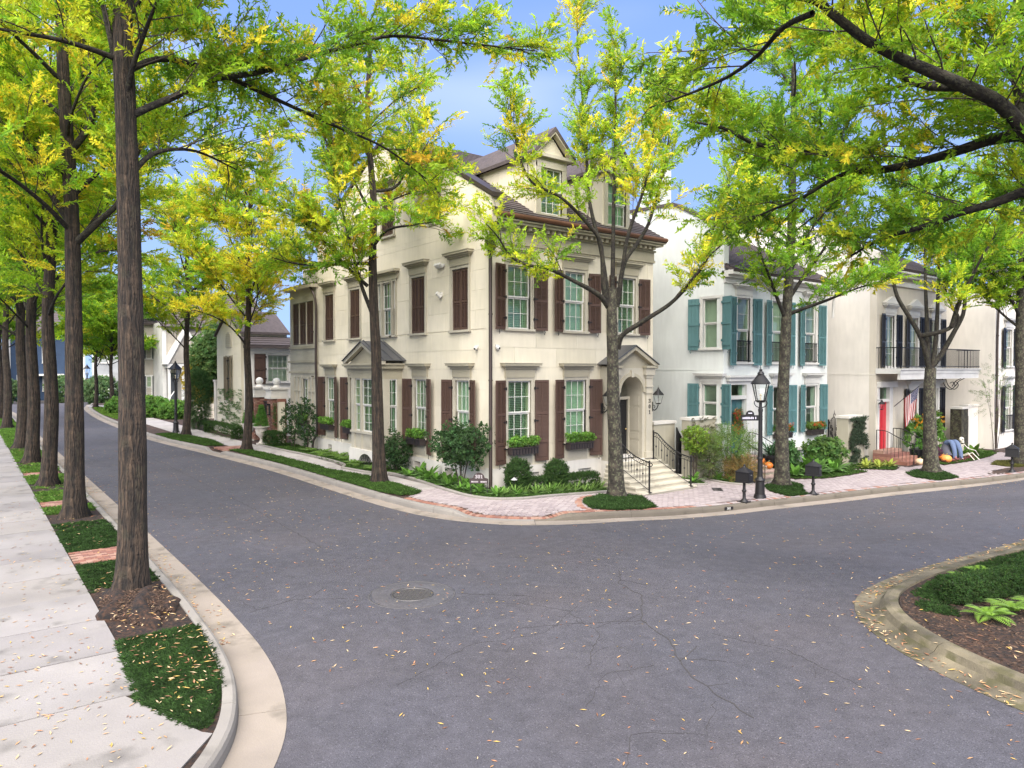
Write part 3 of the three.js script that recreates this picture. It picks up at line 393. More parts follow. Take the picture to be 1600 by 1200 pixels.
const font = await new FontLoader().loadAsync('fonts/droid/droid_serif_bold.typeface.json');
const text = (s, size, d = 0.012) => { const g = new TextGeometry(s, { font, size, depth: d, curveSegments: 4 }); g.computeBoundingBox(); g.translate(-(g.boundingBox.max.x + g.boundingBox.min.x) / 2, 0, 0); return new Mk().add(g).geo(); };

// ---- the cream corner house
const cream = thing('stucco_house', 'large cream stucco corner house with brown louvred shutters and two dormers', 'house', [0, 0, 0]);
const FF = facade(cream, 0, 0, 0), FL = facade(cream, 0, 0, -HALF);
const frontW = [1.07, 3.47], frontU = [1.05, 3.42, 5.9], leftU = [-1.7, -4.38, -9.48, -12.05], leftG = [-1.6, -4.25, -9.6, -11.95];
{
  const fh = []; for (const c of frontW) fh.push([c - 0.46, c + 0.46, 1.38, 3.4]); for (const c of frontU) fh.push([c - 0.45, c + 0.45, 5.02, 6.98]); fh.push([4.99, 6.33, 0.6, 3.72]);
  wall(FF, 0, 7.3, 0.72, 8.3, fh, mCream, { course: 0.62, len: 1.75 });
  wall(FF, -0.045, 7.3, -1.0, 0.72, [[1.25, 1.85, 0.12, 0.48], [3.55, 4.15, 0.05, 0.42]], [mPlinth], { name: 'plinth', thick: 0.35 }).position.z = 0.045;
  const lh = []; for (const c of leftG) lh.push([c - 0.4, c + 0.4, 1.38, 3.4]); for (const c of leftU) lh.push([c - 0.46, c + 0.46, 5.02, 7.0]); lh.push([-7.55, -6.02, 5.0, 7.05]);
  wall(FL, -13.35, -0.301, 0.65, 8.3, lh, mCream, { course: 0.62, len: 1.75 });
  wall(FL, -13.35, -0.31, -0.6, 0.65, [[-2.6, -2.1, 0.18, 0.5], [-4.7, -4.2, 0.2, 0.5], [-12.2, -11.8, 0.2, 0.45]], [mPlinth], { name: 'plinth', thick: 0.35 }).position.x = -0.045;
  // gable above the eaves line, block by block
  const xr = (y) => y < 9.0 ? 0 : -(y - 9.0) / 3.62 * 6.5, xl = (y) => y < 9.45 ? -13.35 : -13.35 + (y - 9.45) / 3.17 * 6.85, gw = new Mk(); gw.poly([[0, 8.3], [0, 9.0], [-6.5, 12.62], [-13.35, 9.45], [-13.35, 8.3]], -0.3, -0.02);
  const gable = FL.put(mesh('gable_wall', gw, mCream[1], cream), 0); const R = rng(3);
  const yy = [8.3, 8.93, 9.0, 9.45, 9.55, 10.17, 10.79, 11.41, 12.03, 12.6]; for (let i = 0; i + 1 < yy.length; i++) { const a = yy[i] + 0.003, b = yy[i + 1] - 0.003, n = 5; for (let k = 0; k < n; k++) { const f = (y, t) => xl(y) + (xr(y) - xl(y)) * t, t0 = k / n, t1 = (k + 1) / n, d = 0.002; mesh('block', new Mk().poly([[f(a, t0) + d, a], [f(a, t1) - d, a], [f(b, t1) - d, b], [f(b, t0) + d, b]], -0.02, 0), mCream[Math.floor(R() * 3)], gable); } }
  // coping along the rakes
  for (const [p, q] of [[[0.12, 8.98], [-6.5, 12.68]], [[-6.5, 12.68], [-13.5, 9.45]]]) { const dx = q[0] - p[0], dy = q[1] - p[1], l = Math.hypot(dx, dy), nx = -dy / l * Math.sign(dx) * -1, ny = Math.abs(dx) / l, m = new Mk(); m.poly(dx < 0 ? [p, [p[0] + 0.0, p[1] + 0.14], [q[0], q[1] + 0.14], q] : [p, q, [q[0], q[1] + 0.14], [p[0], p[1] + 0.14]], -0.36, 0.06); FL.put(mesh('coping', m, mBronze, cream), 0); }
  // vents and window in the gable
  const vent = (x, y, w, h, label) => { const m = new Mk(), s = new THREE.Shape(); s.moveTo(-w / 2 - 0.07, 0); s.lineTo(w / 2 + 0.07, 0); s.lineTo(w / 2 + 0.07, h - w / 2); s.absarc(0, h - w / 2, w / 2 + 0.07, 0, Math.PI); const ho = new THREE.Path(); ho.moveTo(-w / 2, 0.07); ho.lineTo(w / 2, 0.07); ho.lineTo(w / 2, h - w / 2); ho.absarc(0, h - w / 2, w / 2, 0, Math.PI); s.holes.push(ho); m.add(new THREE.ExtrudeGeometry(s, { depth: 0.07, bevelEnabled: false, curveSegments: 10 })); const v = FL.put(mesh('vent', m, mTrimLight, cream), x, y, 0); const sl = new Mk(), t = M4(); for (let q = 0.12; q < h - 0.04; q += 0.085) { const e = q > h - w / 2 ? Math.sqrt(Math.max(0.0, (w / 2) ** 2 - (q - h + w / 2) ** 2)) * 2 : w; if (e > 0.1) { t.makeRotationX(0.7).setPosition(0, q, 0.03); sl.rbox(e, 0.09, 0.014, t); } } mesh('louvre', sl, mTrimLight, v);  };
  vent(-3.2, 8.65, 0.75, 1.45); vent(-10.2, 8.6, 0.75, 1.35); 
  windowAt(FL, -6.6, 8.75, 10.4, 0.85, { hood: true, hoodH: 0.3, depth: 0.05, cols: 2 }); closedShutters(FL, -6.6, 8.78, 10.38, 0.84, mBrown, 0.012);
}
// windows, shutters, window boxes
const boxSpots = [];
for (const c of frontW) { windowAt(FF, c, 1.38, 3.4, 0.92); shutters(FF, c, 0.84, 3.42, 0.92, 0.47, mBrown, { panel: 0.62 }); }
for (const c of frontU) { windowAt(FF, c, 5.02, 6.98, 0.9); shutters(FF, c, 4.98, 6.98, 0.9, 0.46, mBrown); }
for (const c of leftG) { windowAt(FL, c, 1.38, 3.4, 0.8); shutters(FL, c, 0.82, 3.42, 0.8, 0.45, mBrown, { panel: 0.62 }); }
for (const c of leftU) { windowAt(FL, c, 5.02, 7.0, 0.92, { blind: false, hoodH: 0.42, cols: 3 }); closedShutters(FL, c, 5.03, 6.98, 0.9, mBrown); }
for (const [x0, w, cols] of [[-7.33, 0.34, 1], [-6.72, 0.72, 3], [-6.15, 0.2, 1]]) windowAt(FL, x0 + (cols === 3 ? 0 : 0), 5.02, 7.02, w, { cols, casing: 0.075, hood: false, label: 'narrow sash of the triple window' });
{ const m = new Mk(); m.box(-7.75, -5.85, 7.1, 7.3, -0.01, 0.06); m.box(-7.8, -5.8, 7.3, 7.36, -0.01, 0.14); m.box(-7.88, -5.72, 7.36, 7.45, -0.01, 0.24); FL.put(mesh('window_cornice', m, mTrim, cream), 0); }
for (const [F, c, w] of [[FF, frontW[0], 0.92], [FF, frontW[1], 0.92], ...leftG.map((c) => [FL, c, 0.8])]) { const m = new Mk(); m.box(c - w / 2 - 0.06, c + w / 2 + 0.06, 0.74, 1.3, -0.004, 0.02); m.box(c - w / 2 + 0.05, c + w / 2 - 0.05, 0.82, 1.24, 0.016, 0.034); F.put(mesh('apron', m, mTrimLight, cream), 0); }
// plinth vents
for (const [F, x, y] of [[FF, 1.55, 0.12], [FF, 3.85, 0.05]]) { const l = new Mk(); for (let k = -4; k < 8; k++) for (const s of [1, -1]) { const a = x - 0.3 + k * 0.075, b = a + s * 0.37; const p0 = [a, y], p1 = [b, y + 0.37]; const cl = (p, q) => { const t0 = Math.max(0, ((p[0] < q[0] ? x - 0.3 : x + 0.3) - p[0]) / (q[0] - p[0])), t1 = Math.min(1, ((p[0] < q[0] ? x + 0.3 : x - 0.3) - p[0]) / (q[0] - p[0])); return t1 > t0 + 0.02 ? [[p[0] + (q[0] - p[0]) * t0, p[1] + (q[1] - p[1]) * t0, -0.02], [p[0] + (q[0] - p[0]) * t1, p[1] + (q[1] - p[1]) * t1, -0.02]] : null; }; const r = cl(p0, p1); if (r) l.bar(...r, 0.014, 4); } F.put(mesh('vent_grille', l, mWhite, cream), 0); }
// front cornice, frieze and dentils
{
  const m = new Mk(); m.box(-0.04, 7.34, 7.62, 7.7, -0.01, 0.07); m.box(0, 7.3, 7.7, 8.0, -0.01, 0.05); m.box(-0.05, 7.35, 8.0, 8.06, -0.01, 0.1); mesh('frieze', m, mTrim, cream);
  for (let x = 0.1; x < 7.3; x += 0.24) mesh('dentil', cached('dent', () => new Mk().box(-0.06, 0.06, 0, 0.12, 0, 0.26).geo()), mTrim, cream).position.set(x, 8.06, 0.02);
  const c = new Mk(); c.box(-0.1, 7.42, 8.18, 8.26, -0.1, 0.38); c.box(-0.1, 7.45, 8.26, 8.34, -0.1, 0.46); mesh('cornice', c, mTrim, cream);
  const g = new Mk(); g.add(new THREE.CylinderGeometry(0.075, 0.075, 7.6, 8, 1, false), M4().makeRotationZ(HALF).setPosition(3.66, 8.4, 0.5)); mesh('gutter', g, mCopper, cream);
}
// roof
sheetRoof('roof', cream, [[0.02, 8.4, 0.52], [7.5, 8.4, 0.52], [7.5, 12.5, -6.5], [0.02, 12.5, -6.5]], mSlate, { rows: 36 });
sheetRoof('roof', cream, [[7.5, 9.4, -13.6], [0.02, 9.4, -13.6], [0.02, 12.5, -6.5], [7.5, 12.5, -6.5]], mSlate, { rows: 30 });
{ const m = new Mk(); m.box(7.0, 7.3, -1, 8.3, -13.35, -0.3); m.box(0.3, 7.3, -0.6, 8.3, -13.35, -13.1); mesh('rear_wall', m, mCream[1], cream); const g = new Mk(); g.poly([[0, 8.3], [0, 8.6], [-6.5, 12.4], [-13.35, 9.2], [-13.35, 8.3]], -0.3, 0, M4().makeRotationY(-HALF).setPosition(7.0, 0, 0)); mesh('gable_wall', g, mCream[1], cream); }
mesh('floor', new Mk().box(0.31, 6.99, 4.1, 4.4, -13.0, -0.31).box(0.31, 6.99, 0.3, 0.55, -13.0, -0.31).box(0.31, 6.99, 8.0, 8.2, -13.0, -0.31), mRoom, cream);
// dormers
for (const c of [2.35, 5.35]) {
  const d = group('dormer', cream); d.position.set(c, 0, 0.0); const w = new Mk(), hw = 0.68; w.box(-hw, -0.46, 8.6, 10.55, -0.3, 0.02); w.box(0.46, hw, 8.6, 10.55, -0.3, 0.02); w.box(-0.46, 0.46, 10.2, 10.55, -0.3, 0.02); w.box(-0.46, 0.46, 8.5, 8.75, -0.3, 0.02); w.box(-hw, -hw + 0.06, 8.6, 10.55, -4.2, -0.3); w.box(hw - 0.06, hw, 8.6, 10.55, -4.2, -0.3);
  w.poly([[-hw, 10.55], [hw, 10.55], [0, 11.3]], -0.25, 0.0); mesh('dormer_wall', w, mCream[0], d);
  const t = new Mk(); t.box(-0.62, -0.46, 8.7, 10.35, 0.02, 0.07); t.box(0.46, 0.62, 8.7, 10.35, 0.02, 0.07); t.box(-0.62, 0.62, 10.2, 10.4, 0.02, 0.08); t.box(-0.66, 0.66, 8.62, 8.72, 0.02, 0.12); t.box(-hw - 0.14, hw + 0.14, 10.5, 10.6, -0.1, 0.22); mesh('dormer_trim', t, mTrimLight, d);
  const R2 = [[-hw - 0.16, 10.55], [0, 11.42], [hw + 0.16, 10.55]]; for (const s of [-1, 1]) { const g = new Mk(); g.poly(s < 0 ? [[-hw - 0.2, 10.5], [-hw - 0.2, 10.62], [0, 11.5], [0, 11.36]].reverse() : [[hw + 0.2, 10.5], [hw + 0.2, 10.62], [0, 11.5], [0, 11.36]], -4.6, 0.26); mesh('dormer_roof', g, mSlate, d); const rk = new Mk(); rk.poly(s < 0 ? [[-hw - 0.2, 10.44], [-hw - 0.2, 10.56], [0, 11.42], [0, 11.28]].reverse() : [[hw + 0.2, 10.44], [hw + 0.2, 10.56], [0, 11.42], [0, 11.28]], 0.05, 0.24); mesh('rake', rk, mTrim, d); }
}
for (const c of [2.35, 5.35]) windowAt(facade(cream, 0, 0.02, 0), c, 8.75, 10.2, 0.92, { casing: 0.02, hood: false, sill: false, rows: 2, cols: 3, depth: 0.08 });
// loggia block at the far end of the side wall
{
  const h = [[-16.35, -13.75, 4.9, 6.88], [-14.95, -14.35, 1.45, 3.3]];
  wall(facade(cream, -0.06, 0, -HALF), -16.65, -13.35, -0.5, 7.5, h, [mTrimLight], { name: 'loggia_wall' });
  const m = new Mk(); m.box(-16.7, -13.3, 7.45, 7.6, -0.3, 0.3); m.box(-16.75, -13.3, 4.05, 4.15, -0.02, 0.08); m.box(-16.7, -13.3, 3.55, 3.65, -0.02, 0.06); m.box(-16.65, -13.4, 4.7, 4.82, -0.02, 0.07); FL.put(mesh('loggia_cornice', m, mTrim, cream), 0, 0, 0.06);
  mesh('rear_wall', new Mk().box(7.0, 7.3, -0.5, 7.6, -16.39, -13.36), mCream[0], cream);
  for (let k = 0; k < 3; k++) { const a = -16.35 + k * 0.8667; const b = mesh('screen', shutterGeo(0.4, 1.94, 0), mBrown, cream); FL.put(b, a + 0.03, 4.92, -0.02); const b2 = mesh('screen', shutterGeo(0.4, 1.94, 0), mBrown, cream); FL.put(b2, a + 0.44, 4.92, -0.02); const p = new Mk(); p.box(a - 0.03, a + 0.03, 4.9, 6.88, -0.1, 0.06); FL.put(mesh('post', p, mTrimLight, cream), 0); }
  windowAt(facade(cream, -0.06, 0, -HALF), -14.65, 1.45, 3.3, 0.6, { cols: 2, rows: 2, hood: false });
  for (const x of [-15.6, -13.85]) { const p = new Mk(); p.box(x - 0.48, x - 0.42, 1.2, 3.4, 0, 0.05); p.box(x + 0.38, x + 0.44, 1.2, 3.4, 0, 0.05); p.box(x - 0.03, x + 0.03, 1.2, 3.4, 0, 0.05); for (const y of [1.2, 1.95, 2.7, 3.36]) p.box(x - 0.42, x + 0.38, y, y + 0.06, 0, 0.045); FL.put(mesh('trellis', p, mTrimLight, cream), 0, 0, 0.06); }
  wall(FL, -16.65, -13.35, 7.6, 8.7, [], [mCream[0]], { name: 'parapet' }).position.x = 0.6; const q = new Mk(); q.box(0, 7.3, -0.5, 7.5, -16.65, -16.4); mesh('rear_wall', q, mCream[0], cream);
  const rf = new Mk(); rf.box(-0.3, 7.3, 7.6, 7.66, -16.75, -13.35); mesh('loggia_roof', rf, mBronze, cream);
}
// downpipes with leader head
function pipe(house, x, z, pts, head) { const m = new Mk(); m.tube(pts, 0.055, 8, 30); for (const y of [1.5, 3.4, 5.4]) if (pts[0][1] > y) m.cyl(pts[pts.length - 1][0], y, pts[pts.length - 1][2], 0.068, 0.068, 0.05, 8); if (head) { m.lathe([[0.06, 0], [0.09, 0.12], [0.16, 0.2], [0.16, 0.38], [0.19, 0.4], [0.19, 0.44], [0.1, 0.44]], ...head, 8); } const d = mesh('downpipe', m, mBronze, house); return d; }
pipe(cream, 0, 0, [[-0.02, 8.3, 0.3], [-0.09, 7.9, 0.1], [-0.1, 7.4, 0.08], [-0.1, 4, 0.08], [-0.1, 0.1, 0.08]], [-0.1, 7.2, 0.09]);
pipe(cream, 0, 0, [[-0.25, 7.5, -13.7], [-0.2, 7.2, -13.4], [-0.14, 6.8, -13.28], [-0.14, 4, -13.28], [-0.14, 0.75, -13.28], [-0.3, 0.5, -13.28], [-0.3, 0.05, -13.28]]);
// bay with pediment on the side wall
{
  const b = group('bay', cream); b.position.set(0, 0, -6.9); b.rotation.y = -HALF; const D = 0.78, hw = 1.32;
  const base = new Mk(), bs2 = new THREE.Shape([[-hw - 0.08, -0.3], [hw + 0.08, -0.3], [hw + 0.08, 0.72], [-hw - 0.08, 0.72]].map((q) => new THREE.Vector2(...q))), bh = new THREE.Path(); bh.moveTo(0.62, 0.08); bh.absellipse(0, 0.1, 0.62, 0.48, 0, Math.PI); bh.lineTo(-0.62, 0.08); bh.lineTo(0.62, 0.08); bs2.holes.push(bh); base.add(new THREE.ExtrudeGeometry(bs2, { depth: D + 0.06, bevelEnabled: false, curveSegments: 14 })); mesh('bay_plinth', base, mPlinth, b);
  const sc = new Mk(); for (let k = -3; k <= 3; k++) sc.bar([0, 0.14, D + 0.08], [Math.sin(k * 0.42) * 0.6, 0.12 + Math.cos(k * 0.42) * 0.42, D + 0.03], 0.012, 4); sc.tube([[-0.4, 0.14, D + 0.08], [-0.28, 0.36, D + 0.08], [0, 0.42, D + 0.08], [0.28, 0.36, D + 0.08], [0.4, 0.14, D + 0.08]], 0.012, 4); mesh('arch_grille', sc, mIron, b);
  const fr = new Mk(); // corner posts, panels, frieze
  for (const x of [-hw + 0.14, hw - 0.14]) fr.box(x - 0.14, x + 0.14, 0.72, 3.399, D - 0.28, D); for (const x of [-0.52, 0.52]) fr.box(x - 0.06, x + 0.06, 0.72, 3.399, D - 0.2, D - 0.01); for (const x of [-hw, hw]) { fr.box(x - (x > 0 ? 0.14 : 0), x + (x > 0 ? 0 : 0.14), 0.72, 3.399, 0, 0.16); }
  fr.box(-hw + 0.05, hw - 0.05, 0.72, 1.32, 0.02, D - 0.05); for (const x of [-0.86, 0, 0.86]) fr.box(x - 0.26, x + 0.26, 0.84, 1.2, D - 0.05, D - 0.03); fr.box(-hw - 0.03, hw + 0.03, 1.32, 1.4, 0, D + 0.05); mesh('bay_frame', fr, mTrimLight, b);
  const tp = new Mk(); tp.box(-hw, hw, 3.4, 3.72, 0, D); tp.box(-hw - 0.05, hw + 0.05, 3.72, 3.78, 0, D + 0.05); tp.box(-hw - 0.16, hw + 0.16, 3.78, 3.9, 0, D + 0.16); tp.box(-hw - 0.22, hw + 0.22, 3.9, 3.97, 0, D + 0.22); tp.poly([[-hw - 0.1, 3.97], [hw + 0.1, 3.97], [0, 4.6]], 0, D + 0.03); mesh('bay_entablature', tp, mTrim, b);
  for (const s2 of [-1, 1]) { const rk = new Mk(), e = hw + 0.3; rk.poly(s2 < 0 ? [[-e, 3.93], [0, 4.62], [0, 4.78], [-e, 4.07]] : [[e, 4.07], [0, 4.78], [0, 4.62], [e, 3.93]], D + 0.04, D + 0.2); mesh('pediment_rake', rk, mTrimLight, b); const r = new Mk(); r.poly(s2 < 0 ? [[-e - 0.02, 4.06], [0, 4.78], [0, 4.81], [-e - 0.02, 4.09]] : [[e + 0.02, 4.09], [0, 4.81], [0, 4.78], [e + 0.02, 4.06]], 0, D + 0.26); for (let k = 0; k < 3; k++) { const z = 0.16 + k * 0.36; r.poly(s2 < 0 ? [[-e, 4.09], [0, 4.81], [0, 4.85], [-e, 4.13]] : [[e, 4.13], [0, 4.85], [0, 4.81], [e, 4.09]], z, z + 0.025); } mesh('metal_roof', r, mMetalRoof, b); }
}
{ const FB = facade(cream, -0.7, -6.9, -HALF); for (const x of [-0.83, 0, 0.83]) windowAt(FB, x, 1.4, 3.4, x ? 0.5 : 0.86, { casing: 0.03, sill: false, hood: false, cols: x ? 1 : 2, rows: 3, depth: 0.03 });
  windowAt(facade(cream, -0.4, -6.9 + 1.26, 0), 0, 1.4, 3.4, 0.4, { casing: 0.04, sill: false, hood: false, cols: 2, rows: 2, depth: 0.02 }); windowAt(facade(cream, -0.4, -6.9 - 1.26, Math.PI), 0, 1.4, 3.4, 0.4, { casing: 0.04, sill: false, hood: false, cols: 2, rows: 2, depth: 0.02 }); }
// entrance porch
{
  const p = group('porch', cream); p.position.set(5.66, 0, 0); const D = 0.47, hw = 1.03, th = 0.62;
  const s = new THREE.Shape([[-hw, th], [hw, th], [hw, 3.8], [-hw, 3.8]].map((q) => new THREE.Vector2(...q))), ho = new THREE.Path(); ho.moveTo(-0.56, th); ho.lineTo(0.56, th); ho.lineTo(0.56, 2.95); ho.absarc(0, 2.95, 0.56, 0, Math.PI); ho.lineTo(-0.56, th); s.holes.push(ho);
  const fr = new Mk(); fr.add(new THREE.ExtrudeGeometry(s, { depth: D, bevelEnabled: false, curveSegments: 16 })); mesh('porch_wall', fr, mTrimLight, p);
  const t = new Mk(); for (const x of [-0.85, 0.85]) { t.box(x - 0.15, x + 0.15, th, 3.45, D, D + 0.07); t.box(x - 0.19, x + 0.19, th, th + 0.22, D, D + 0.11); t.box(x - 0.18, x + 0.18, 3.12, 3.17, D, D + 0.1); t.box(x - 0.18, x + 0.18, 2.9, 2.95, D, D + 0.1); t.box(x - 0.18, x + 0.18, 3.45, 3.55, D, D + 0.1); t.box(x - 0.24, x + 0.24, 3.55, 3.8, D, D + 0.14); }
  t.box(-0.06, 0.06, 3.48, 3.72, D, D + 0.08); mesh('pilaster', t, mTrimLight, p);
  const ar = new Mk(), as = new THREE.Shape(); as.absarc(0, 2.95, 0.68, 0, Math.PI); as.absarc(0, 2.95, 0.57, Math.PI, 0, true); ar.add(new THREE.ExtrudeGeometry(as, { depth: 0.05, bevelEnabled: false, curveSegments: 18 }), M4().makeTranslation(0, 0, D)); mesh('archivolt', ar, mTrim, p);
  const ped = new Mk(); ped.poly([[-hw, 3.8], [hw, 3.8], [hw, 3.86], [0, 4.42], [-hw, 3.86]], 0, D); for (const q of [-1, 1]) ped.poly(q < 0 ? [[-hw - 0.14, 3.78], [0, 4.42], [0, 4.56], [-hw - 0.14, 3.92]] : [[hw + 0.14, 3.92], [0, 4.56], [0, 4.42], [hw + 0.14, 3.78]], D, D + 0.2); for (const q of [-1, 1]) ped.box(q * 0.85 - 0.28, q * 0.85 + 0.28, 3.8, 3.88, D, D + 0.2); mesh('pediment', ped, mTrim, p);
  for (const q of [-1, 1]) { const r = new Mk(); r.poly(q < 0 ? [[-hw - 0.18, 3.91], [0, 4.57], [0, 4.6], [-hw - 0.18, 3.94]] : [[hw + 0.18, 3.94], [0, 4.6], [0, 4.57], [hw + 0.18, 3.91]], -0.02, D + 0.24); mesh('metal_roof', r, mMetalRoof, p); }
  const rec = new Mk(); rec.box(-0.66, -0.561, th, 2.78, -0.75, -0.003); rec.box(0.561, 0.66, th, 2.78, -0.75, -0.003); for (const x of [-0.555, 0.555]) for (const [a, b] of [[0.75, 1.2], [1.28, 1.5], [1.58, 2.4], [2.48, 2.8]]) rec.box(x - 0.012, x + 0.012, a, b, -0.55, D - 0.15); { const vs = new THREE.Shape([[-0.66, 2.78], [-0.66, 3.7], [0.66, 3.7], [0.66, 2.78]].map((q) => new THREE.Vector2(...q))), vh = new THREE.Path(); vh.moveTo(0.56, 2.75); vh.lineTo(0.56, 2.95); vh.absarc(0, 2.95, 0.56, 0, Math.PI); vh.lineTo(-0.56, 2.75); const v2 = new THREE.Shape(); v2.moveTo(0.66, 2.78); v2.lineTo(0.66, 3.7); v2.lineTo(-0.66, 3.7); v2.lineTo(-0.66, 2.78); v2.lineTo(-0.56, 2.78); v2.lineTo(-0.56, 2.95); v2.absarc(0, 2.95, 0.56, Math.PI, 0, true); v2.lineTo(0.56, 2.78); rec.add(new THREE.ExtrudeGeometry(v2, { depth: 0.76, bevelEnabled: false, curveSegments: 16 }), M4().makeTranslation(0, 0, -0.755)); } rec.box(-0.56, 0.56, 2.68, 2.78, -0.28, -0.1); rec.box(-0.56, -0.48, th, 2.68, -0.28, -0.12); rec.box(0.48, 0.56, th, 2.68, -0.28, -0.12); mesh('door_recess', rec, mTrimLight, p);
  const dr = new Mk(); dr.box(-0.48, 0.48, th, 2.68, -0.26, -0.2); for (const [a, b] of [[0.8, 1.4], [1.5, 2.5]]) for (const x of [-0.22, 0.22]) dr.box(x - 0.16, x + 0.16, a, b, -0.2, -0.185); const door = mesh('door', dr, mBlack, p); mesh('knob', new Mk().ball(0.4, 1.62, -0.16, 0.035), mat([0.6, 0.45, 0.2], { metalness: 1, roughness: 0.3 }), door);
  const fl = new Mk(); fl.box(-0.56, 0.56, 2.78, 3.55, -0.26, -0.24); mesh('fanlight', fl, mGlassClear, p); const th2 = new Mk(); th2.box(-0.56, 0.56, th - 0.1, th, -0.76, D); mesh('threshold', th2, mPlinth, p);
  const base = new Mk(); base.box(-hw, hw, -0.8, th, 0, D + 0.02); mesh('porch_base', base, mPlinth, p);
  [['3', 2.62], ['0', 2.42], ['1', 2.22]].forEach(([c, y]) => place(mesh('house_number', text(c, 0.14), mBlack, p), 0.86, y - 0.05, D + 0.071));
  place(mesh('door_bell', new Mk().box(-0.03, 0.03, -0.05, 0.05, 0, 0.03), mBlack, p), 0.99, 2.28, D);
}
// wall lanterns each side of the porch
function lantern(m, k, x, y, z) { // tapered four-sided lantern body, frame only, base at y
  const q = (a, b, r = 0.012) => m.bar([x + a[0] * k, y + a[1] * k, z + a[2] * k], [x + b[0] * k, y + b[1] * k, z + b[2] * k], r * k, 4);
  for (const [sx, sz] of [[1, 1], [1, -1], [-1, 1], [-1, -1]]) { q([sx * 0.09, 0, sz * 0.09], [sx * 0.17, 0.42, sz * 0.17]); q([sx * 0.17, 0.42, sz * 0.17], [-sx * 0.17 * (sx === sz ? 1 : -1), 0.42, sz * 0.17 * (sx === sz ? 1 : -1)]); q([sx * 0.09, 0, sz * 0.09], [-sx * 0.09 * (sx === sz ? 1 : -1), 0, sz * 0.09 * (sx === sz ? 1 : -1)]); }
  m.add(new THREE.CylinderGeometry(0.08 * k, 0.29 * k, 0.24 * k, 4), M4().makeRotationY(Math.PI / 4).setPosition(x, y + 0.54 * k, z)); m.add(new THREE.CylinderGeometry(0.05 * k, 0.09 * k, 0.07 * k, 8), M4().makeTranslation(x, y + 0.69 * k, z)); m.ball(x, y + 0.75 * k, z, 0.04 * k, 8); m.cyl(x, y + 0.76 * k, z, 0.012 * k, 0.004 * k, 0.12 * k, 5); m.cyl(x, y - 0.04 * k, z, 0.09 * k, 0.13 * k, 0.05 * k, 8);
}
function lanternGlass(k) { const m = new Mk(); const pos = []; for (let i = 0; i < 4; i++) { const a = i * HALF + Math.PI / 4, b = a + HALF, p = (t, r, y) => [Math.cos(t) * r * 1.4142 * k, y * k, Math.sin(t) * r * 1.4142 * k]; const A = p(a, 0.085, 0), B = p(b, 0.085, 0), C = p(b, 0.165, 0.42), D = p(a, 0.165, 0.42); pos.push(...A, ...C, ...B, ...A, ...D, ...C); } const g = new THREE.BufferGeometry(); g.setAttribute('position', new THREE.BufferAttribute(new Float32Array(pos), 3)); g.computeVertexNormals(); return m.add(g).geo(); }
for (const [x, z, side] of [[4.5, 0.2, -1], [6.72, 0.47, 1]]) {
  const w = group('wall_lantern', cream); w.position.set(x, 0, z); const m = new Mk(); m.box(-0.05, 0.05, 2.25, 2.6, -0.2, 0.02); m.tube([[0, 2.35, 0.02], [0, 2.3, 0.12], [0, 2.38, 0.24], [0, 2.5, 0.3]], 0.018, 6); m.tube([[0, 2.45, 0.02], [0, 2.48, 0.1], [0, 2.42, 0.15], [0, 2.38, 0.1]], 0.012, 5); lantern(m, 0.72, 0, 2.55, 0.3); mesh('bracket', m, mIron, w); mesh('glass', lanternGlass(0.72), mGlassClear, w).position.set(0, 2.55, 0.3); mesh('candle', new Mk().cyl(0, 2.56, 0.3, 0.015, 0.015, 0.16, 6), mWhite, w);
}
// flood lights and cameras on the corner
{ const m = new Mk(); for (const dx of [-0.14, 0, 0.14]) m.add(new THREE.CylinderGeometry(0.05, 0.08, 0.16, 8), M4().makeRotationX(1.1).setPosition(dx, 0, 0.12)); m.box(-0.2, 0.2, -0.03, 0.05, 0, 0.05); FL.put(mesh('flood_light', m, mWhite, cream), -2.85, 7.22, 0); const q = new Mk(); q.add(new THREE.CylinderGeometry(0.06, 0.09, 0.2, 8), M4().makeRotationX(0.9).setPosition(0, 0, 0.12)); q.box(-0.06, 0.06, -0.04, 0.08, 0, 0.05); FL.put(mesh('flood_light', q, mWhite, cream), -2.85, 6.25, 0);
  for (const [F, x] of [[FL, -0.75], [FF, 0.18]]) { const c = F.put(mesh('camera_dome', new Mk().ball(0, 0, 0.07, 0.075, 10).box(-0.06, 0.06, 0.02, 0.1, 0, 0.05), mWhite, cream), x, 4.42, 0); mesh('lens', new Mk().ball(0.02, -0.02, 0.125, 0.035, 8), mBlack, c); } }
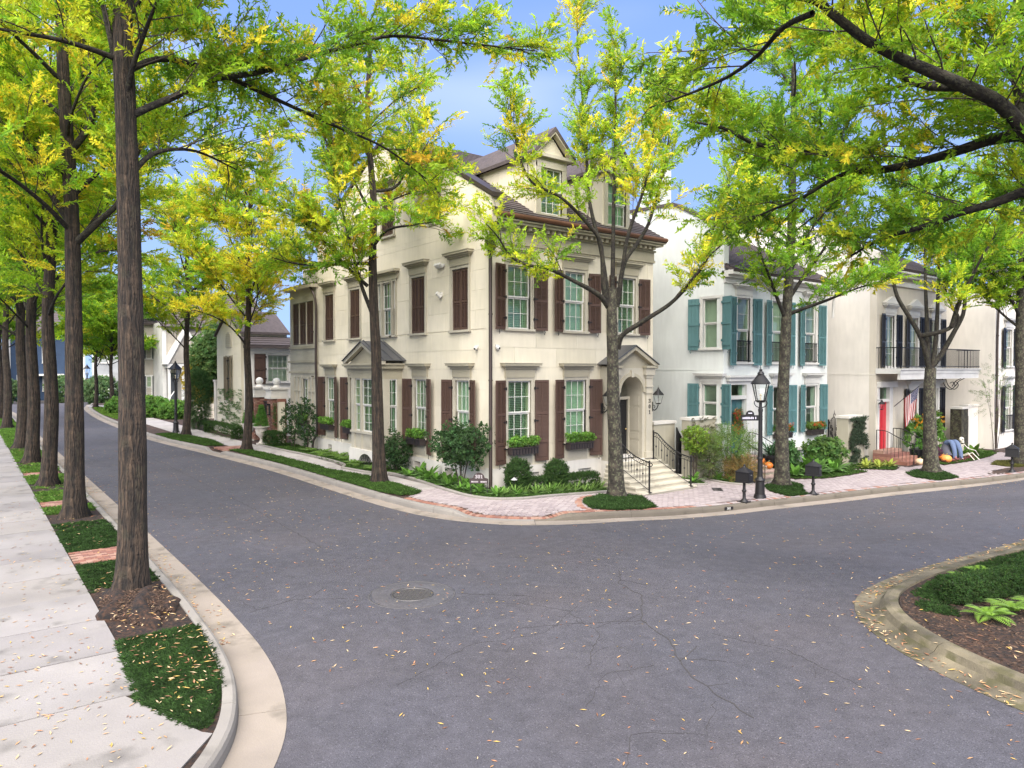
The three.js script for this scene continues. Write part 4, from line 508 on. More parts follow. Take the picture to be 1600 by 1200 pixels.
// steps and railings of the cream house
{
  const st = thing('entrance_steps', 'cream stone steps rising to the arched door of the cream house', 'steps', [5.6, gy(5.6, 1.5) + 0.1, 0.49]);
  const n = 6, rise = (0.62 + 0.32 - 0.06) / n; for (let k = 0; k < n; k++) { const d = 0.35 + (n - 1 - k) * 0.285, w = 1.2 + (n - 1 - k) * 0.03, m = new Mk(); m.box(-w, w, k * rise - (k ? 0 : 0.2), (k + 1) * rise - 0.05, 0, d - 0.03); mesh('riser', m, mTrimLight, st); const tr = new Mk(); tr.box(-w - 0.03, w + 0.03, (k + 1) * rise - 0.05, (k + 1) * rise, 0, d); mesh('tread', tr, mat([0.66, 0.62, 0.5], { t: tConc }), st); }
  const railing = (x, label) => { const r = thing('stair_railing', label, 'railing', [5.6 + x, gy(5.6, 1.5) + 0.1, 0.49], 0, 'iron railings of the cream house steps'); const H = n * rise, top = (z) => H + 0.95 - Math.max(0, z - 0.3) * (rise / 0.285) - 0.0, N = 16;
    const rail = new Mk(), pts = [], pts2 = []; for (let i = 0; i <= N; i++) { const z = 0.1 + i / N * 1.62, bow = -0.16 * Math.sin(Math.PI * Math.min(1, Math.max(0, (z - 0.2) / 1.5))); pts.push([0, top(z) + bow, z]); pts2.push([0, top(z) + bow - 0.14, z]); } rail.tube(pts, 0.02, 6, 40); rail.tube(pts2, 0.012, 5, 40); rail.tube([[0, top(1.72), 1.72], [0.03, top(1.72) - 0.02, 1.8], [0.06, top(1.72) - 0.08, 1.82], [0.03, top(1.72) - 0.13, 1.76], [0, top(1.72) - 0.08, 1.74]], 0.016, 5); mesh('handrail', rail, mIron, r);
    const scr = new Mk(); for (let i = 0; i < 11; i++) { const z = 0.2 + i * 0.14, bow = -0.16 * Math.sin(Math.PI * Math.min(1, (z - 0.2) / 1.5)), y = top(z) + bow - 0.07; scr.add(new THREE.TorusGeometry(0.048, 0.009, 5, 12, 5), M4().makeRotationY(HALF).setPosition(0, y, z)); } mesh('scroll', scr, mIron, r);
    for (let i = 1; i < 13; i++) { const z = 0.1 + i * 0.125, bow = -0.16 * Math.sin(Math.PI * Math.min(1, Math.max(0, (z - 0.2) / 1.5))), yb = Math.max(0, H - Math.max(0, z - 0.35) * (rise / 0.285)) + 0.12, y1 = top(z) + bow - 0.14, m = new Mk(); m.bar([0, yb, z], [0, y1, z], 0.0085, 5); if (i % 2) m.ball(0, (yb + y1) / 2, z, 0.028, 6, 1.4); mesh('baluster', m, mIron, r); }
    const lo = new Mk(); lo.bar([0, H + 0.1, 0.1], [0, 0.2, 1.75], 0.011, 5); mesh('lower_rail', lo, mIron, r);
    for (const z of [0.1, 1.75]) { const m = new Mk(), yb = z < 1 ? H : 0.13; m.box(-0.02, 0.02, yb - 0.02, top(z) + 0.02, z - 0.02, z + 0.02); m.ball(0, top(z) + 0.05, z, 0.035, 8); m.box(-0.06, 0.06, yb - 0.01, yb + 0.02, z - 0.06, z + 0.06); mesh('post', m, mIron, r); } };
  railing(-1.0, 'black iron stair railing on the side of the cream house by the mottled trunk'); railing(1.08, 'black iron stair railing on the side of the steps by the garden wall');
}
// ---- the mint house with teal shutters
const mint = thing('townhouse', 'pale mint stucco townhouse with teal shutters and iron window guards', 'house', [9.88, 0, 1.2]);
{
  const F = facade(mint, 0, 0, 0), S = facade(mint, 0, 0, -HALF), W = 7.5;
  const up = [1.25, 3.62, 6.08], lo = [3.75, 6.2];
  const fh = []; for (const c of up) fh.push([c - 0.42, c + 0.42, 4.02, 6.5]); for (const c of lo) fh.push([c - 0.46, c + 0.46, 1.2, 3.05]); fh.push([0.42, 1.4, 0.45, 3.2]);
  wall(F, 0, W, -1, 7.4, fh, [mMint], {});
  const b = new Mk(); b.box(-0.03, W + 0.03, 0.36, 0.5, -0.01, 0.08); mesh('plinth_band', b, mWhite, mint);
  wall(S, -14, -0.301, -1, 7.4, [[-0.94, -0.14, 4.55, 6.45], [-0.94, -0.14, 1.75, 3.18]], [mMint], {});
  const g = new Mk(); g.poly([[0, 7.4], [0, 9.0], [-2.4, 10.3], [-9, 10.6], [-14, 8.5], [-14, 7.4]], -0.3, 0); S.put(mesh('parapet_gable', g, mMint, mint), 0);
  const cop = new Mk(); cop.poly([[0.08, 8.98], [0.08, 9.1], [-2.4, 10.42], [-9, 10.72], [-9, 10.6], [-2.4, 10.3]], -0.36, 0.05); S.put(mesh('coping', cop, mSlate, mint), 0);
  const ln = new Mk(); ln.box(-14, 0, 3.72, 3.75, -0.005, 0.012); S.put(mesh('string_course', ln, mMint, mint), 0);
  for (const c of up) { windowAt(F, c, 4.02, 6.5, 0.84, { trim: mWhite, hoodMat: mWhite, cols: 1, rows: 2, blindMat: mWhite, hoodH: 0.4 }); shutters(F, c, 3.9, 6.5, 0.84, 0.47, mTeal, { hinge: mTeal, open: 0.18 });
    const r = group('window_guard', mint); r.position.set(c, 4.02, 0.04); const bars = new Mk(); bars.box(-0.46, 0.46, 0.8, 0.84, -0.01, 0.02); bars.box(-0.46, 0.46, 0.05, 0.08, -0.01, 0.02); mesh('rail', bars, mIron, r); for (let k = 0; k <= 9; k++) mesh('bar', cached('gbar', () => new Mk().box(-0.009, 0.009, 0, 0.8, -0.009, 0.009).geo()), mIron, r).position.set(-0.44 + k * 0.0978, 0.03, 0.005); }
  for (const c of lo) { windowAt(F, c, 1.2, 3.05, 0.92, { trim: mWhite, hoodMat: mWhite, cols: 1, rows: 1, blind: false, hoodH: 0.42 }); shutters(F, c, 1.12, 3.1, 0.92, 0.47, mTeal, { hinge: mTeal, open: 0.18 }); }
  // side windows with board shutters
  for (const [a, b2] of [[4.55, 6.45], [1.75, 3.18]]) { windowAt(S, -0.54, a, b2, 0.8, { trim: mWhite, hoodMat: mWhite, cols: 1, rows: 1, blindMat: mWhite, hood: a < 3, hoodH: 0.3 }); shutters(S, -0.54, a - 0.06, b2 + 0.02, 0.8, 0.46, mTeal, { boards: a > 3, hinge: mTeal, open: 0.2 }); }
  // front door with transom and wreath
  const p = group('entrance', mint); p.position.set(0.92, 0, 0); const f = new Mk(); f.box(-0.66, -0.49, 0.45, 3.3, -0.2, 0.06); f.box(0.49, 0.66, 0.45, 3.3, -0.2, 0.06); f.box(-0.49, 0.49, 2.6, 2.74, -0.2, 0.05); f.box(-0.49, 0.49, 3.16, 3.3, -0.2, 0.06); f.box(-0.75, 1.55, 3.3, 3.44, -0.05, 0.16); f.box(-0.82, 1.62, 3.44, 3.52, -0.05, 0.24); f.box(0.66, 1.4, 0.45, 3.3, -0.01, 0.035); f.box(0.95, 1.02, 0.45, 3.3, 0.03, 0.06); mesh('door_frame', f, mWhite, p);
  const d = new Mk(); d.box(-0.49, 0.49, 0.5, 2.6, -0.2, -0.15); for (const [a, c] of [[0.65, 1.3], [1.45, 2.45]]) for (const x of [-0.22, 0.22]) d.box(x - 0.16, x + 0.16, a, c, -0.15, -0.135); const dd = mesh('door', d, mTealDoor, p); mesh('knob', new Mk().ball(0.38, 1.4, -0.11, 0.03), mWhite, dd);
  mesh('transom', new Mk().box(-0.49, 0.49, 2.74, 3.16, -0.15, -0.14), mGlass, p);
  // cornice and roof
  const c = new Mk(); c.box(-0.02, W + 0.05, 7.0, 7.2, -0.01, 0.06); c.box(-0.05, W + 0.1, 7.2, 7.3, -0.01, 0.2); c.box(0, W + 0.2, 7.3, 7.45, -0.1, 0.4); mesh('cornice', c, mWhite, mint);
  sheetRoof('roof', mint, [[0.02, 7.48, 0.45], [W + 0.1, 7.48, 0.45], [W + 0.1, 10.1, -4.6], [0.02, 10.1, -4.6]], mSlate, { rows: 26 });
  const rw = new Mk(); rw.box(W - 0.3, W, -1, 7.45, -14, -0.3); rw.box(0.3, W - 0.3, -1, 7.3, -14, -13.7); rw.box(0.31, W - 0.31, 3.4, 3.7, -13.6, -0.31); rw.box(0.31, W - 0.31, 0.1, 0.4, -13.6, -0.31); rw.box(0.3, W, 7.3, 7.4, -14, -0.3); mesh('rear_wall', rw, mMint, mint);
  const dp = new Mk(); dp.tube([[W + 0.05, 7.4, 0.3], [W + 0.3, 7.1, 0.2], [W + 0.42, 6.9, 0.05], [W + 0.42, 6.0, 0.0]], 0.05, 7); mesh('downpipe', dp, mWhite, mint);
  const ch = new Mk(); ch.box(0.02, 0.8, 9.6, 12.0, -4.2, -3.2); mesh('chimney', ch, mMint, mint);
}
// steps, railings and pumpkins of the mint house
{
  const y0 = gy(10, 2.5) + 0.12, st = thing('entrance_steps', 'brick-fronted stone steps up to the teal door', 'steps', [10.72, y0, 1.22]);
  const n = 5, rise = (0.45 - y0) / n; for (let k = 0; k < n; k++) { const d = 0.5 + (n - 1 - k) * 0.29; mesh('riser', new Mk().box(-0.75, 0.75, k ? k * rise : -0.2, (k + 1) * rise - 0.05, 0, d - 0.03), mat([0.4, 0.36, 0.26], { t: tPaver }), st); mesh('tread', new Mk().box(-0.78, 0.78, (k + 1) * rise - 0.05, (k + 1) * rise, 0, d), mat([0.5, 0.36, 0.29], { t: tPaver }), st); }
  for (const [x, lb] of [[-0.7, 'plain black iron railing of the teal door steps beside the feathery shrubs'], [0.7, 'plain black iron railing of the teal door steps beside the dark urn']]) { const r = thing('stair_railing', lb, 'railing', [10.72 + x, y0, 1.22], 0, 'railings of the mint house steps'), H = n * rise, m = new Mk(), sl = H / 1.5; m.tube([[0, H + 0.85, 0.05], [0, H + 0.82, 0.4], [0, 1.0, 1.6], [0, 0.92, 1.75]], 0.016, 6); mesh('handrail', m, mIron, r); for (let k = 0; k < 12; k++) { const z = 0.08 + k * 0.145; mesh('baluster', new Mk().bar([0, Math.max(0.05, H - Math.max(0, z - 0.4) * sl), z], [0, Math.min(H + 0.83, H + 0.85 - Math.max(0, z - 0.3) * sl), z], k % 11 ? 0.008 : 0.016, 5), mIron, r); } }
  const mPump = mat([0.72, 0.2, 0.02], { roughness: 0.5, t: tGrain });
  const pg = (r) => { const g = new THREE.SphereGeometry(r, 24, 14), p = g.attributes.position; for (let i = 0; i < p.count; i++) { const a = Math.atan2(p.getZ(i), p.getX(i)), k = 1 - 0.07 * Math.pow(Math.abs(Math.cos(a * 5)), 0.4) * 1; p.setXYZ(i, p.getX(i) * (0.93 + 0.07 * Math.abs(Math.sin(a * 5))), p.getY(i) * 0.8 * (1 - 0.12 * Math.exp(-((p.getX(i) ** 2 + p.getZ(i) ** 2) / (r * r)) * 12)), p.getZ(i) * (0.93 + 0.07 * Math.abs(Math.sin(a * 5)))); } g.computeVertexNormals(); return new Mk().add(g).geo(); };
  globalThis.pumpkin = (x, y, z, r, label, m = mPump) => { const t = thing('pumpkin', label, 'pumpkin', [x, y, z]); mesh('fruit', pg(r), m, t).position.y = r * 0.78; mesh('stem', new Mk().tube([[0, r * 1.45, 0], [0.01, r * 1.68, 0.01], [0.04, r * 1.82, 0.02]], r * 0.1, 6), mat([0.18, 0.16, 0.06]), t); return t; };
  pumpkin(11.25, y0 + 2 * rise, 2.25, 0.17, 'orange pumpkin on the lower step by the teal door'); pumpkin(11.22, y0 + 3 * rise, 1.97, 0.16, 'orange pumpkin on the upper step by the teal door');
}
// ---- the pale house with balcony
const pale = thing('townhouse', 'pale stucco townhouse with black shutters, iron balcony and red door', 'house', [18.9, 0, 2.6]);
{
  const F = facade(pale, 0, 0, 0), S = facade(pale, 0, 0, -HALF), W = 7.3;
  const up = [1.22, 3.62, 5.95], mFront = mat([0.6, 0.55, 0.46], { t: tStucco, b: bStucco, bs: 0.0025 });
  const fh = []; for (const c of up) fh.push([c - 0.42, c + 0.42, 3.85, 6.15]); for (const c of up.slice(1)) fh.push([c - 0.42, c + 0.42, 0.9, 2.8]); fh.push([0.12, 1.7, 0.1, 3.0]);
  wall(F, 0, W, -1, 8.2, fh, [mFront], {}); wall(S, -14, -0.301, -1, 8.6, [[-4.6, -4.1, 0.9, 2.6]], [mPale], {});
  const bs = new Mk(); bs.box(-4.6, -4.1, 0.9, 2.6, -0.2, 0.05); S.put(mesh('side_shutter', bs, mBlack, pale), 0); const ln = new Mk(); ln.box(-14, 0, 3.5, 3.53, -0.005, 0.012); S.put(mesh('string_course', ln, mPale, pale), 0);
  for (const c of up) { windowAt(F, c, 3.85, 6.15, 0.84, { trim: mWhite, hoodMat: mWhite, cols: 2, rows: 4, single: true, blind: false, hoodH: 0.4 }); shutters(F, c, 3.85, 6.2, 0.84, 0.42, mBlack, { open: 0.12 }); mesh('pediment', new Mk().poly([[-0.75, 0], [0.75, 0], [0, 0.32]], 0, 0.16), mWhite, pale).position.set(c, 6.68, 0); }
  for (const c of up.slice(1)) { windowAt(F, c, 0.9, 2.8, 0.84, { trim: mWhite, hoodMat: mWhite, cols: 2, rows: 3, blind: false, hoodH: 0.3 }); shutters(F, c, 0.85, 2.85, 0.84, 0.42, mBlack, { open: 0.12 }); }
  // balcony
  const b = group('balcony', pale); b.position.set(0, 0, 0); const D = 1.05; mesh('balcony_floor', new Mk().box(-0.05, 8.6, 3.55, 3.72, 0, D).box(-0.05, 8.65, 3.72, 3.78, 0, D + 0.06), mWhite, b); mesh('balcony_fascia', new Mk().box(0, 8.55, 3.3, 3.55, D - 0.15, D - 0.03), mWhite, b);
  const rl = new Mk(); rl.box(-0.02, 8.6, 4.66, 4.7, D - 0.04, D); rl.box(-0.02, 8.6, 3.86, 3.89, D - 0.035, D - 0.005); rl.box(-0.02, 0.02, 4.66, 4.7, 0, D); rl.box(8.56, 8.6, 4.66, 4.7, 0, D); mesh('balcony_rail', rl, mIron, b); const bg = cached('balb', () => new Mk().box(-0.009, 0.009, 3.78, 4.68, -0.009, 0.009).geo()); for (let x = 0.02; x < 8.6; x += 0.125) mesh('balcony_bar', bg, mIron, b).position.set(x, 0, D - 0.02);
  for (let z = 0.1; z < D; z += 0.13) for (const x of [0, 8.58]) mesh('balcony_bar', bg, mIron, b).position.set(x, 0, z);
  const sc = new Mk(); for (const x of [6.6, 7.0]) { sc.tube([[x, 3.3, 0.1], [x, 2.9, 0.25], [x, 2.75, 0.5], [x, 2.95, 0.68], [x, 3.12, 0.58], [x, 3.05, 0.45]], 0.02, 6); sc.tube([[x, 3.3, D - 0.1], [x, 3.15, 0.7], [x, 2.9, 0.55]], 0.02, 6); } mesh('balcony_bracket', sc, mIron, b);
  // entrance recess with red door
  const e = group('entrance', pale); const f = new Mk(); f.box(0.12, 0.26, 0.1, 3.0, -0.2, 0.05); f.box(1.2, 1.34, 0.1, 3.0, -0.2, 0.05); f.box(1.34, 1.7, 0.1, 3.0, -0.2, -0.02); f.box(0.1, 1.75, 2.95, 3.2, -0.2, 0.15); f.box(0.26, 1.2, 2.3, 2.42, -0.2, 0.03); mesh('door_frame', f, mWhite, e);
  mesh('door', new Mk().box(0.26, 1.2, 0.12, 2.3, -0.16, -0.1).box(0.38, 0.66, 0.3, 1.0, -0.1, -0.085).box(0.8, 1.08, 0.3, 1.0, -0.1, -0.085).box(0.38, 0.66, 1.15, 2.1, -0.1, -0.085).box(0.8, 1.08, 1.15, 2.1, -0.1, -0.085), mat([0.42, 0.02, 0.03], { roughness: 0.4 }), e); mesh('transom', new Mk().box(0.26, 1.2, 2.42, 2.95, -0.12, -0.11), mGlass, e);
  const lt = new Mk(); lantern(lt, 0.55, 0, 0, 0); lt.bar([0, 0.4, 0], [-0.12, 0.4, -0.15], 0.012); const l = mesh('wall_lantern', lt, mIron, e); l.position.set(0.02, 2.0, 0.25); mesh('lantern_glass', lanternGlass(0.55), mGlassClear, e).position.set(0.02, 2.0, 0.25);
  // cornice, roof
  const c = new Mk(); c.box(0, W, 7.5, 7.7, -0.01, 0.08); c.box(-0.05, W + 0.1, 7.9, 8.05, -0.01, 0.25); c.box(-0.05, W + 0.2, 8.05, 8.2, -0.1, 0.4); mesh('cornice', c, mWhite, pale);
  sheetRoof('roof', pale, [[0.02, 8.22, 0.45], [W + 0.2, 8.22, 0.45], [W + 0.2, 11, -5], [0.02, 11, -5]], mSlate, { rows: 24 }); const g = new Mk(); g.poly([[0, 8.6], [0, 8.9], [-5, 11.4], [-14, 11], [-14, 8.6]], -0.3, 0); S.put(mesh('parapet_gable', g, mPale, pale), 0);
  mesh('rear_wall', new Mk().box(W - 0.3, W, -1, 8.2, -14, -0.3).box(0.3, W - 0.3, -1, 8.2, -14, -13.7).box(0.31, W - 0.31, 3.3, 3.6, -13.6, -0.31).box(0.31, W - 0.31, -0.2, 0.08, -13.6, -0.31).box(0.31, W - 0.31, 7.9, 8.1, -13.6, -0.31).box(W, W + 4, -1, 7.5, -6, -5.7).box(W + 3.7, W + 4, -1, 7.5, -5.7, -1.5), mPale, pale);
  // recessed wing
  const Wg = facade(pale, W, -1.1, 0); wall(Wg, 0, 4.0, -1, 7.6, [[0.7, 2.1, 1.4, 2.9]], [mPale], { name: 'wing_wall' }); windowAt(Wg, 1.4, 1.4, 2.9, 1.4, { trim: mWhite, hood: false, cols: 4, rows: 2, blind: false }); shutters(Wg, 1.4, 1.35, 2.92, 1.4, 0.6, mBlack, { open: 0.05, skip: 1 }); mesh('wing_roof', new Mk().box(W, W + 4, 7.6, 7.75, -6, -0.9), mSlate, pale);
}
const far = thing('townhouse', 'cream townhouse past the balcony, with a long brown downpipe and narrow black shutters', 'house', [28.4, 0, 4.0]);
{
  const F = facade(far, 0, 0, 0), S = facade(far, 0, 0, -HALF); const h = []; for (const c of [1.85, 5]) { h.push([c - 0.45, c + 0.45, 3.9, 5.8]); h.push([c - 0.45, c + 0.45, 0.6, 2.85]); }
  wall(F, 0, 9, -1, 8, h, [mPale], {}); wall(S, -8, -0.301, -1, 8, [], [mPale], {}); for (const c of [1.85, 5]) { windowAt(F, c, 3.9, 5.8, 0.9, { trim: mWhite, hoodMat: mWhite, cols: 3, rows: 3, blind: false }); shutters(F, c, 3.85, 5.85, 0.9, 0.45, mBlack, { open: 0.1 }); windowAt(F, c, 0.6, 2.85, 0.9, { trim: mWhite, hoodMat: mWhite, cols: 3, rows: 3, blind: false }); shutters(F, c, 0.5, 2.9, 0.9, 0.45, mBlack, { open: 0.1 }); const g = new Mk(); for (let k = 0; k < 9; k++) g.bar([c - 0.4 + k * 0.1, 0.62, 0.1], [c - 0.4 + k * 0.1, 1.35, 0.1], 0.01, 4); g.box(c - 0.45, c + 0.45, 1.33, 1.37, 0.08, 0.12); mesh('window_guard', g, mIron, far); }
  mesh('plinth', new Mk().box(-0.04, 9, -1, 0.35, 0, 0.04), mPlinth, far); mesh('rear_wall', new Mk().box(8.7, 9, -1, 8, -8, -0.3).box(0.3, 8.7, -1, 8, -8, -7.7).box(0.31, 8.69, 3.3, 3.6, -7.6, -0.31).box(0.31, 8.69, 7.7, 7.9, -7.6, -0.31), mPale, far); pipe(far, 0, 0, [[0.1, 7.9, 0.15], [0.1, 6, 0.08], [0.1, 3, 0.08], [0.1, -0.25, 0.08]]); mesh('cornice', new Mk().box(-0.1, 9.1, 7.8, 8.1, -0.2, 0.35), mWhite, far); sheetRoof('roof', far, [[-0.2, 8.1, 0.4], [9.2, 8.1, 0.4], [9.2, 10.8, -4], [-0.2, 10.8, -4]], mSlate, { rows: 20 });
}
// steps, flag, railings at the red door
{
  const y0 = gy(19, 4) + 0.12, st = thing('entrance_steps', 'red brick steps below the red door', 'steps', [19.6, y0, 2.62]); const n = 4, rise = 0.13; for (let k = 0; k < n; k++) mesh('step', new Mk().box(-0.95, 0.8, k ? k * rise + 0.001 : -0.15, (k + 1) * rise, 0, 0.45 + (n - 1 - k) * 0.33), mBrick[k % 4], st);
  for (const [x, lb] of [[-0.85, 'curved black railing of the brick steps against the pale wall'], [0.72, 'curved black railing of the brick steps beside the flower tub']]) { const r = thing('stair_railing', lb, 'railing', [19.6 + x, y0, 2.62], 0, 'railings of the brick steps'); mesh('handrail', new Mk().tube([[0, 1.4, 0.1], [0, 1.38, 0.5], [0, 1.15, 1.0], [0, 0.95, 1.5], [0, 0.9, 1.7]], 0.018, 6), mIron, r); for (let k = 0; k < 11; k++) { const z = 0.1 + k * 0.155; mesh('baluster', new Mk().bar([0, Math.max(0.05, 0.5 - k * 0.05), z], [0, 1.4 - Math.max(0, z - 0.35) * 0.38, z], k % 10 ? 0.009 : 0.018, 5), mIron, r); } }
  const fl = thing('flag', 'striped flag with a blue starred canton on a slanted pole', 'flag', [20.6, 2.06, 2.62]); mesh('pole', new Mk().bar([0, 0, 0], [-0.1, 0.95, 1.1], 0.018, 6), mat([0.05, 0.05, 0.055]), fl); 
  // cloth hangs from the pole: u along the pole (hoist), v hanging down (fly)
  const nx = 18, ny = 30, pos = [], uv = [], idx = []; for (let j = 0; j <= ny; j++) for (let i = 0; i <= nx; i++) { const u = i / nx, v = j / ny, t = 0.42 + 0.56 * u, wv = 0.05 * Math.sin(u * 9 + v * 3) * v; pos.push(-0.1 * t + wv + 0.1 * v + 0.25 * v * u, 0.95 * t - v * 1.3 - 0.02, 1.1 * t - v * 0.1 - wv - v * (u - 0.3) * 0.35); uv.push(u, v); }
  for (let j = 0; j < ny; j++) for (let i = 0; i < nx; i++) { const a = j * (nx + 1) + i, b = a + 1, c = a + nx + 1, d = c + 1; idx.push(a, c, b, b, c, d); }
  const g = new THREE.BufferGeometry(); g.setAttribute('position', new THREE.BufferAttribute(new Float32Array(pos), 3)); g.setAttribute('uv', new THREE.BufferAttribute(new Float32Array(uv), 2)); g.setIndex(idx); g.computeVertexNormals();
  const tf = tex(256, 256, (u, v) => { const s = u; if (s > 0.46 && v < 0.4) { const a = ((s - 0.46) / 0.54 * 9) % 1 - 0.5, b = (v / 0.4 * 8) % 1 - 0.5; return Math.hypot(a, b) < 0.26 ? [0.9, 0.9, 0.92] : [0.06, 0.1, 0.3]; } return Math.floor((1 - s) * 13) % 2 ? [0.88, 0.86, 0.84] : [0.62, 0.06, 0.1]; }, true, [1, 1]);
  const fm = new THREE.MeshPhysicalMaterial({ map: tf, roughness: 1, transmission: 0.1, thickness: 0, side: THREE.DoubleSide }); mesh('cloth', g, fm, fl);
}
// garden walls and gates between the houses
function gardenWall(label, x0, x1, z, yt, m, th = 0.35, trailing) { const w = thing('garden_wall', label, 'wall', [(x0 + x1) / 2, -0.6, z]); const hw = (x1 - x0) / 2; mesh('wall_body', new Mk().box(-hw, hw, 0, yt + 0.6 - 0.1, -th, 0), m, w); mesh('coping', new Mk().box(-hw - 0.04, hw + 0.04, yt + 0.5, yt + 0.6, -th - 0.05, 0.05), mPlinth, w); return w; }
gardenWall('low stucco garden wall against the corner of the cream house', 7.32, 8.5, 0.05, 1.82, mSandWall); gardenWall('taller vine-marked garden wall joined to the mint house', 8.28, 9.84, 0.9, 1.98, mSandWall);
gardenWall('ivy covered pier beside the ornate iron gate', 17.0, 18.45, 2.35, 1.75, mSandWall, 0.5); gardenWall('narrow wall end between the mint house and the iron gate', 17.35, 17.6, 1.0, 1.5, mSandWall, 0.3); gardenWall('moss stained gate pier of the pale house wing', 25.6, 26.4, 3.55, 1.9, mat([0.2, 0.18, 0.13], { t: tMoss, b: bGrain, bs: 0.01 }), 0.5); gardenWall('pale courtyard wall beside the dark plank gate', 27.0, 28.38, 3.3, 1.95, mPale, 0.3);
{ const g = thing('garden_gate', 'dark wooden garden gate with a scooped top beside the cream house', 'gate', [8.5, -0.35, 0.45]); const s = new THREE.Shape(); for (let k = 0; k < 6; k++) { const x0 = -0.38 + k * 0.127, sc = (x) => 2.0 - 0.42 * (1 - Math.pow(Math.abs(x) / 0.4, 2)); mesh('plank', new Mk().poly([[x0, 0], [x0 + 0.121, 0], [x0 + 0.121, sc(x0 + 0.121)], [x0, sc(x0)]], -0.03, 0.03), mBlack, g); } mesh('brace', new Mk().box(-0.38, 0.38, 0.3, 0.4, 0.03, 0.05).box(-0.38, 0.38, 1.3, 1.4, 0.03, 0.05), mBlack, g); }
{ const g = thing('garden_gate', 'ornate black wrought iron gate between the mint and pale houses', 'gate', [17.75, -0.35, 1.35]); for (let k = 0; k <= 8; k++) { const x = -0.46 + k * 0.115, h = 1.65 + 0.3 * (1 - Math.pow(x / 0.46, 2)); mesh('bar', new Mk().box(x - 0.012, x + 0.012, 0, h, -0.012, 0.012), mIron, g); } const m = new Mk(); m.box(-0.5, -0.46, 0, 1.9, -0.03, 0.03); m.box(0.46, 0.5, 0, 1.9, -0.03, 0.03); m.box(-0.46, 0.46, 0.9, 0.93, -0.02, 0.02); m.box(-0.46, 0.46, 0.1, 0.13, -0.02, 0.02); m.tube([[-0.48, 1.65, 0], [-0.25, 1.9, 0], [0, 1.98, 0], [0.25, 1.9, 0], [0.48, 1.65, 0]], 0.018, 5); mesh('gate_frame', m, mIron, g); const s = new Mk(); for (const x of [-0.25, 0.25]) for (const y of [0.5, 1.15, 1.45]) { s.add(new THREE.TorusGeometry(0.09, 0.014, 5, 14), M4().makeTranslation(x, y, 0)); s.add(new THREE.TorusGeometry(0.05, 0.012, 5, 12), M4().makeTranslation(x, y + 0.14, 0)); } s.add(new THREE.TorusGeometry(0.08, 0.014, 5, 14), M4().makeTranslation(0, 2.05, 0)); s.cyl(0, 2.1, 0, 0.02, 0.003, 0.2, 5); mesh('scroll', s, mIron, g); }
{ const g = thing('garden_gate', 'plain dark plank gate by the moss stained pier', 'gate', [26.75, -0.35, 3.3]); for (let k = 0; k < 4; k++) mesh('plank', new Mk().box(-0.34 + k * 0.17, -0.18 + k * 0.17, 0, 1.75, -0.03, 0.03), mBlack, g); }
// ---- houses along the side street beyond the cream house
const rear = thing('rear_house', 'white stucco house with brown plank shutters behind the ball-topped piers', 'house', [-0.86, 0, -20.55]);
{ const F = facade(rear, 0, 0, 0), mW = mat([0.78, 0.76, 0.72], { t: tStucco }); wall(F, 0, 6, 0, 4.9, [[1.02, 2.12, 3.05, 4.5]], [mW], {}); windowAt(F, 1.57, 3.05, 4.5, 1.1, { trim: mWhite, hood: false, cols: 4, rows: 2, blind: false }); shutters(F, 1.57, 2.95, 4.55, 1.1, 0.6, mBrown, { boards: true, open: 0.05 }); mesh('eave', new Mk().box(-0.2, 6.2, 4.85, 5.0, -0.2, 0.35), mSlate, rear); sheetRoof('roof', rear, [[-0.2, 5.0, 0.35], [6.2, 5.0, 0.35], [6.2, 5.5, -0.78], [-0.2, 5.5, -0.78]], mSlate, { rows: 4 }); mesh('side_wall', new Mk().box(5.7, 6, 0, 5, -0.78, -0.3).box(0, 5.7, 0, 5, -0.78, -0.7), mW, rear); }
const carriage = thing('carriage_house', 'cream carriage house with a steep gable, arched vent and one tall shuttered window', 'house', [-1, 0, -23.6]);
{ const S = facade(carriage, 0, 0, -HALF); wall(S, -2.25, 2.25, -0.3, 5.7, [[-0.3, 0.7, 2.1, 4.4]], mCream, { course: 0.6 }); const g = new Mk(); g.poly([[-2.25, 5.7], [2.25, 5.7], [0, 6.85]], -0.3, 0); S.put(mesh('gable', g, mCream[0], carriage), 0); for (const s of [-1, 1]) { const r = new Mk(); r.poly(s < 0 ? [[-2.45, 5.62], [0, 6.9], [0, 7.02], [-2.45, 5.74]] : [[2.45, 5.74], [0, 7.02], [0, 6.9], [2.45, 5.62]], -2.6, 0.12); S.put(mesh('roof', r, mSlate, carriage), 0); } mesh('side_wall', new Mk().box(0.3, 2.5, -0.3, 5.7, 1.95, 2.25), mCream[0], carriage); mesh('side_wall', new Mk().box(0.3, 2.5, -0.3, 5.7, -2.25, -1.95).box(2.2, 2.5, -0.3, 5.7, -1.95, 1.95), mCream[0], carriage);
  windowAt(S, 0.2, 2.1, 4.4, 1.0, { cols: 2, rows: 3, hood: false }); const w2 = mat([0.2, 0.16, 0.1], { t: tGrain }); shutters(S, 0.2, 2.0, 4.45, 0.55, 0.5, w2, { open: 0.1, off: -0.1 });
  const v = new Mk(), sh = new THREE.Shape(); sh.moveTo(-0.5, 0); sh.lineTo(0.5, 0); sh.lineTo(0.5, 0.35); sh.absarc(0, 0.35, 0.5, 0, Math.PI); v.add(new THREE.ExtrudeGeometry(sh, { depth: 0.06, bevelEnabled: false })); const vv = S.put(mesh('vent', v, mTrimLight, carriage), 0.15, 4.95); for (let k = 0; k < 7; k++) mesh('slat', new Mk().box(-0.36, 0.36, 0.08 + k * 0.1, 0.13 + k * 0.1, 0.06, 0.08), mTrim, vv); }
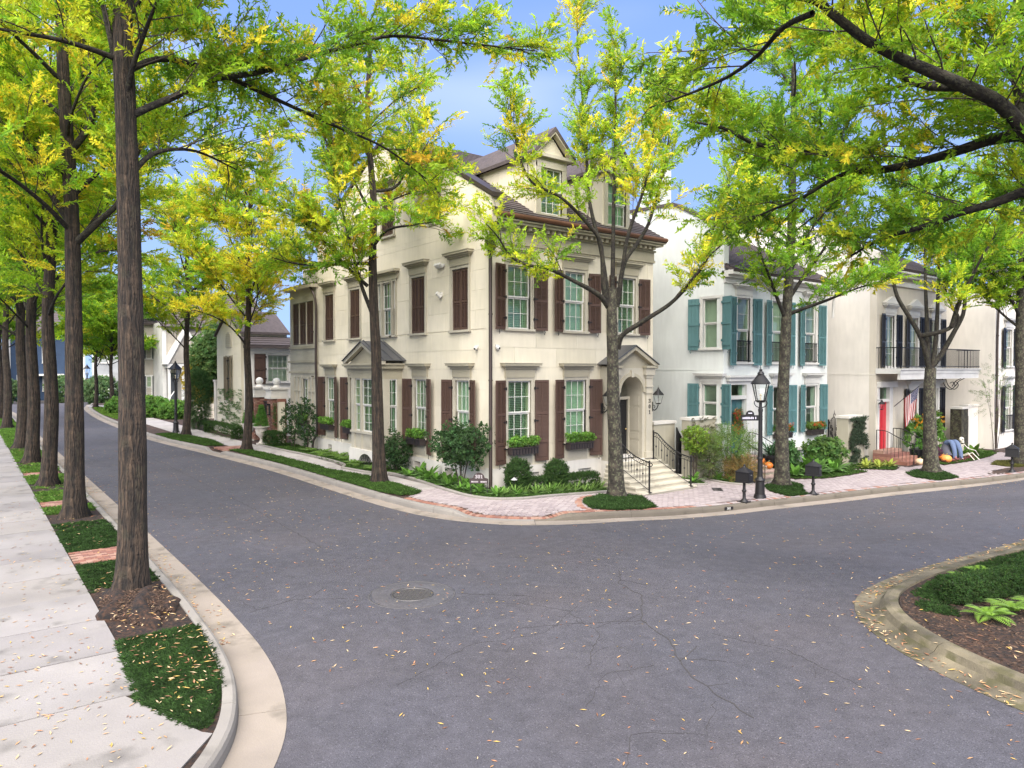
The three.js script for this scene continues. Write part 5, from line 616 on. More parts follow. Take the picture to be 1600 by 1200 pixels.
{ // gate piers with ball finials
  const pier = (z, label) => { const t = thing('gate_pier', label, 'pier', [-0.55, 0, z], 0, 'brick gate piers with white balls'), bg = [0, 1, 2, 3].map((k) => cached('pb' + k, () => new Mk().box(-0.115, 0.115, 0, 0.068, -0.055, 0.055).geo())); mesh('core', new Mk().box(-0.34, 0.34, 0, 2.3, -0.34, 0.34), mJoint, t); let n = 0; for (let r = 0; r < 28; r++) for (let k = 0; k < 3; k++) { const y = 0.08 + r * 0.079, x = -0.235 + k * 0.235 + (r % 2 ? 0.0 : 0.02); place(mesh('brick', bg[0], mBrick[(r * 3 + k * 5) % 4], t), x * 1.0, y, 0.3, 0); place(mesh('brick', bg[0], mBrick[(r * 7 + k * 3 + 1) % 4], t), -0.3, y, x, HALF); } mesh('cap', new Mk().box(-0.45, 0.45, 2.3, 2.42, -0.45, 0.45).box(-0.4, 0.4, 2.42, 2.75, -0.4, 0.4).box(-0.5, 0.5, 2.75, 2.85, -0.5, 0.5).cyl(0, 2.85, 0, 0.2, 0.12, 0.12, 12), mPlinth, t); mesh('ball', new Mk().ball(0, 3.13, 0, 0.19, 20), mWhite, t); };
  pier(-17.2, 'brick gate pier with white ball joined to the cream house wall'); pier(-19.75, 'brick gate pier with white ball close to the carriage house');
  const w = thing('garden_wall', 'short stucco wall with brick coping joining the brick pier to the cream house', 'wall', [-0.5, 0, -16.78]); mesh('wall_body', new Mk().box(-0.15, 0.15, 0, 2.15, -0.15, 0.15), mCream[0], w); for (let k = 0; k < 5; k++) mesh('brick', new Mk().box(-0.2, 0.2, 2.15, 2.3, -0.15 + k * 0.06, -0.095 + k * 0.06), mBrick[k % 4], w);
  const g = thing('iron_gate', 'black iron gate standing open between the brick piers', 'gate', [-0.55, 0, -18.55]); for (let k = 0; k < 9; k++) mesh('bar', new Mk().box(0.02, 0.05, 0.1, 2.1, -0.6 + k * 0.15, -0.575 + k * 0.15), mIron, g); mesh('gate_frame', new Mk().box(0, 0.06, 2.05, 2.12, -0.65, 0.65).box(0, 0.06, 0.1, 0.16, -0.65, 0.65).box(0, 0.06, 1.0, 1.05, -0.65, 0.65), mIron, g);
  for (const [z, lb] of [[-17.15, 'black box lantern on the brick pier joined to the cream house'], [-19.7, 'black box lantern on the brick pier close to the carriage house']]) { const l = thing('box_lantern', lb, 'lantern', [-1.0, 1.5, z], 0, 'lanterns on the brick piers'); mesh('frame', new Mk().box(-0.08, 0.08, 0.48, 0.56, -0.1, 0.1).box(-0.08, 0.08, 0, 0.05, -0.1, 0.1).box(-0.08, -0.065, 0, 0.5, -0.1, -0.085).box(-0.08, -0.065, 0, 0.5, 0.085, 0.1).box(0.05, 0.08, 0, 0.5, -0.1, 0.1), mIron, l); mesh('glass', new Mk().box(-0.07, 0.04, 0.05, 0.48, -0.08, 0.08), mGlassClear, l); }
}
// clapboard house farther along
function boards(name, parent, x0, x1, y0, y1, z, m, turn = 0) { const g = new Mk(), t = M4(); for (let y = y0; y < y1; y += 0.2) { t.makeRotationX(0.1).setPosition((x0 + x1) / 2, y + 0.1, z); g.rbox(x1 - x0, 0.21, 0.03, t); } g.box(x0, x1, y0, y1, z - 0.3, z - 0.02); return mesh(name, g, m, parent); }
const mSiding = mat([0.47, 0.43, 0.36], { t: tGrain }), mShGrey = mat([0.05, 0.055, 0.06]);
const side = thing('clapboard_house', 'beige clapboard house with grey shutters and a small gabled porch', 'house', [-2.4, 0, -50]);
{ boards('siding', side, 0, 2.8, 0, 7.6, 0, mSiding); boards('siding', side, 2.8, 11, 0, 7.2, 3.5, mSiding); mesh('corner_board', new Mk().box(2.65, 2.95, 0, 7.6, 0.02, 3.6), mWhite, side); const F = facade(side, 0, 0.02, 0); for (const x of [0.5, 1.5, 2.3]) for (const y of [1.2, 4.6]) { windowAt(F, x, y, y + 1.9, 0.4, { trim: mWhite, hood: false, cols: 1, rows: 2, blind: false, depth: 0.02 }); mesh('shutter', shutterGeo(0.3, 1.9, 0), mShGrey, side).position.set(x + 0.26, y, 0.06); }
  sheetRoof('roof', side, [[-0.4, 7.6, 0.4], [3, 7.6, 0.4], [3, 9.6, -4], [-0.4, 9.6, -4]], mSlate, { rows: 12 }); sheetRoof('roof', side, [[2.5, 7.2, 4.0], [11.3, 7.2, 4.0], [11.3, 10.4, 0], [2.5, 10.4, 0]], mSlate, { rows: 14 });
  mesh('porch_gable', new Mk().poly([[2.9, 4.2], [5.6, 4.2], [4.25, 6.9]], 3.5, 4.6), mSiding, side); for (const s of [-1, 1]) mesh('porch_rake', new Mk().poly(s < 0 ? [[2.6, 4.1], [4.25, 7.2], [4.25, 6.85], [2.85, 4.1]].reverse() : [[5.9, 4.1], [4.25, 7.2], [4.25, 6.85], [5.65, 4.1]], 3.4, 4.8), mWhite, side); mesh('porch_beam', new Mk().box(2.8, 5.8, 3.8, 4.15, 3.5, 4.7), mWhite, side); for (const x of [2.95, 4.0, 5.6]) mesh('porch_post', new Mk().box(x - 0.1, x + 0.1, 0, 3.8, 4.4, 4.6), mWhite, side); for (const x of [3.5, 4.8]) mesh('porch_window', new Mk().box(x - 0.3, x + 0.3, 1.2, 3.4, 3.53, 3.56), mShGrey, side); mesh('porch_floor', new Mk().box(2.8, 5.8, 0, 1.0, 3.5, 4.7), mWhite, side); mesh('stair_rail', new Mk().bar([3.3, 1.9, 4.7], [2.4, 1.0, 6], 0.04, 5).bar([4.4, 1.9, 4.7], [3.4, 1.0, 6], 0.04, 5), mWhite, side); for (let k = 0; k < 5; k++) mesh('porch_step', new Mk().box(2.9, 4.4, 0, 0.9 - k * 0.18, 4.7 + k * 0.28, 4.98 + k * 0.28), mPlinth, side); }
gardenWall('pale stucco garden wall behind the slender lamp and trunk', 0.2, 4.5, -37.5, 2.5, mCream[0]); gardenWall('stepped white wall beside the carriage house hedge', -0.9, 0.4, -26.6, 3.1, mPlinth);
// houses across the end of the street
function endHouse(label, x, w, z, h, m, n, trimM = mWhite) { const o = thing('clapboard_house', label, 'house', [x, 0, z]); boards('siding', o, 0, w, 0, h, 0, m); mesh('corner_board', new Mk().box(-0.12, 0.15, 0, h, 0.0, 0.06), trimM, o); mesh('corner_board', new Mk().box(w - 0.15, w + 0.12, 0, h, 0.0, 0.06), trimM, o); mesh('cornice', new Mk().box(-0.3, w + 0.3, h, h + 0.3, -0.3, 0.4), trimM, o); sheetRoof('roof', o, [[-0.4, h + 0.3, 0.5], [w + 0.4, h + 0.3, 0.5], [w + 0.4, h + 3.2, -4.5], [-0.4, h + 3.2, -4.5]], mSlate, { rows: 10 }); const F = facade(o, 0, 0.03, 0); for (let k = 0; k < n; k++) for (const y of [1.1, 4.4]) windowAt(F, w * (k + 0.5) / n, y, y + 1.8, 0.85, { trim: trimM, hood: false, cols: 2, rows: 2, blind: false, depth: 0.02 }); mesh('porch', new Mk().box(w * 0.3, w * 0.7, 2.9, 3.1, 0, 1.8).box(w * 0.32, w * 0.34, 0, 2.9, 1.6, 1.75).box(w * 0.66, w * 0.68, 0, 2.9, 1.6, 1.75), trimM, o); }
endHouse('dark charcoal clapboard house with white windows at the end of the street', -17.5, 8, -80, 7.2, mat([0.045, 0.05, 0.055], { t: tGrain }), 4); endHouse('navy blue clapboard house with white corner boards closing the street', -8.6, 7.4, -82, 7.6, mat([0.035, 0.065, 0.12], { t: tGrain }), 3); endHouse('brown-beige clapboard house next to the charcoal one at the street end', -29, 10, -81, 7, mat([0.2, 0.17, 0.13], { t: tGrain }), 4); endHouse('pale grey clapboard house beside the navy one at the street end', -0.5, 9, -80, 7.2, mat([0.42, 0.43, 0.42], { t: tGrain }), 4);
// ---------------------------------------------------------------- trees
const LN = { // the thick trunk by the kerb: limbs in metres
  trunk: [[-10.58, 0.1, 4.57], [-10.54, 2.49, 4.53], [-10.54, 5.11, 4.46], [-10.55, 7.2, 4.39], [-10.56, 8.24, 4.35], [-10.58, 9.18, 4.32], [-10.53, 10.43, 4.32], [-10.41, 11.97, 4.24], [-10.45, 13.26, 4.3]],
  a: [[-10.62, 8.45, 4.3], [-10.76, 9.13, 4.33], [-10.9, 9.91, 4.33], [-11.04, 11.11, 4.41], [-11.29, 12.07, 4.44]],
  b: [[-10.6, 8.81, 4.31], [-10.97, 8.84, 4.4], [-11.5, 8.84, 4.5], [-12.22, 8.76, 4.58], [-12.81, 8.8, 4.63]],
  c: [[-10.55, 7.87, 4.37], [-10.3, 8.05, 4.44], [-9.87, 8.33, 4.51], [-9.28, 8.74, 4.58], [-8.53, 9.03, 4.64], [-7.65, 9.48, 4.8], [-6.96, 9.81, 4.94], [-6.15, 10.15, 5.18], [-5.32, 10.22, 5.44], [-4.25, 10.23, 5.89], [-3.41, 10.22, 6.28]],
  d: [[-10.55, 8.14, 4.37], [-10.51, 8.57, 4.63], [-10.38, 9.1, 5.1], [-10.28, 9.44, 5.42], [-10.08, 10.05, 5.94]],
  e: [[-10.52, 8.66, 4.38], [-10.01, 9.02, 4.25], [-9.16, 9.08, 4.15], [-8.15, 8.85, 4.18], [-6.97, 8.52, 4.34], [-5.95, 8.24, 4.5], [-4.93, 7.57, 4.8]],
  f: [[-10.52, 6.93, 4.43], [-10.14, 7.39, 4.33], [-9.5, 7.6, 4.18], [-8.7, 7.43, 4.04]],
};
const LS = {
  trunk: [[-10.59, 0.1, -3.02], [-10.54, 3.4, -3.08], [-10.53, 6.1, -3.14], [-10.54, 7.68, -3.19], [-10.6, 9.43, -3.29], [-10.66, 11.33, -3.39], [-10.67, 13.23, -3.45]],
  a: [[-10.47, 6.89, -3.12], [-10.09, 7.33, -2.59], [-9.62, 7.91, -1.99], [-9.34, 8.93, -1.55], [-9.1, 10.27, -1.27]], b: [[-10.57, 7.37, -3.2], [-11.07, 8.27, -3.37], [-11.58, 9.19, -3.4], [-12.18, 10.08, -3.52]],
  c: [[-10.55, 8.63, -3.23], [-11.15, 9.57, -3.97], [-11.76, 10.61, -4.72], [-12.39, 11.18, -5.23]], d: [[-10.57, 9.11, -3.25], [-10.13, 9.89, -3.19], [-9.95, 11.18, -3.34], [-10.18, 12.2, -3.68], [-10.41, 13.23, -4.01]],
};
const LC = { // by the side of the cream house
  trunk: [[-2.19, 0.12, -3.11], [-2.21, 2.26, -3.18], [-2.22, 4.11, -3.24], [-2.27, 5.96, -3.33], [-2.27, 7.39, -3.37], [-2.22, 9.04, -3.38], [-2.29, 10.68, -3.48], [-2.29, 12.36, -3.65], [-2.15, 14.05, -3.72]],
  a: [[-2.31, 5.55, -3.35], [-2.59, 6.36, -3.46], [-2.85, 7.36, -3.56], [-3.14, 8.76, -3.71], [-3.41, 9.95, -3.82], [-3.67, 11.33, -3.93]], b: [[-2.41, 6.43, -3.46], [-3.05, 6.93, -3.46], [-3.84, 7.76, -3.58], [-4.49, 8.3, -3.72], [-5.06, 8.52, -3.79]],
  c: [[-2.29, 7.15, -3.38], [-3.01, 7.1, -3.55], [-3.89, 7.0, -3.73], [-4.67, 6.99, -3.82], [-5.31, 7.13, -3.94]], d: [[-2.25, 7.7, -3.37], [-2.03, 8.16, -2.83], [-1.66, 8.24, -2.04], [-1.09, 8.3, -1.1]],
  e: [[-2.24, 8.63, -3.38], [-2.48, 9.5, -3.85], [-2.74, 10.34, -4.33], [-2.98, 10.97, -4.78]], f: [[-2.28, 9.45, -3.43], [-1.56, 9.66, -3.14], [-1.17, 10.38, -3.11], [-0.8, 11.7, -3.12]], g: [[-2.97, 7.96, -3.61], [-3.52, 7.94, -3.59], [-4.11, 8.28, -3.68], [-4.59, 8.37, -3.68]],
};
const LF = {
  trunk: [[3.21,-0.21,2.16],[3.18,1.33,2.1],[3.16,2.91,2.03],[3.16,4.29,2.0],[3.16,5.48,1.96],[3.19,6.27,1.96]],
  A: [[3.07,5.68,1.89],[2.73,5.99,1.89],[1.7,6.41,1.77],[0.79,6.73,1.61],[0.28,6.76,1.49],[-0.26,6.96,1.34],[-0.7,7.51,1.26],[-1.08,7.83,1.24]],
  B: [[3.07,5.68,1.89],[2.9,6.16,1.89],[2.66,7.69,1.93],[2.27,8.08,1.89],[1.3,8.84,1.67],[0.32,9.22,1.45],[-0.1,10.15,1.38],[-0.34,10.99,1.3]],
  C: [[3.07,5.87,1.89],[3.01,7.37,1.66],[2.89,9.05,1.24],[2.96,11.39,0.96],[2.99,13.51,0.65],[3.01,15.2,0.48]],
  D: [[3.19,6.27,1.96],[3.22,7.65,1.95],[3.33,9.0,1.86],[3.45,10.48,1.77],[3.58,12.32,1.69],[3.63,14.18,1.53]],
  E: [[3.29,5.68,2.06],[3.31,6.45,2.19],[3.34,7.79,2.45],[3.63,9.39,2.9],[3.73,10.72,3.08],[3.82,11.91,3.25]],
  F: [[3.32,5.87,2.08],[3.64,7.05,2.02],[4.21,7.73,2.02],[4.65,8.34,2.08],[5.22,9.71,2.06],[5.62,11.06,2.06],[5.93,12.57,1.98]],
  G: [[3.3,4.39,2.1],[3.31,4.78,2.23],[3.6,5.16,2.72],[4.12,5.77,3.52],[4.52,6.55,4.08],[4.73,7.1,4.37],[4.73,7.74,4.48],[4.91,8.47,4.74],[4.98,9.1,4.91]],
  H: [[4.73,7.1,4.37],[4.99,7.46,4.69],[5.35,8.1,5.09],[5.7,8.35,5.49]],
};
const LL = {
  trunk: [[9.79,-0.3,3.72],[9.82,2.13,3.67],[9.92,4.13,3.69],[9.99,5.69,3.71],[10.13,7.7,3.75],[10.21,9.92,3.75],[10.28,12.15,3.74],[10.31,14.38,3.7]],
  a: [[9.99,5.65,3.71],[10.25,5.85,4.18],[10.65,6.1,4.76],[11.08,6.48,5.64],[11.43,6.66,6.32]],
  b: [[9.97,5.47,3.7],[9.6,6.01,3.67],[9.09,6.74,3.67],[8.55,7.56,3.65],[8.19,8.37,3.63]],
  c: [[10.04,6.14,3.73],[10.59,6.83,3.85],[11.34,7.77,4.13],[12.11,8.95,4.41],[12.71,10.14,4.56]],
  d: [[10.15,8.14,3.76],[9.83,9.1,3.06],[9.6,10.32,2.43],[9.54,11.79,1.93]],
  e: [[10.16,8.81,3.75],[10.65,9.87,4.37],[11.07,11.13,4.94],[11.21,12.36,5.29]],
};
const LB = {
  trunk: [[17.18,-0.28,5.58],[17.16,1.67,5.51],[17.18,3.17,5.48],[17.21,3.8,5.49]],
  a: [[17.19,3.67,5.48],[16.84,4.92,5.3],[16.35,5.79,5.03],[15.87,6.64,4.77],[15.66,7.62,4.71],[15.78,9.34,4.76],[15.9,11.07,4.8]],
  b: [[17.23,3.8,5.5],[17.54,4.3,5.72],[17.83,5.17,6.06],[18.02,5.91,6.32],[17.97,6.89,6.39],[17.95,8.11,6.47],[18.03,9.83,6.48]],
  c: [[16.8,5.05,5.27],[16.8,5.11,5.66],[17.06,5.27,6.12],[17.16,5.62,6.46],[16.67,6.33,6.32],[16.29,7.02,6.28]],
  d: [[17.14,3.93,5.43],[17.35,5.69,5.27],[17.55,7.23,5.12],[17.78,8.79,4.99],[17.71,10.83,4.87]],
  e: [[17.29,3.93,5.55],[17.64,5.19,5.51],[17.95,6.97,5.44],[18.24,8.28,5.36],[18.54,10.89,5.25]],
  f: [[17.08,5.38,6.27],[16.99,6.33,6.57],[16.91,7.23,7.02],[16.72,7.88,7.39],[16.83,8.75,7.85]],
};
const LE = {
  trunk: [[22.84,-0.28,6.89],[22.87,3.12,6.82],[22.88,5.3,6.76],[22.99,8.56,6.75],[23.07,11.28,6.74],[23.1,14.0,6.69]],
  a: [[22.91,5.84,6.77],[21.77,7.14,6.5],[20.36,8.13,6.03],[18.97,8.83,5.59]],
  b: [[22.97,7.74,6.77],[22.18,9.1,6.11],[21.33,10.46,5.42]],
};
const LI = { // tree of the island, trunk outside the picture
  trunk: [[0.54, 0.05, 14.56], [0.54, 2.62, 14.48], [0.46, 4.98, 14.35], [0.4, 6.12, 14.27], [0.34, 6.97, 14.2], [0.56, 8.33, 14.2], [0.79, 10.31, 14.19], [0.74, 12.23, 14.1]],
  a: [[0.37, 6.4, 14.23], [-0.2, 6.95, 14.03], [-0.73, 7.21, 13.87], [-1.24, 7.5, 13.72], [-1.82, 7.64, 13.52], [-2.45, 7.78, 13.29], [-3.02, 7.9, 13.09], [-3.42, 8.07, 12.9], [-3.81, 8.31, 12.72], [-4.19, 8.54, 12.55], [-4.66, 8.73, 12.3]],
  b: [[0.37, 6.5, 14.23], [0.16, 7.14, 13.93], [-0.02, 7.29, 13.66], [-0.17, 7.3, 13.29], [-0.23, 7.23, 12.87], [-0.47, 7.11, 12.3], [-0.66, 7.08, 11.78], [-0.75, 7.15, 11.45], [-0.77, 7.39, 11.18], [-0.92, 7.59, 10.8], [-1.36, 7.84, 9.95], [-1.65, 8.19, 9.47], [-1.94, 8.38, 8.98]],
  c: [[-0.75, 7.15, 11.45], [-0.86, 7.04, 11.12], [-1.02, 6.78, 10.63], [-1.2, 6.62, 10.11], [-1.39, 6.43, 9.72]], d: [[0.39, 5.45, 14.28], [0.35, 6.26, 13.97], [0.21, 6.5, 13.6], [0.13, 6.4, 13.29], [0.06, 6.32, 12.86], [-0.08, 6.14, 12.25], [-0.18, 6.03, 11.68], [-0.22, 5.79, 11.14]],
  e: [[-1.89, 7.63, 13.47], [-1.91, 7.76, 13.07], [-1.84, 8.11, 12.6], [-1.81, 8.47, 12.11], [-1.8, 8.87, 11.6], [-1.84, 9.08, 11.19], [-1.81, 9.49, 10.95], [-1.96, 9.8, 10.45]], f: [[-4.08, 8.32, 12.57], [-3.87, 8.41, 12.04], [-3.61, 8.3, 11.48], [-3.6, 8.16, 10.99], [-3.73, 8.06, 10.39], [-3.98, 7.96, 9.7]],
  g: [[-0.73, 7.17, 13.87], [-0.44, 7.97, 13.69], [-0.3, 8.76, 13.4], [-0.06, 9.5, 13.18], [0.17, 10.26, 12.96]],
};
function limbGeo(pts, r0, r1, seg, o = {}) { // tapering tube; uv in metres
  const { flare = 0, wob = 0, step = 0.3, seed = 1, pow = 1 } = o, R = rng(seed), curve = new THREE.CatmullRomCurve3(pts, false, 'centripetal'), L = curve.getLength(), n = Math.max(3, Math.ceil(L / step)), pos = [], nor = [], uv = [], idx = [];
  let N = V(1, 0, 0.3), prev = null; const ph = R() * 6;
  for (let i = 0; i <= n; i++) {
    const t = i / n, p = curve.getPointAt(t), d = curve.getTangentAt(t); N.addScaledVector(d, -N.dot(d)).normalize(); const B = d.clone().cross(N);
    let r = r0 + (r1 - r0) * Math.pow(t, pow); const h = t * L; if (flare) r *= 1 + flare * Math.exp(-h / 0.22);
    for (let k = 0; k <= seg; k++) { const a = k / seg * Math.PI * 2, q = r * (1 + wob * (0.5 * Math.sin(a * 3 + ph + h * 0.7) + 0.35 * Math.sin(a * 5 - h * 1.3 + ph) + 0.4 * Math.sin(h * 3.1 + a * 2)) + (flare ? 0.16 * Math.exp(-h / 0.2) * Math.sin(a * 5 + ph) : 0)); const v = N.clone().multiplyScalar(Math.cos(a)).addScaledVector(B, Math.sin(a)); pos.push(p.x + v.x * q, p.y + v.y * q, p.z + v.z * q); nor.push(v.x, v.y, v.z); uv.push(k / seg * Math.max(0.35, Math.round(6.283 * r0 / 0.35) * 0.35), h); }
    if (i) for (let k = 0; k < seg; k++) { const a = (i - 1) * (seg + 1) + k, b = a + 1, c = a + seg + 1, e = c + 1; idx.push(a, b, c, b, e, c); }
  }
  const g = new THREE.BufferGeometry(); g.setAttribute('position', new THREE.BufferAttribute(new Float32Array(pos), 3)); g.setAttribute('normal', new THREE.BufferAttribute(new Float32Array(nor), 3)); g.setAttribute('uv', new THREE.BufferAttribute(new Float32Array(uv), 2)); g.setIndex(idx); return g;
}
// a spray: a short twig's worth of narrow leaves, along +y
function sprayGeo(n, len, ll, lw, seed, flat = 0.5) { const R = rng(seed), pos = [], col = [], nor = [];
  for (let i = 0; i < n; i++) { const y = len * (0.08 + 0.92 * (i + R() * 0.6) / n), a = (i % 2 ? 0 : Math.PI) + (R() - 0.5) * 2.4, up = 0.35 + R() * 0.7, d = V(Math.cos(a) * Math.cos(up), Math.sin(up), Math.sin(a) * flat * Math.cos(up) + (R() - 0.5) * 0.4).normalize(), s = V(0, 1, 0).cross(d).normalize().applyAxisAngle(d, (R() - 0.5) * 1.8), L = ll * (0.7 + R() * 0.6), w = lw * (0.7 + R() * 0.5), up2 = s.clone().cross(d), p = V((R() - 0.5) * 0.02, y, (R() - 0.5) * 0.02), tip = p.clone().addScaledVector(d, L).add(V(0, -0.18 * L, 0)), mid = p.clone().addScaledVector(d, L * 0.48).addScaledVector(up2, -0.06 * L), l = mid.clone().addScaledVector(s, w).addScaledVector(up2, 0.05 * L), r = mid.clone().addScaledVector(s, -w).addScaledVector(up2, 0.05 * L), c = 0.72 + R() * 0.5, yv = 0.85 + R() * 0.35;
    for (const t of [[p, l, tip], [p, tip, r]]) { const nn = t[1].clone().sub(t[0]).cross(t[2].clone().sub(t[0])).normalize(); for (const v of t) { pos.push(v.x, v.y, v.z); nor.push(nn.x, nn.y, nn.z); col.push(c * yv, c, c * 0.9); } } }
  const g = new THREE.BufferGeometry(); g.setAttribute('position', new THREE.BufferAttribute(new Float32Array(pos), 3)); g.setAttribute('normal', new THREE.BufferAttribute(new Float32Array(nor), 3)); g.setAttribute('color', new THREE.BufferAttribute(new Float32Array(col), 3)); return g; }
const SPRAY = [sprayGeo(22, 0.38, 0.105, 0.017, 3), sprayGeo(22, 0.5, 0.145, 0.024, 4), sprayGeo(22, 0.85, 0.27, 0.048, 5)];
const mLeaf = leafMat([1, 1, 1], 0.56);
const LEAF = { green: [0.17, 0.34, 0.022], bright: [0.31, 0.48, 0.025], lime: [0.5, 0.58, 0.03], yellow: [0.72, 0.66, 0.045], orange: [0.66, 0.48, 0.04], dark: [0.1, 0.2, 0.02] };
function instanced(name, geo, m, list, parent) { const im = new THREE.InstancedMesh(geo, m, list.length), q = new THREE.Quaternion(), q2 = new THREE.Quaternion(), Y = V(0, 1, 0), mm = M4(), c = new THREE.Color(); list.forEach((s, i) => { q.setFromUnitVectors(Y, s.d); q2.setFromAxisAngle(Y, s.r); q.multiply(q2); mm.compose(s.p, q, V(s.s, s.s, s.s)); im.setMatrixAt(i, mm); c.setRGB(...s.c); im.setColorAt(i, c); }); im.name = parent ? name : numbered(name); im.castShadow = im.receiveShadow = true; stuff(im); (parent ?? scene).add(im); return im; }
function tree(spec) {
  const { name = 'oak_tree', label, grp, limbs, r0, r1 = r0 * 0.45, rl = r0 * 0.42, bark = mBark, limbBark = mLimb, palette, seed, auto = 8, from = 0.55, len = 3.2, dens = 1, leaf = 1, sec = 0.36, hang = 0, up = 0.45, clear, bare = 0.22, sc = 1, rad } = spec, R = rng(seed), [bx, by, bz] = limbs.trunk[0], t = thing(name, label, 'tree', [bx, by, bz], 0, grp), B = V(bx, by, bz);
  const P = (a) => a.map((p) => V(...p).sub(B)), tp = P(limbs.trunk); tp[0].y -= 0.05; const g = limbGeo(tp, r0, r1, leaf === 2 ? 9 : 22, { flare: 0.55, wob: 0.045, step: leaf === 0 ? 0.16 : 0.3, seed, pow: 0.8 }); g.deleteAttribute('color'); mesh('trunk', g, bark, t);
  const list = Object.entries(limbs).filter(([k]) => k !== 'trunk').map(([k, v]) => ({ pts: P(v), r: rad?.[k]?.[0] ?? rl * (0.55 + 0.45 * Math.min(1, v.length / 8)), e: rad?.[k]?.[1] }));
  const tc = new THREE.CatmullRomCurve3(tp, false, 'centripetal'); for (let k = 0; k < auto; k++) { const u = from + (0.99 - from) * (k + 0.3 * R()) / auto, p = tc.getPointAt(u), a = k * 2.4 + seed + R() * 0.6, L = len * (1.05 - 0.55 * (u - from) / (1 - from)) * (0.75 + R() * 0.5), e = up + R() * 0.5 + (u - from) * 0.5, pts = [p.clone()]; let d = V(Math.cos(a) * Math.cos(e), Math.sin(e), Math.sin(a) * Math.cos(e)), q = p.clone(); for (let i = 0; i < 5; i++) { d.add(V((R() - 0.5) * 0.35, (i < 2 ? 0.02 : -0.1) + (R() - 0.5) * 0.2, (R() - 0.5) * 0.35)).normalize(); q = q.clone().addScaledVector(d, L / 5); pts.push(q); } list.push({ pts, r: rl * (0.4 + 0.25 * R()) }); }
  const twigs = [], sprays = [], pick = () => { let x = R(), s = 0; for (const [k, w] of Object.entries(palette)) { s += w; if (x < s) return LEAF[k]; } return LEAF.bright; };
  const ok = clear ?? (() => true);
  for (const lb of list) {
    const c = new THREE.CatmullRomCurve3(lb.pts, false, 'centripetal'), L = c.getLength(); mesh('limb', limbGeo(lb.pts, lb.r, lb.e ?? Math.max(0.012, lb.r * 0.16), lb.r > 0.07 ? 11 : 7, { wob: 0.06, step: 0.2, seed: seed + L * 10 | 0 }), limbBark, t);
    for (let s = Math.min(bare > 0.3 ? 9 : 0.7, L * bare); s < L; s += sec * 0.62 * (0.6 + R() * 0.8)) {
      if (R() > dens) continue;
      const u = s / L, p = c.getPointAt(u), d0 = c.getTangentAt(u), sd = R() < 0.5 ? 1 : -1, side = V(-d0.z, 0.12 + R() * 0.5 - hang, d0.x).multiplyScalar(sd); side.y = Math.abs(side.y) - hang; side.normalize(); let d = d0.clone().multiplyScalar(0.35 + R() * 0.6).addScaledVector(side, 0.9).add(V((R() - 0.5) * 0.5, (R() - 0.45) * 0.7, (R() - 0.5) * 0.5)).normalize(); const l2 = (0.75 + R() * 1.1) * (1.25 - 0.55 * u) * (leaf === 2 ? 1.5 : 1), q = [p.clone()]; let x = p.clone(); for (let i = 0; i < 4; i++) { d.add(V((R() - 0.5) * 0.4, (R() - 0.62) * 0.22, (R() - 0.5) * 0.4)).normalize(); x = x.clone().addScaledVector(d, l2 / 4); q.push(x); }
      const base = pick(), c2 = new THREE.CatmullRomCurve3(q); if (!ok(q[2].clone().add(B))) continue; twigs.push(limbGeo(q, 0.013, 0.005, 4, { step: l2 / 4 }));
      for (let s2 = 0.15; s2 <= 1.001; s2 += (leaf === 2 ? 0.2 : 0.125) * (0.7 + R() * 0.6)) { const p2 = c2.getPointAt(Math.min(1, s2)), t2 = c2.getTangentAt(Math.min(1, s2)), dd = t2.clone().multiplyScalar(0.6).add(V((R() - 0.5) * 1.7, (R() - 0.5) * 0.8 + 0.1, (R() - 0.5) * 1.7)).normalize(), l3 = 0.16 + R() * 0.34, e = p2.clone().addScaledVector(dd, l3); if (leaf < 2) twigs.push(limbGeo([p2, p2.clone().lerp(e, 0.5).add(V(0, 0.01, 0)), e], 0.005, 0.003, 3, { step: 1 }));
        const nS = 2 + (R() < 0.6); for (let k = 0; k < nS; k++) { const w = (k + 0.4) / nS, pp = p2.clone().lerp(e, w), v = dd.clone().add(V((R() - 0.5) * 1.2, (R() - 0.55) * 0.7, (R() - 0.5) * 1.2)).normalize(), m = R() < 0.25 ? pick() : base, j = 0.75 + R() * 0.5; sprays.push({ p: pp, d: v, r: R() * 6.28, s: sc * (0.75 + R() * 0.55), c: [m[0] * j, m[1] * j, m[2] * j] }); } }
    }
  }
  if (twigs.length) stuff(mesh('twigs', mergeGeometries(twigs), mTwig, t)); instanced('crown', SPRAY[leaf], mLeaf, sprays, t); globalThis.nSpray = (globalThis.nSpray ?? 0) + sprays.length; return t;
}
const autumn = { bright: 0.42, lime: 0.34, yellow: 0.09, orange: 0.01, green: 0.14 }, fresh = { green: 0.38, bright: 0.42, lime: 0.13, yellow: 0.03, dark: 0.04 }, gold = { lime: 0.38, yellow: 0.36, orange: 0.06, bright: 0.2 }, mixed = { green: 0.2, bright: 0.36, lime: 0.24, yellow: 0.14, orange: 0.06 };
tree({ label: 'thick dark-barked street tree on the bare earth mound in the verge', grp: 'street trees', limbs: LN, r0: 0.235, r1: 0.12, rl: 0.062, palette: { green: 0.28, bright: 0.42, lime: 0.2, yellow: 0.08, orange: 0.02 }, seed: 11, auto: 9, from: 0.66, len: 3.4, leaf: 0, sec: 0.28 });
tree({ label: 'lichen-flecked street tree, second along the verge from the earth mound', grp: 'street trees', limbs: LS, r0: 0.24, r1: 0.12, rl: 0.11, palette: autumn, seed: 12, auto: 14, from: 0.5, len: 4.6, leaf: 1, sc: 0.8, sec: 0.34 });
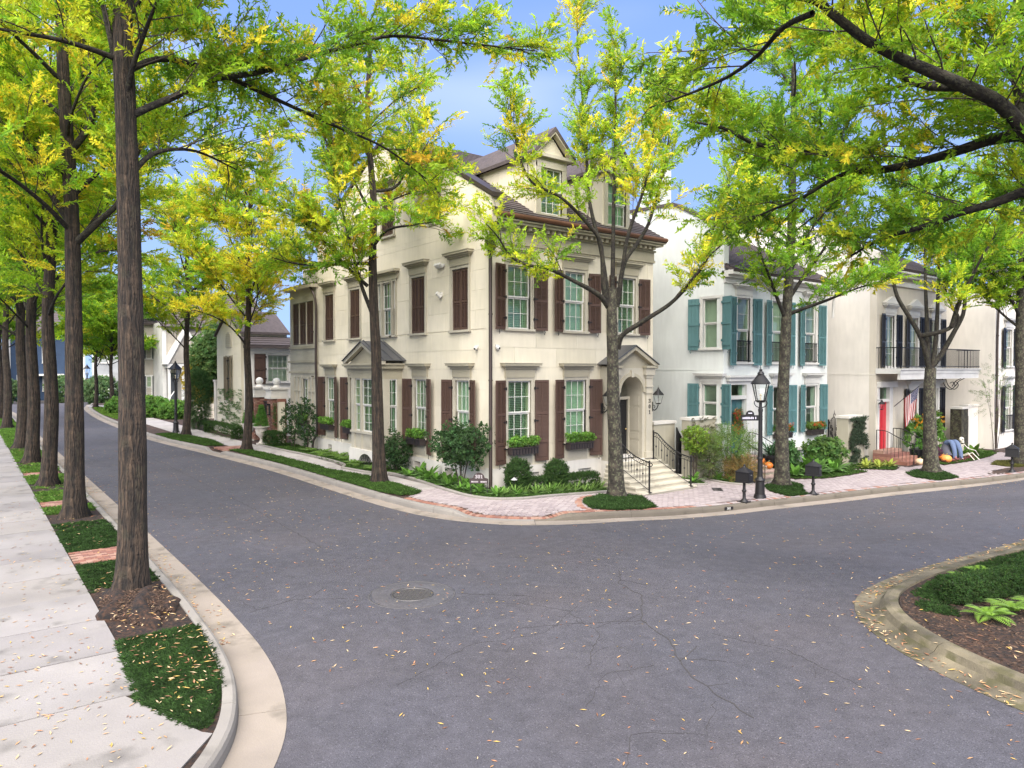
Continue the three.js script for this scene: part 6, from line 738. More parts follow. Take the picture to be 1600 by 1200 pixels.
const straight = (x, z, h, lean, y0 = 0.1) => ({ trunk: [0, 0.2, 0.4, 0.6, 0.8, 1].map((u, i) => [x + lean[0] * u * u + (i % 2 ? 0.06 : -0.03), y0 + h * u, z + lean[1] * u * u + (i % 3 ? 0.04 : -0.05)]) });
for (const [z, i, r, lb] of [[-8.95, 0, 0.23, 'street tree with one curled pale branch stub, third along the verge from the earth mound'], [-15.8, 1, 0.25, 'street tree fourth along the verge from the earth mound'], [-22, 2, 0.27, 'street tree fifth along the verge from the earth mound'], [-36.2, 3, 0.26, 'street tree past the far footpath on the sidewalk verge'], [-46, 4, 0.25, 'small far street tree on the sidewalk verge near the junction']]) tree({ label: lb, grp: 'street trees', limbs: straight(-10.62, z, 13 - i * 0.2, [0.2 - i * 0.1, 0.3]), r0: r, r1: 0.1, rl: 0.1, palette: i % 2 ? fresh : autumn, seed: 20 + i, auto: 17, from: 0.4, len: 4.9, leaf: i > 2 ? 2 : 1, sc: 0.82, sec: i > 2 ? 0.55 : 0.38 });
tree({ label: 'slender tree in the grass verge in front of the pedimented bay window', grp: 'street trees', limbs: LC, r0: 0.225, r1: 0.06, rl: 0.075, palette: { bright: 0.38, lime: 0.26, yellow: 0.14, green: 0.18, orange: 0.04 }, seed: 31, auto: 6, from: 0.62, len: 2.4, leaf: 0, sc: 1.15, sec: 0.27, dens: 0.9, bare: 0.3, limbBark: mLimb });
for (const [x, z, i, lb, pal] of [[-2.76, -14.65, 0, 'golden-leaved tree beside the white urn at the brick piers', gold], [-3.1, -24.03, 1, 'street tree on the short verge by the slender lamp post', autumn], [-2.9, -50.5, 2, 'small street tree on the far verge, nearer the beige clapboard house', fresh], [-3.06, -58, 3, 'small street tree on the far verge at the navy house junction', fresh]]) tree({ label: lb, grp: 'street trees', limbs: straight(x, z, i > 1 ? 9 : 11.5, [0.1, 0.2], 0.12), r0: 0.2, r1: 0.07, rl: 0.075, palette: pal, seed: 40 + i, auto: 17, from: 0.4, len: 3.9, leaf: i > 1 ? 2 : 1, sc: 0.85, sec: i > 1 ? 0.5 : 0.36 });
tree({ label: 'mottled grey-barked tree in the oval pit by the cream house steps', grp: 'street trees', limbs: LF, r0: 0.25, r1: 0.15, rl: 0.085, bark: mBarkPale, limbBark: mLimb, rad: { H: [0.03, 0.01] }, palette: { bright: 0.42, lime: 0.28, yellow: 0.14, orange: 0.02, green: 0.14 }, seed: 51, auto: 0, leaf: 0, sc: 1.15, sec: 0.34, dens: 0.75, bare: 0.36 });
tree({ label: 'straight mossy tree between the street lamp and the second mailbox', grp: 'street trees', limbs: LL, r0: 0.25, r1: 0.08, rl: 0.09, bark: mBarkPale, palette: fresh, seed: 52, auto: 10, from: 0.5, len: 3.5, leaf: 1, sc: 0.8, sec: 0.32 });
tree({ label: 'fork-stemmed tree in front of the balcony house', grp: 'street trees', limbs: LB, r0: 0.27, r1: 0.2, rl: 0.115, bark: mBarkPale, palette: fresh, seed: 53, auto: 0, leaf: 1, sec: 0.3, bare: 0.5, sc: 0.85 });
tree({ label: 'pale trunk beside the last mailbox past the balcony house', grp: 'street trees', limbs: LE, r0: 0.3, r1: 0.1, rl: 0.1, bark: mBarkPale, palette: fresh, seed: 54, auto: 11, from: 0.4, len: 3.6, leaf: 1, sec: 0.32 });
tree({ label: 'large spreading tree of the planted island, heavy lichened limbs over the road', grp: 'street trees', limbs: LI, r0: 0.3, r1: 0.14, rl: 0.105, palette: { green: 0.34, bright: 0.36, lime: 0.18, yellow: 0.05, dark: 0.03 }, seed: 61, auto: 9, from: 0.55, len: 3.6, leaf: 0, sec: 0.3, bark: mBarkPale, rad: { a: [0.125, 0.04], b: [0.1, 0.02], c: [0.04, 0.012], e: [0.06, 0.014], f: [0.043, 0.012] } });

// ---------------------------------------------------------------- ground cover, fallen leaves, planting
function bladeGeo(n, h, w, spread, seed, lean = 0.5) { const R = rng(seed), pos = [], col = [], nor = []; for (let i = 0; i < n; i++) { const a = R() * 6.28, r = R() * spread, b = V(Math.cos(a) * r, 0, Math.sin(a) * r), hh = h * (0.55 + R() * 0.6), dir = V(Math.cos(a + R()) * lean * (0.4 + R()), 1, Math.sin(a + R()) * lean * (0.4 + R())).normalize(), s = V(-Math.sin(a * 3), 0, Math.cos(a * 3)).multiplyScalar(w * (0.6 + R() * 0.6)), m = b.clone().addScaledVector(dir, hh * 0.55), t = b.clone().addScaledVector(dir, hh).add(V(Math.cos(a) * lean * hh * 0.3, -hh * 0.12 * lean, Math.sin(a) * lean * hh * 0.3)), c = 0.7 + R() * 0.6; for (const q of [[b, m.clone().add(s), t], [b, t, m.clone().sub(s)]]) { const nn = q[1].clone().sub(q[0]).cross(q[2].clone().sub(q[0])).normalize(); for (const v of q) { pos.push(v.x, v.y, v.z); nor.push(nn.x, nn.y, nn.z); col.push(c * (0.9 + R() * 0.2), c, c); } } }
  const g = new THREE.BufferGeometry(); g.setAttribute('position', new THREE.BufferAttribute(new Float32Array(pos), 3)); g.setAttribute('normal', new THREE.BufferAttribute(new Float32Array(nor), 3)); g.setAttribute('color', new THREE.BufferAttribute(new Float32Array(col), 3)); return g; }
const mCover = leafMat([1, 1, 1], 0.3), tuftNear = bladeGeo(18, 0.05, 0.0062, 0.035, 5, 1.2), tuftFar = bladeGeo(14, 0.07, 0.01, 0.06, 6, 1.1), tuftLawn = bladeGeo(14, 0.07, 0.007, 0.05, 7, 0.5);
function cover(name, label, pts, per, geo, c, y, seed, keep) { const R = rng(seed), xs = pts.map((p) => p[0]), zs = pts.map((p) => p[1]), x0 = Math.min(...xs), x1 = Math.max(...xs), z0 = Math.min(...zs), z1 = Math.max(...zs), list = [], n = (x1 - x0) * (z1 - z0) * per; for (let i = 0; i < n; i++) { const x = x0 + R() * (x1 - x0), z = z0 + R() * (z1 - z0); if (!inside(pts, x, z) || (keep && !keep(x, z, R))) continue; const nz = fbm(x * 0.31 + 9, z * 0.31 + 9, 16, 16, 5, 3), j = (0.55 + 0.7 * R()) * (0.6 + 0.8 * nz); list.push({ p: V(x, y + gy(x, z) + (R() - 0.5) * 0.02 + (nz - 0.5) * 0.03, z), d: V((R() - 0.5) * 0.5, 1, (R() - 0.5) * 0.5).normalize(), r: R() * 6.28, s: 0.75 + R() * 0.6, c: [c[0] * j, c[1] * j, c[2] * j] }); } const o = instanced(name, geo, mCover, list); o.userData.label = label; return o; }
const gDark = [0.034, 0.075, 0.016], gMid = [0.055, 0.115, 0.02], gLawn = [0.12, 0.22, 0.03];
const rectP = (x0, x1, z0, z1) => [[x0, z0], [x1, z0], [x1, z1], [x0, z1]];
const nearPatch = [[-11.12, 6.75], [-10.15, 6.75], [-10.2, 7.9], [-10.4, 8.95], [-10.78, 9.85], [-10.92, 9.8], [-11.22, 8.8]];
cover('ground_cover', 'dark green ground cover at the tip of the verge by the curved kerb', nearPatch, 2600, tuftNear, gDark, 0.11, 1);
cover('ground_cover', 'ground cover between the brick crossing and the earth mound', rectP(-11.1, -10.08, 2.15, 4.2), 1000, tuftNear, gDark, 0.11, 2, (x, z, R) => Math.hypot(x + 10.57, z - 4.55) > 0.42 && (z < 3.4 || R() < (4.2 - z) * 1.1));
cover('ground_cover', 'ground cover between the brick crossing and the second trunk', rectP(-11.1, -10.05, -2.2, 1.0), 900, tuftNear, gDark, 0.11, 3, (x, z, R) => z > -1.2 || R() < 0.3);
cover('ground_cover', 'yellow-green grass of the verge past the second trunk', rectP(-11.1, -10.05, -60, -3.6), 260, tuftFar, [0.1, 0.2, 0.03], 0.11, 4, (x, z, R) => { for (const q of [-8.95, -15.8, -22, -36.2]) if (Math.abs(z - q - 0.4) < 0.9) return R() < 0.12; return Math.abs(z + 5.2) > 0.5 && Math.abs(z + 12) > 0.45; });
cover('grass', 'lawn beside the far sidewalk', rectP(-22, -13, -64, -4), 60, tuftFar, gLawn, 0.12, 5);
cover('ground_cover', 'dark green ground cover of the verge in front of the bay window', verge1, 650, tuftFar, gMid, 0.145, 6, (x, z, R) => Math.hypot(x + 2.19, z + 3.1) > 0.36); cover('ground_cover', 'ground cover of the short verge by the slender lamp', verge2, 420, tuftFar, gMid, 0.145, 7); cover('ground_cover', 'ground cover of the verge near the street end', verge3, 160, tuftFar, gLawn, 0.145, 8);
cover('ground_cover', 'ground cover in the oval pit of the mottled tree', pit1, 800, tuftFar, gDark, 0.145, 9, (x, z, R) => Math.hypot(x - 3.2, z - 2.15) > 0.36); cover('ground_cover', 'ground cover round the tree beside the street lamp', pit2, 700, tuftFar, gDark, 0.145, 10); cover('ground_cover', 'ground cover round the fork-stemmed tree', pit3, 600, tuftFar, gDark, 0.145, 11); cover('ground_cover', 'ground cover round the last pale trunk', [[21.6, 6.2], [23, 5.9], [24.4, 6.5], [24, 7.4], [22.4, 7.6], [21.4, 7]], 500, tuftFar, [0.12, 0.12, 0.03], 0.14, 12);
for (const [p, sd, lb] of [[bed1, 13, 'low green plants of the corner bed'], [bed2b, 14, 'low green plants of the mint house bed'], [bed3a, 15, 'low plants by the ivy pier'], [bed3b, 16, 'low plants of the balcony house bed'], [bed2, 17, 'low plants below the feathery shrubs'], [bedA, 18, 'low plants at the foot of the cream house steps']]) cover('ground_cover', lb, p, 150, tuftFar, gMid, 0.15, sd, (x, z, R) => !(p === bed1 && x > -0.15 && z < 0.1));
cover('ground_cover', 'ground cover spilling over the island kerb', [[-1.2, 12.8], [-0.5, 12.35], [0.9, 12.22], [3.4, 12.42], [6, 12.8], [6, 12.95], [2.5, 12.6], [0.4, 12.45], [-0.5, 12.85], [-1.05, 13.25]], 700, tuftNear, gDark, 0.1, 19, (x, z, R) => fbm(x * 0.2 + 5, z * 0.2 + 5, 8, 8, 3, 3) > 0.42);
// earth mound round the thick trunk
{ const g = new THREE.SphereGeometry(1, 36, 14, 0, Math.PI * 2, 0, HALF), p = g.attributes.position; for (let i = 0; i < p.count; i++) { const x = p.getX(i), y = p.getY(i), z = p.getZ(i), k = 1 + 0.16 * Math.sin(Math.atan2(z, x) * 5) + 0.1 * Math.sin(Math.atan2(z, x) * 9 + 1); p.setXYZ(i, x * 0.52 * k, y * 0.17 * (1 + 0.25 * Math.sin(x * 7 + z * 5)), z * 1.05 * k); } g.computeVertexNormals(); const o = mesh('earth_mound', new Mk().add(g), mSoil); o.position.set(-10.63, 0.1, 5.25); structure(o); }
// fallen leaves
{
  const pos = [], uvn = [], leaf = () => { const g = new THREE.BufferGeometry(); const v = [[0, 0, -0.5], [0.13, 0.07, -0.05], [0, 0.02, 0.02], [-0.13, 0.08, -0.02], [0, 0.12, 0.5]]; const t = [[0, 2, 1], [0, 3, 2], [2, 4, 1], [2, 3, 4]], p = []; for (const q of t) for (const i of q) p.push(...v[i]); g.setAttribute('position', new THREE.BufferAttribute(new Float32Array(p), 3)); g.computeVertexNormals(); g.setAttribute('color', new THREE.BufferAttribute(new Float32Array(p.length).fill(1), 3)); return g; };
  const C = [[0.44, 0.25, 0.12], [0.5, 0.36, 0.2], [0.36, 0.17, 0.09], [0.2, 0.1, 0.06], [0.46, 0.35, 0.21], [0.42, 0.28, 0.08]], R = rng(321), road = [], walk = [], gl = leaf(), put = (l, x, y, z, s) => { const c = C[Math.floor(R() * 6)], j = 0.7 + 0.5 * R(); l.push({ p: V(x, y + gy(x, z), z), d: V((R() - 0.5) * 0.25, 1, (R() - 0.5) * 0.25).normalize(), r: R() * 6.28, s: s * (0.55 + R() * 0.75), c: c.map((q) => q * j) }); };
  const blot = (x, z) => fbm(x / 9 + 3, z / 9 + 3, 12, 12, 44, 3);
  for (let i = 0; i < 30000; i++) { const x = -11 + R() * 34, z = -22 + R() * 38; const [d] = x > -4 ? offKerb(x, z) : [9]; if (inside(pavePoly, x, z)) continue; if (x < -9.4 || (x > -2.8 && z > 11.7 && (x > 0 || z > 14))) continue; const near = Math.max(0, 1 - Math.abs(x + 7) / 6) * (z > -3 ? 1 : 0.6), q = blot(x, z); if (R() > 0.2 + 0.75 * near * Math.max(0, q * 2 - 0.6) + (d < 0.55 ? 0.35 : 0)) continue; put(road, x, RD + 0.004, z, 0.068); }
  for (let i = 0; i < 900; i++) { const s = R() * leftLine.L * 0.5, o = -0.02 - R() * R() * 0.5, p = leftLine.at(12 + s * 0.75, o * (leftLine.at(40, 1)[0] < -9.9 ? 1 : -1)); if (p[1] > 10.4) continue; put(road, p[0], RD + 0.018, p[1], 0.075); }
  const si = islandSide; for (let i = 0; i < 800; i++) { const s = islandLine.L * (0.38 + R() * 0.3), p = islandLine.at(s, si * (-0.08 - Math.abs(R() - R()) * 0.42)); put(road, p[0], RD + 0.022, p[1], 0.085); }
  for (let i = 0; i < 700; i++) { const x = 14 + R() * 12, z = 6.6 + R() * 3.4; if (inside(pavePoly, x, z)) continue; const dd = offKerb(x, z)[0]; if (R() > Math.max(0.05, 1 - dd / 1.5) * Math.min(1, (x - 13) / 4)) continue; put(road, x, RD + 0.006 + R() * 0.01, z, 0.08); }
  for (let i = 0; i < 620; i++) put(walk, -12.95 + R() * 1.8, 0.136, 10.6 - R() * R() * 34, 0.07); for (let i = 0; i < 360; i++) { const x = -11.1 + R() * 0.95, z = 4.2 + R() * 5.4; if (!inside(nearPatch, x, z) && z > 6.7) continue; put(walk, x, z > 6.7 ? 0.16 : 0.2 + 0.05 * R(), z, 0.075); } for (let i = 0; i < 240; i++) put(walk, -11.1 + R(), 0.16, 4 - R() * 26, 0.075);
  for (let i = 0; i < 500; i++) { const x = -2.6 + R() * 9, z = 12.3 + R() * 5; put(walk, x, 0.11, z, 0.085); } for (let i = 0; i < 260; i++) { const x = -3 + R() * 24, z = -6 + R() * 14; if (!inside(pavePoly, x, z) || (x > 0 && z < 1.4)) continue; put(walk, x, pavY(x, z) + 0.012, z, 0.07); }
  const m = leafMat([1, 1, 1], 0.15); instanced('fallen_leaves', gl, m, road).userData.label = 'dry tan and orange leaves scattered over the asphalt and gutters'; instanced('fallen_leaves', gl, m, walk).userData.label = 'dry tan leaves on the sidewalks, verge and island soil';
}
// bark mulch and crumbs of earth
{ const g = new THREE.BufferGeometry(), v = [[-0.5, 0, -0.12], [0.5, 0.05, -0.16], [0.42, 0, 0.14], [-0.45, 0.06, 0.16], [0, 0.16, 0]], p = []; for (const t of [[0, 4, 1], [1, 4, 2], [2, 4, 3], [3, 4, 0]]) for (const i of t) p.push(...v[i]); g.setAttribute('position', new THREE.BufferAttribute(new Float32Array(p), 3)); g.computeVertexNormals(); g.setAttribute('color', new THREE.BufferAttribute(new Float32Array(p.length).fill(1), 3)); const R = rng(555), l = [], C = [[0.07, 0.045, 0.032], [0.05, 0.033, 0.024], [0.1, 0.066, 0.046], [0.04, 0.027, 0.02]], m = leafMat([1, 1, 1], 0.0), bl = islandLine; m.transmission = 0; const put = (x, y, z, s) => { const c = C[Math.floor(R() * 4)]; l.push({ p: V(x, y, z), d: V((R() - 0.5) * 0.9, 1, (R() - 0.5) * 0.9).normalize(), r: R() * 6.28, s: s * (0.5 + R()), c }); };
  for (let i = 0; i < 9000; i++) { const x = -2.7 + R() * 8, z = 12.3 + R() * 4; if (Math.hypot(x + 2.2, z - 13) < 0.3) continue; put(x, 0.1, z, 0.055); } for (let i = 0; i < 1500; i++) { const a = R() * 6.28, q = Math.sqrt(R()), x = -10.63 + Math.cos(a) * q * 0.5, z = 5.25 + Math.sin(a) * q * 1.02; put(x, 0.1 + 0.17 * Math.sqrt(Math.max(0, 1 - q * q)), z, 0.04); }
  instanced('bark_mulch', g, m, l.filter((o) => o.p.x < -9 || inside([...Array(60)].map((_, k) => bl.at(bl.L * (0.3 + 0.5 * k / 59), islandSide * 0.3)).concat([[9, 17], [9, 13.5]]), o.p.x, o.p.z))).userData.label = 'loose brown bark mulch on the island bed and earth mound'; }
// leafy shrubs and hedges
function ovalLeaf(n, R0, ll, lw, seed) { return sprayGeo(n, R0, ll, lw, seed, 1); }
const SH = { fine: sprayGeo(16, 0.1, 0.035, 0.009, 71, 1), broad: sprayGeo(11, 0.14, 0.085, 0.022, 72, 1), big: sprayGeo(9, 0.2, 0.17, 0.05, 73, 1), wispy: sprayGeo(14, 0.3, 0.09, 0.01, 74, 1) };
function foliage(parent, geo, n, shape, c, seed, sc = 1) { const R = rng(seed), list = []; let k = 0; while (list.length < n && k++ < n * 30) { const u = V(R() * 2 - 1, R() * 2 - 1, R() * 2 - 1), q = shape(u, R); if (!q) continue; const j = 0.65 + 0.7 * R(); list.push({ p: q.p, d: q.d.clone().add(V((R() - 0.5) * 1.1, (R() - 0.2) * 0.9, (R() - 0.5) * 1.1)).normalize(), r: R() * 6.28, s: sc * (0.7 + R() * 0.6), c: [c[0] * j * (0.85 + 0.3 * R()), c[1] * j, c[2] * j] }); } return instanced('foliage', geo, mLeaf, list, parent); }
const shellOval = (rx, ry, rz, cy, inner = 0.72, lump = 0.14) => (u, R) => { const l = u.length(); if (l > 1 || l < 0.05) return null; const d = u.clone().divideScalar(l), k = (inner + (1 - inner) * Math.sqrt(R())) * (1 + lump * Math.sin(d.x * 5 + d.y * 4) * Math.cos(d.z * 6)); return { p: V(d.x * rx * k, cy + d.y * ry * k, d.z * rz * k), d }; };
const shellBox = (hx, h, hz) => (u, R) => { const f = R(); let p, d; if (f < 0.4) { p = V(u.x * hx, h, u.z * hz); d = V(0, 1, 0); } else if (f < 0.8) { p = V(u.x * hx, (u.y * 0.5 + 0.5) * h, (R() < 0.5 ? -1 : 1) * hz); d = V(0, 0.3, Math.sign(p.z)); } else { p = V((R() < 0.5 ? -1 : 1) * hx, (u.y * 0.5 + 0.5) * h, u.z * hz); d = V(Math.sign(p.x), 0.3, 0); } p.addScaledVector(d, -0.16 * R() * R()); p.y = Math.max(0.02, p.y); return { p, d }; };
const gBox = [0.038, 0.088, 0.016], gHosta = [0.13, 0.3, 0.04], gShrub = [0.05, 0.11, 0.035];
function hedge(label, x, z, hx, h, hz, turn, n, c, seed, grp, y = 0.14) { const t = thing('hedge', label, 'hedge', [x, y + gy(x, z), z], turn, grp); foliage(t, SH.fine, Math.round(n * 1.4), shellBox(hx, h, hz), c, seed); return t; }
function ballShrub(name, label, cat, x, z, rx, ry, n, c, seed, geo = SH.fine, o = {}) { const { y = 0.14, cy = ry, inner = 0.8, stems = 0, grp, rz = rx, lump, sc = 1 } = o, t = thing(name, label, cat, [x, y + gy(x, z), z], 0, grp); if (stems) { const R = rng(seed), g = []; for (let k = 0; k < stems; k++) { const a = k * 2.4 + R(), l = 0.6 + R() * 0.5; g.push(limbGeo([V(Math.cos(a) * 0.05, 0, Math.sin(a) * 0.05), V(Math.cos(a) * rx * 0.25, cy * 0.6, Math.sin(a) * rz * 0.25), V(Math.cos(a) * rx * 0.6 * l, cy + ry * 0.4 * l, Math.sin(a) * rz * 0.6 * l)], 0.014, 0.004, 5, { step: 0.2 })); } stuff(mesh('stems', mergeGeometries(g), mTwig, t)); } foliage(t, geo, Math.round(n * (inner > 0.75 ? 1.5 : 1)), shellOval(rx, ry, rz, cy, inner > 0.75 ? 0.5 : inner, lump), c, seed, sc); return t; }
hedge('low clipped hedge in front of the second ground floor window of the cream house', 2.85, 0.62, 0.95, 0.62, 0.2, 0.02, 1500, gBox, 101, 'clipped hedges of the corner bed', -0.02); hedge('short clipped hedge between the two box balls', 1.35, 0.7, 0.5, 0.52, 0.2, 0.02, 800, gBox, 102, 'clipped hedges of the corner bed', 0.0);
ballShrub('box_ball', 'clipped box ball by the corner downpipe', 'shrub', 0.42, 0.75, 0.36, 0.52, 1500, gBox, 103, SH.fine, { y: 0.08 }); ballShrub('box_ball', 'clipped box ball between the low hedges', 'shrub', 2.02, 0.68, 0.34, 0.5, 1500, gBox, 104, SH.fine, { y: 0.1 });
ballShrub('camellia_shrub', 'large glossy shrub at the corner window of the cream house', 'shrub', -0.62, -0.75, 0.82, 0.6, 620, gShrub, 105, SH.broad, { cy: 1.28, inner: 0.3, stems: 9, rz: 0.95, lump: 0.4, sc: 1.15 }); ballShrub('camellia_shrub', 'rounded glossy shrub under the window box beside the bay', 'shrub', -0.62, -4.95, 0.46, 0.6, 340, gShrub, 106, SH.broad, { cy: 0.72, inner: 0.25, stems: 6, lump: 0.35 });
ballShrub('camellia_shrub', 'open dark shrub below the trellis of the cream house', 'shrub', -0.7, -14.6, 0.45, 0.95, 260, gShrub, 107, SH.broad, { cy: 1.2, inner: 0.35, stems: 6 }); ballShrub('camellia_shrub', 'open dark shrub beside the far downpipe of the cream house', 'shrub', -0.7, -13.0, 0.38, 1.0, 220, gShrub, 108, SH.broad, { cy: 1.3, inner: 0.35, stems: 6 });
hedge('clipped hedge beside the white urn', -1.15, -15.9, 0.3, 0.6, 0.75, 0, 900, gBox, 109); hedge('long clipped hedge along the carriage house', -1.65, -22.5, 0.3, 0.6, 2.6, 0, 1500, gBox, 110);
ballShrub('conifer', 'dark columnar conifer beside the carriage house', 'tree', -1.6, -27.6, 0.55, 1.7, 1500, [0.045, 0.11, 0.03], 111, SH.wispy, { cy: 1.8, inner: 0.76 }); ballShrub('small_tree', 'broadleaf tree with pale flowers behind the conifer', 'tree', 0.6, -29.5, 2.0, 2.2, 2600, [0.12, 0.22, 0.07], 112, SH.big, { cy: 4.3, inner: 0.4, stems: 9, sc: 1.3 }); ballShrub('small_tree', 'yellowing small tree beside the slender lamp', 'tree', -0.6, -30.5, 1.1, 1.5, 900, [0.4, 0.34, 0.05], 113, SH.big, { cy: 3.0, inner: 0.4, stems: 7 });
for (const [x, z, r, lb] of [[-0.6, -38.5, 1.0, 'bright mound shrub by the far garden wall'], [-1.6, -41, 1.2, 'broad low shrub on the slope of the clapboard house'], [-2, -44.5, 1.1, 'low shrub below the clapboard porch'], [-2.6, -47.6, 1.0, 'low shrub under the clapboard windows']]) ballShrub('round_shrub', lb, 'shrub', x, z, r, r * 0.7, 700, [0.11, 0.24, 0.04], 120 + Math.round(z), SH.big, { cy: r * 0.5, grp: 'shrubs of the clapboard house' });
for (const [x, z, r, lb] of [[-9.5, -78, 1.6, 'round shrub in front of the navy house'], [-3.5, -77, 1.8, 'round shrub in front of the pale grey house'], [-14, -77, 1.3, 'low shrub in front of the charcoal house'], [-1, -70, 1.7, 'big grey-green shrub at the street corner']]) ballShrub('round_shrub', lb, 'shrub', x, z, r, r * 0.85, 500, [0.1, 0.18, 0.07], 220 + Math.round(z + x), SH.big, { cy: r * 0.7, sc: 1.5 });
// leafy clumps in the beds
function clumpGeo(n, h, w, seed, curl = 0.9) { const R = rng(seed), pos = [], nor = [], col = []; for (let i = 0; i < n; i++) { const a = i * 2.4 + R() * 0.5, e = 0.35 + R() * 0.75, L = h * (0.75 + R() * 0.5), W = w * (0.7 + R() * 0.5), c = 0.75 + R() * 0.5, p = (t) => V(Math.cos(a) * L * t * Math.cos(e), L * (t * Math.sin(e) * 1.25 - curl * 0.45 * t * t), Math.sin(a) * L * t * Math.cos(e)), s = V(-Math.sin(a), 0, Math.cos(a)), ws = [0.1, 0.75, 1, 0.65, 0.02]; for (let k = 0; k < 4; k++) { const A = p(k / 4), B = p((k + 1) / 4), w0 = W * ws[k], w1 = W * ws[k + 1], v = [A.clone().addScaledVector(s, -w0), A.clone().addScaledVector(s, w0), B.clone().addScaledVector(s, w1), B.clone().addScaledVector(s, -w1)]; for (const q of [[0, 1, 2], [0, 2, 3]]) { const nn = v[q[1]].clone().sub(v[q[0]]).cross(v[q[2]].clone().sub(v[q[0]])).normalize(); if (nn.y < 0) nn.negate(); for (const m of q) { pos.push(v[m].x, v[m].y, v[m].z); nor.push(nn.x, nn.y, nn.z); col.push(c, c, c); } } } }
  const g = new THREE.BufferGeometry(); g.setAttribute('position', new THREE.BufferAttribute(new Float32Array(pos), 3)); g.setAttribute('normal', new THREE.BufferAttribute(new Float32Array(nor), 3)); g.setAttribute('color', new THREE.BufferAttribute(new Float32Array(col), 3)); return g; }
function fernGeo(n, L, seed) { const R = rng(seed), pos = [], nor = [], col = []; const tri = (a, b, c, k) => { const nn = b.clone().sub(a).cross(c.clone().sub(a)).normalize(); for (const v of [a, b, c]) { pos.push(v.x, v.y, v.z); nor.push(nn.x, nn.y, nn.z); col.push(k, k, k); } };
  for (let i = 0; i < n; i++) { const a = i * 2.4 + R() * 0.6, l = L * (0.7 + R() * 0.5), e = 0.5 + R() * 0.5, p = (t) => V(Math.cos(a) * l * t * Math.cos(e), l * (t * Math.sin(e) * 1.1 - 0.62 * t * t), Math.sin(a) * l * t * Math.cos(e)), s = V(-Math.sin(a), 0, Math.cos(a)), k = 0.8 + R() * 0.4; for (let j = 1; j < 17; j++) { const t = j / 17, A = p(t), d = p(t + 0.03).sub(A).normalize(), pl = l * 0.26 * Math.sin(Math.PI * Math.min(1, t * 0.85 + 0.17)); for (const q of [-1, 1]) { const tip = A.clone().addScaledVector(s, q * pl).addScaledVector(d, pl * 0.35).add(V(0, -pl * 0.15, 0)), w = l * 0.019; tri(A.clone().addScaledVector(d, -w), A.clone().addScaledVector(d, w).lerp(tip, 0.4).addScaledVector(d, w * 0.6), tip, k); tri(A.clone().addScaledVector(d, -w), tip, A.clone().lerp(tip, 0.45).addScaledVector(d, -w * 1.2), k * 0.95); } } }
  const g = new THREE.BufferGeometry(); g.setAttribute('position', new THREE.BufferAttribute(new Float32Array(pos), 3)); g.setAttribute('normal', new THREE.BufferAttribute(new Float32Array(nor), 3)); g.setAttribute('color', new THREE.BufferAttribute(new Float32Array(col), 3)); return g; }
const mHosta = leafMat([0.1, 0.22, 0.03], 0.35), mFern = leafMat([0.1, 0.19, 0.022], 0.4), mStrap = leafMat([0.19, 0.32, 0.07], 0.35), gHost = [clumpGeo(26, 0.36, 0.055, 1), clumpGeo(22, 0.42, 0.05, 2), clumpGeo(30, 0.3, 0.05, 3)], gFern = [fernGeo(15, 0.6, 4), fernGeo(13, 0.66, 5)], gStrap = [clumpGeo(30, 0.36, 0.014, 6, 0.6)];
function plants(name, cat, label, grp, spots, geos, m, seed, s0 = 1) { const R = rng(seed); const nth = ['first', 'second', 'third', 'fourth', 'fifth', 'sixth', 'seventh', 'eighth', 'ninth', 'tenth', 'eleventh', 'twelfth', 'thirteenth', 'fourteenth', 'fifteenth']; spots.forEach(([x, z, s = 1], i) => { const o = tag(mesh(name, geos[i % geos.length], m), nth[i] + ' ' + label, cat, grp); o.position.set(x, 0.15 + gy(x, z), z); o.rotation.y = R() * 6; o.scale.setScalar(s0 * s * (0.85 + R() * 0.35)); }); }
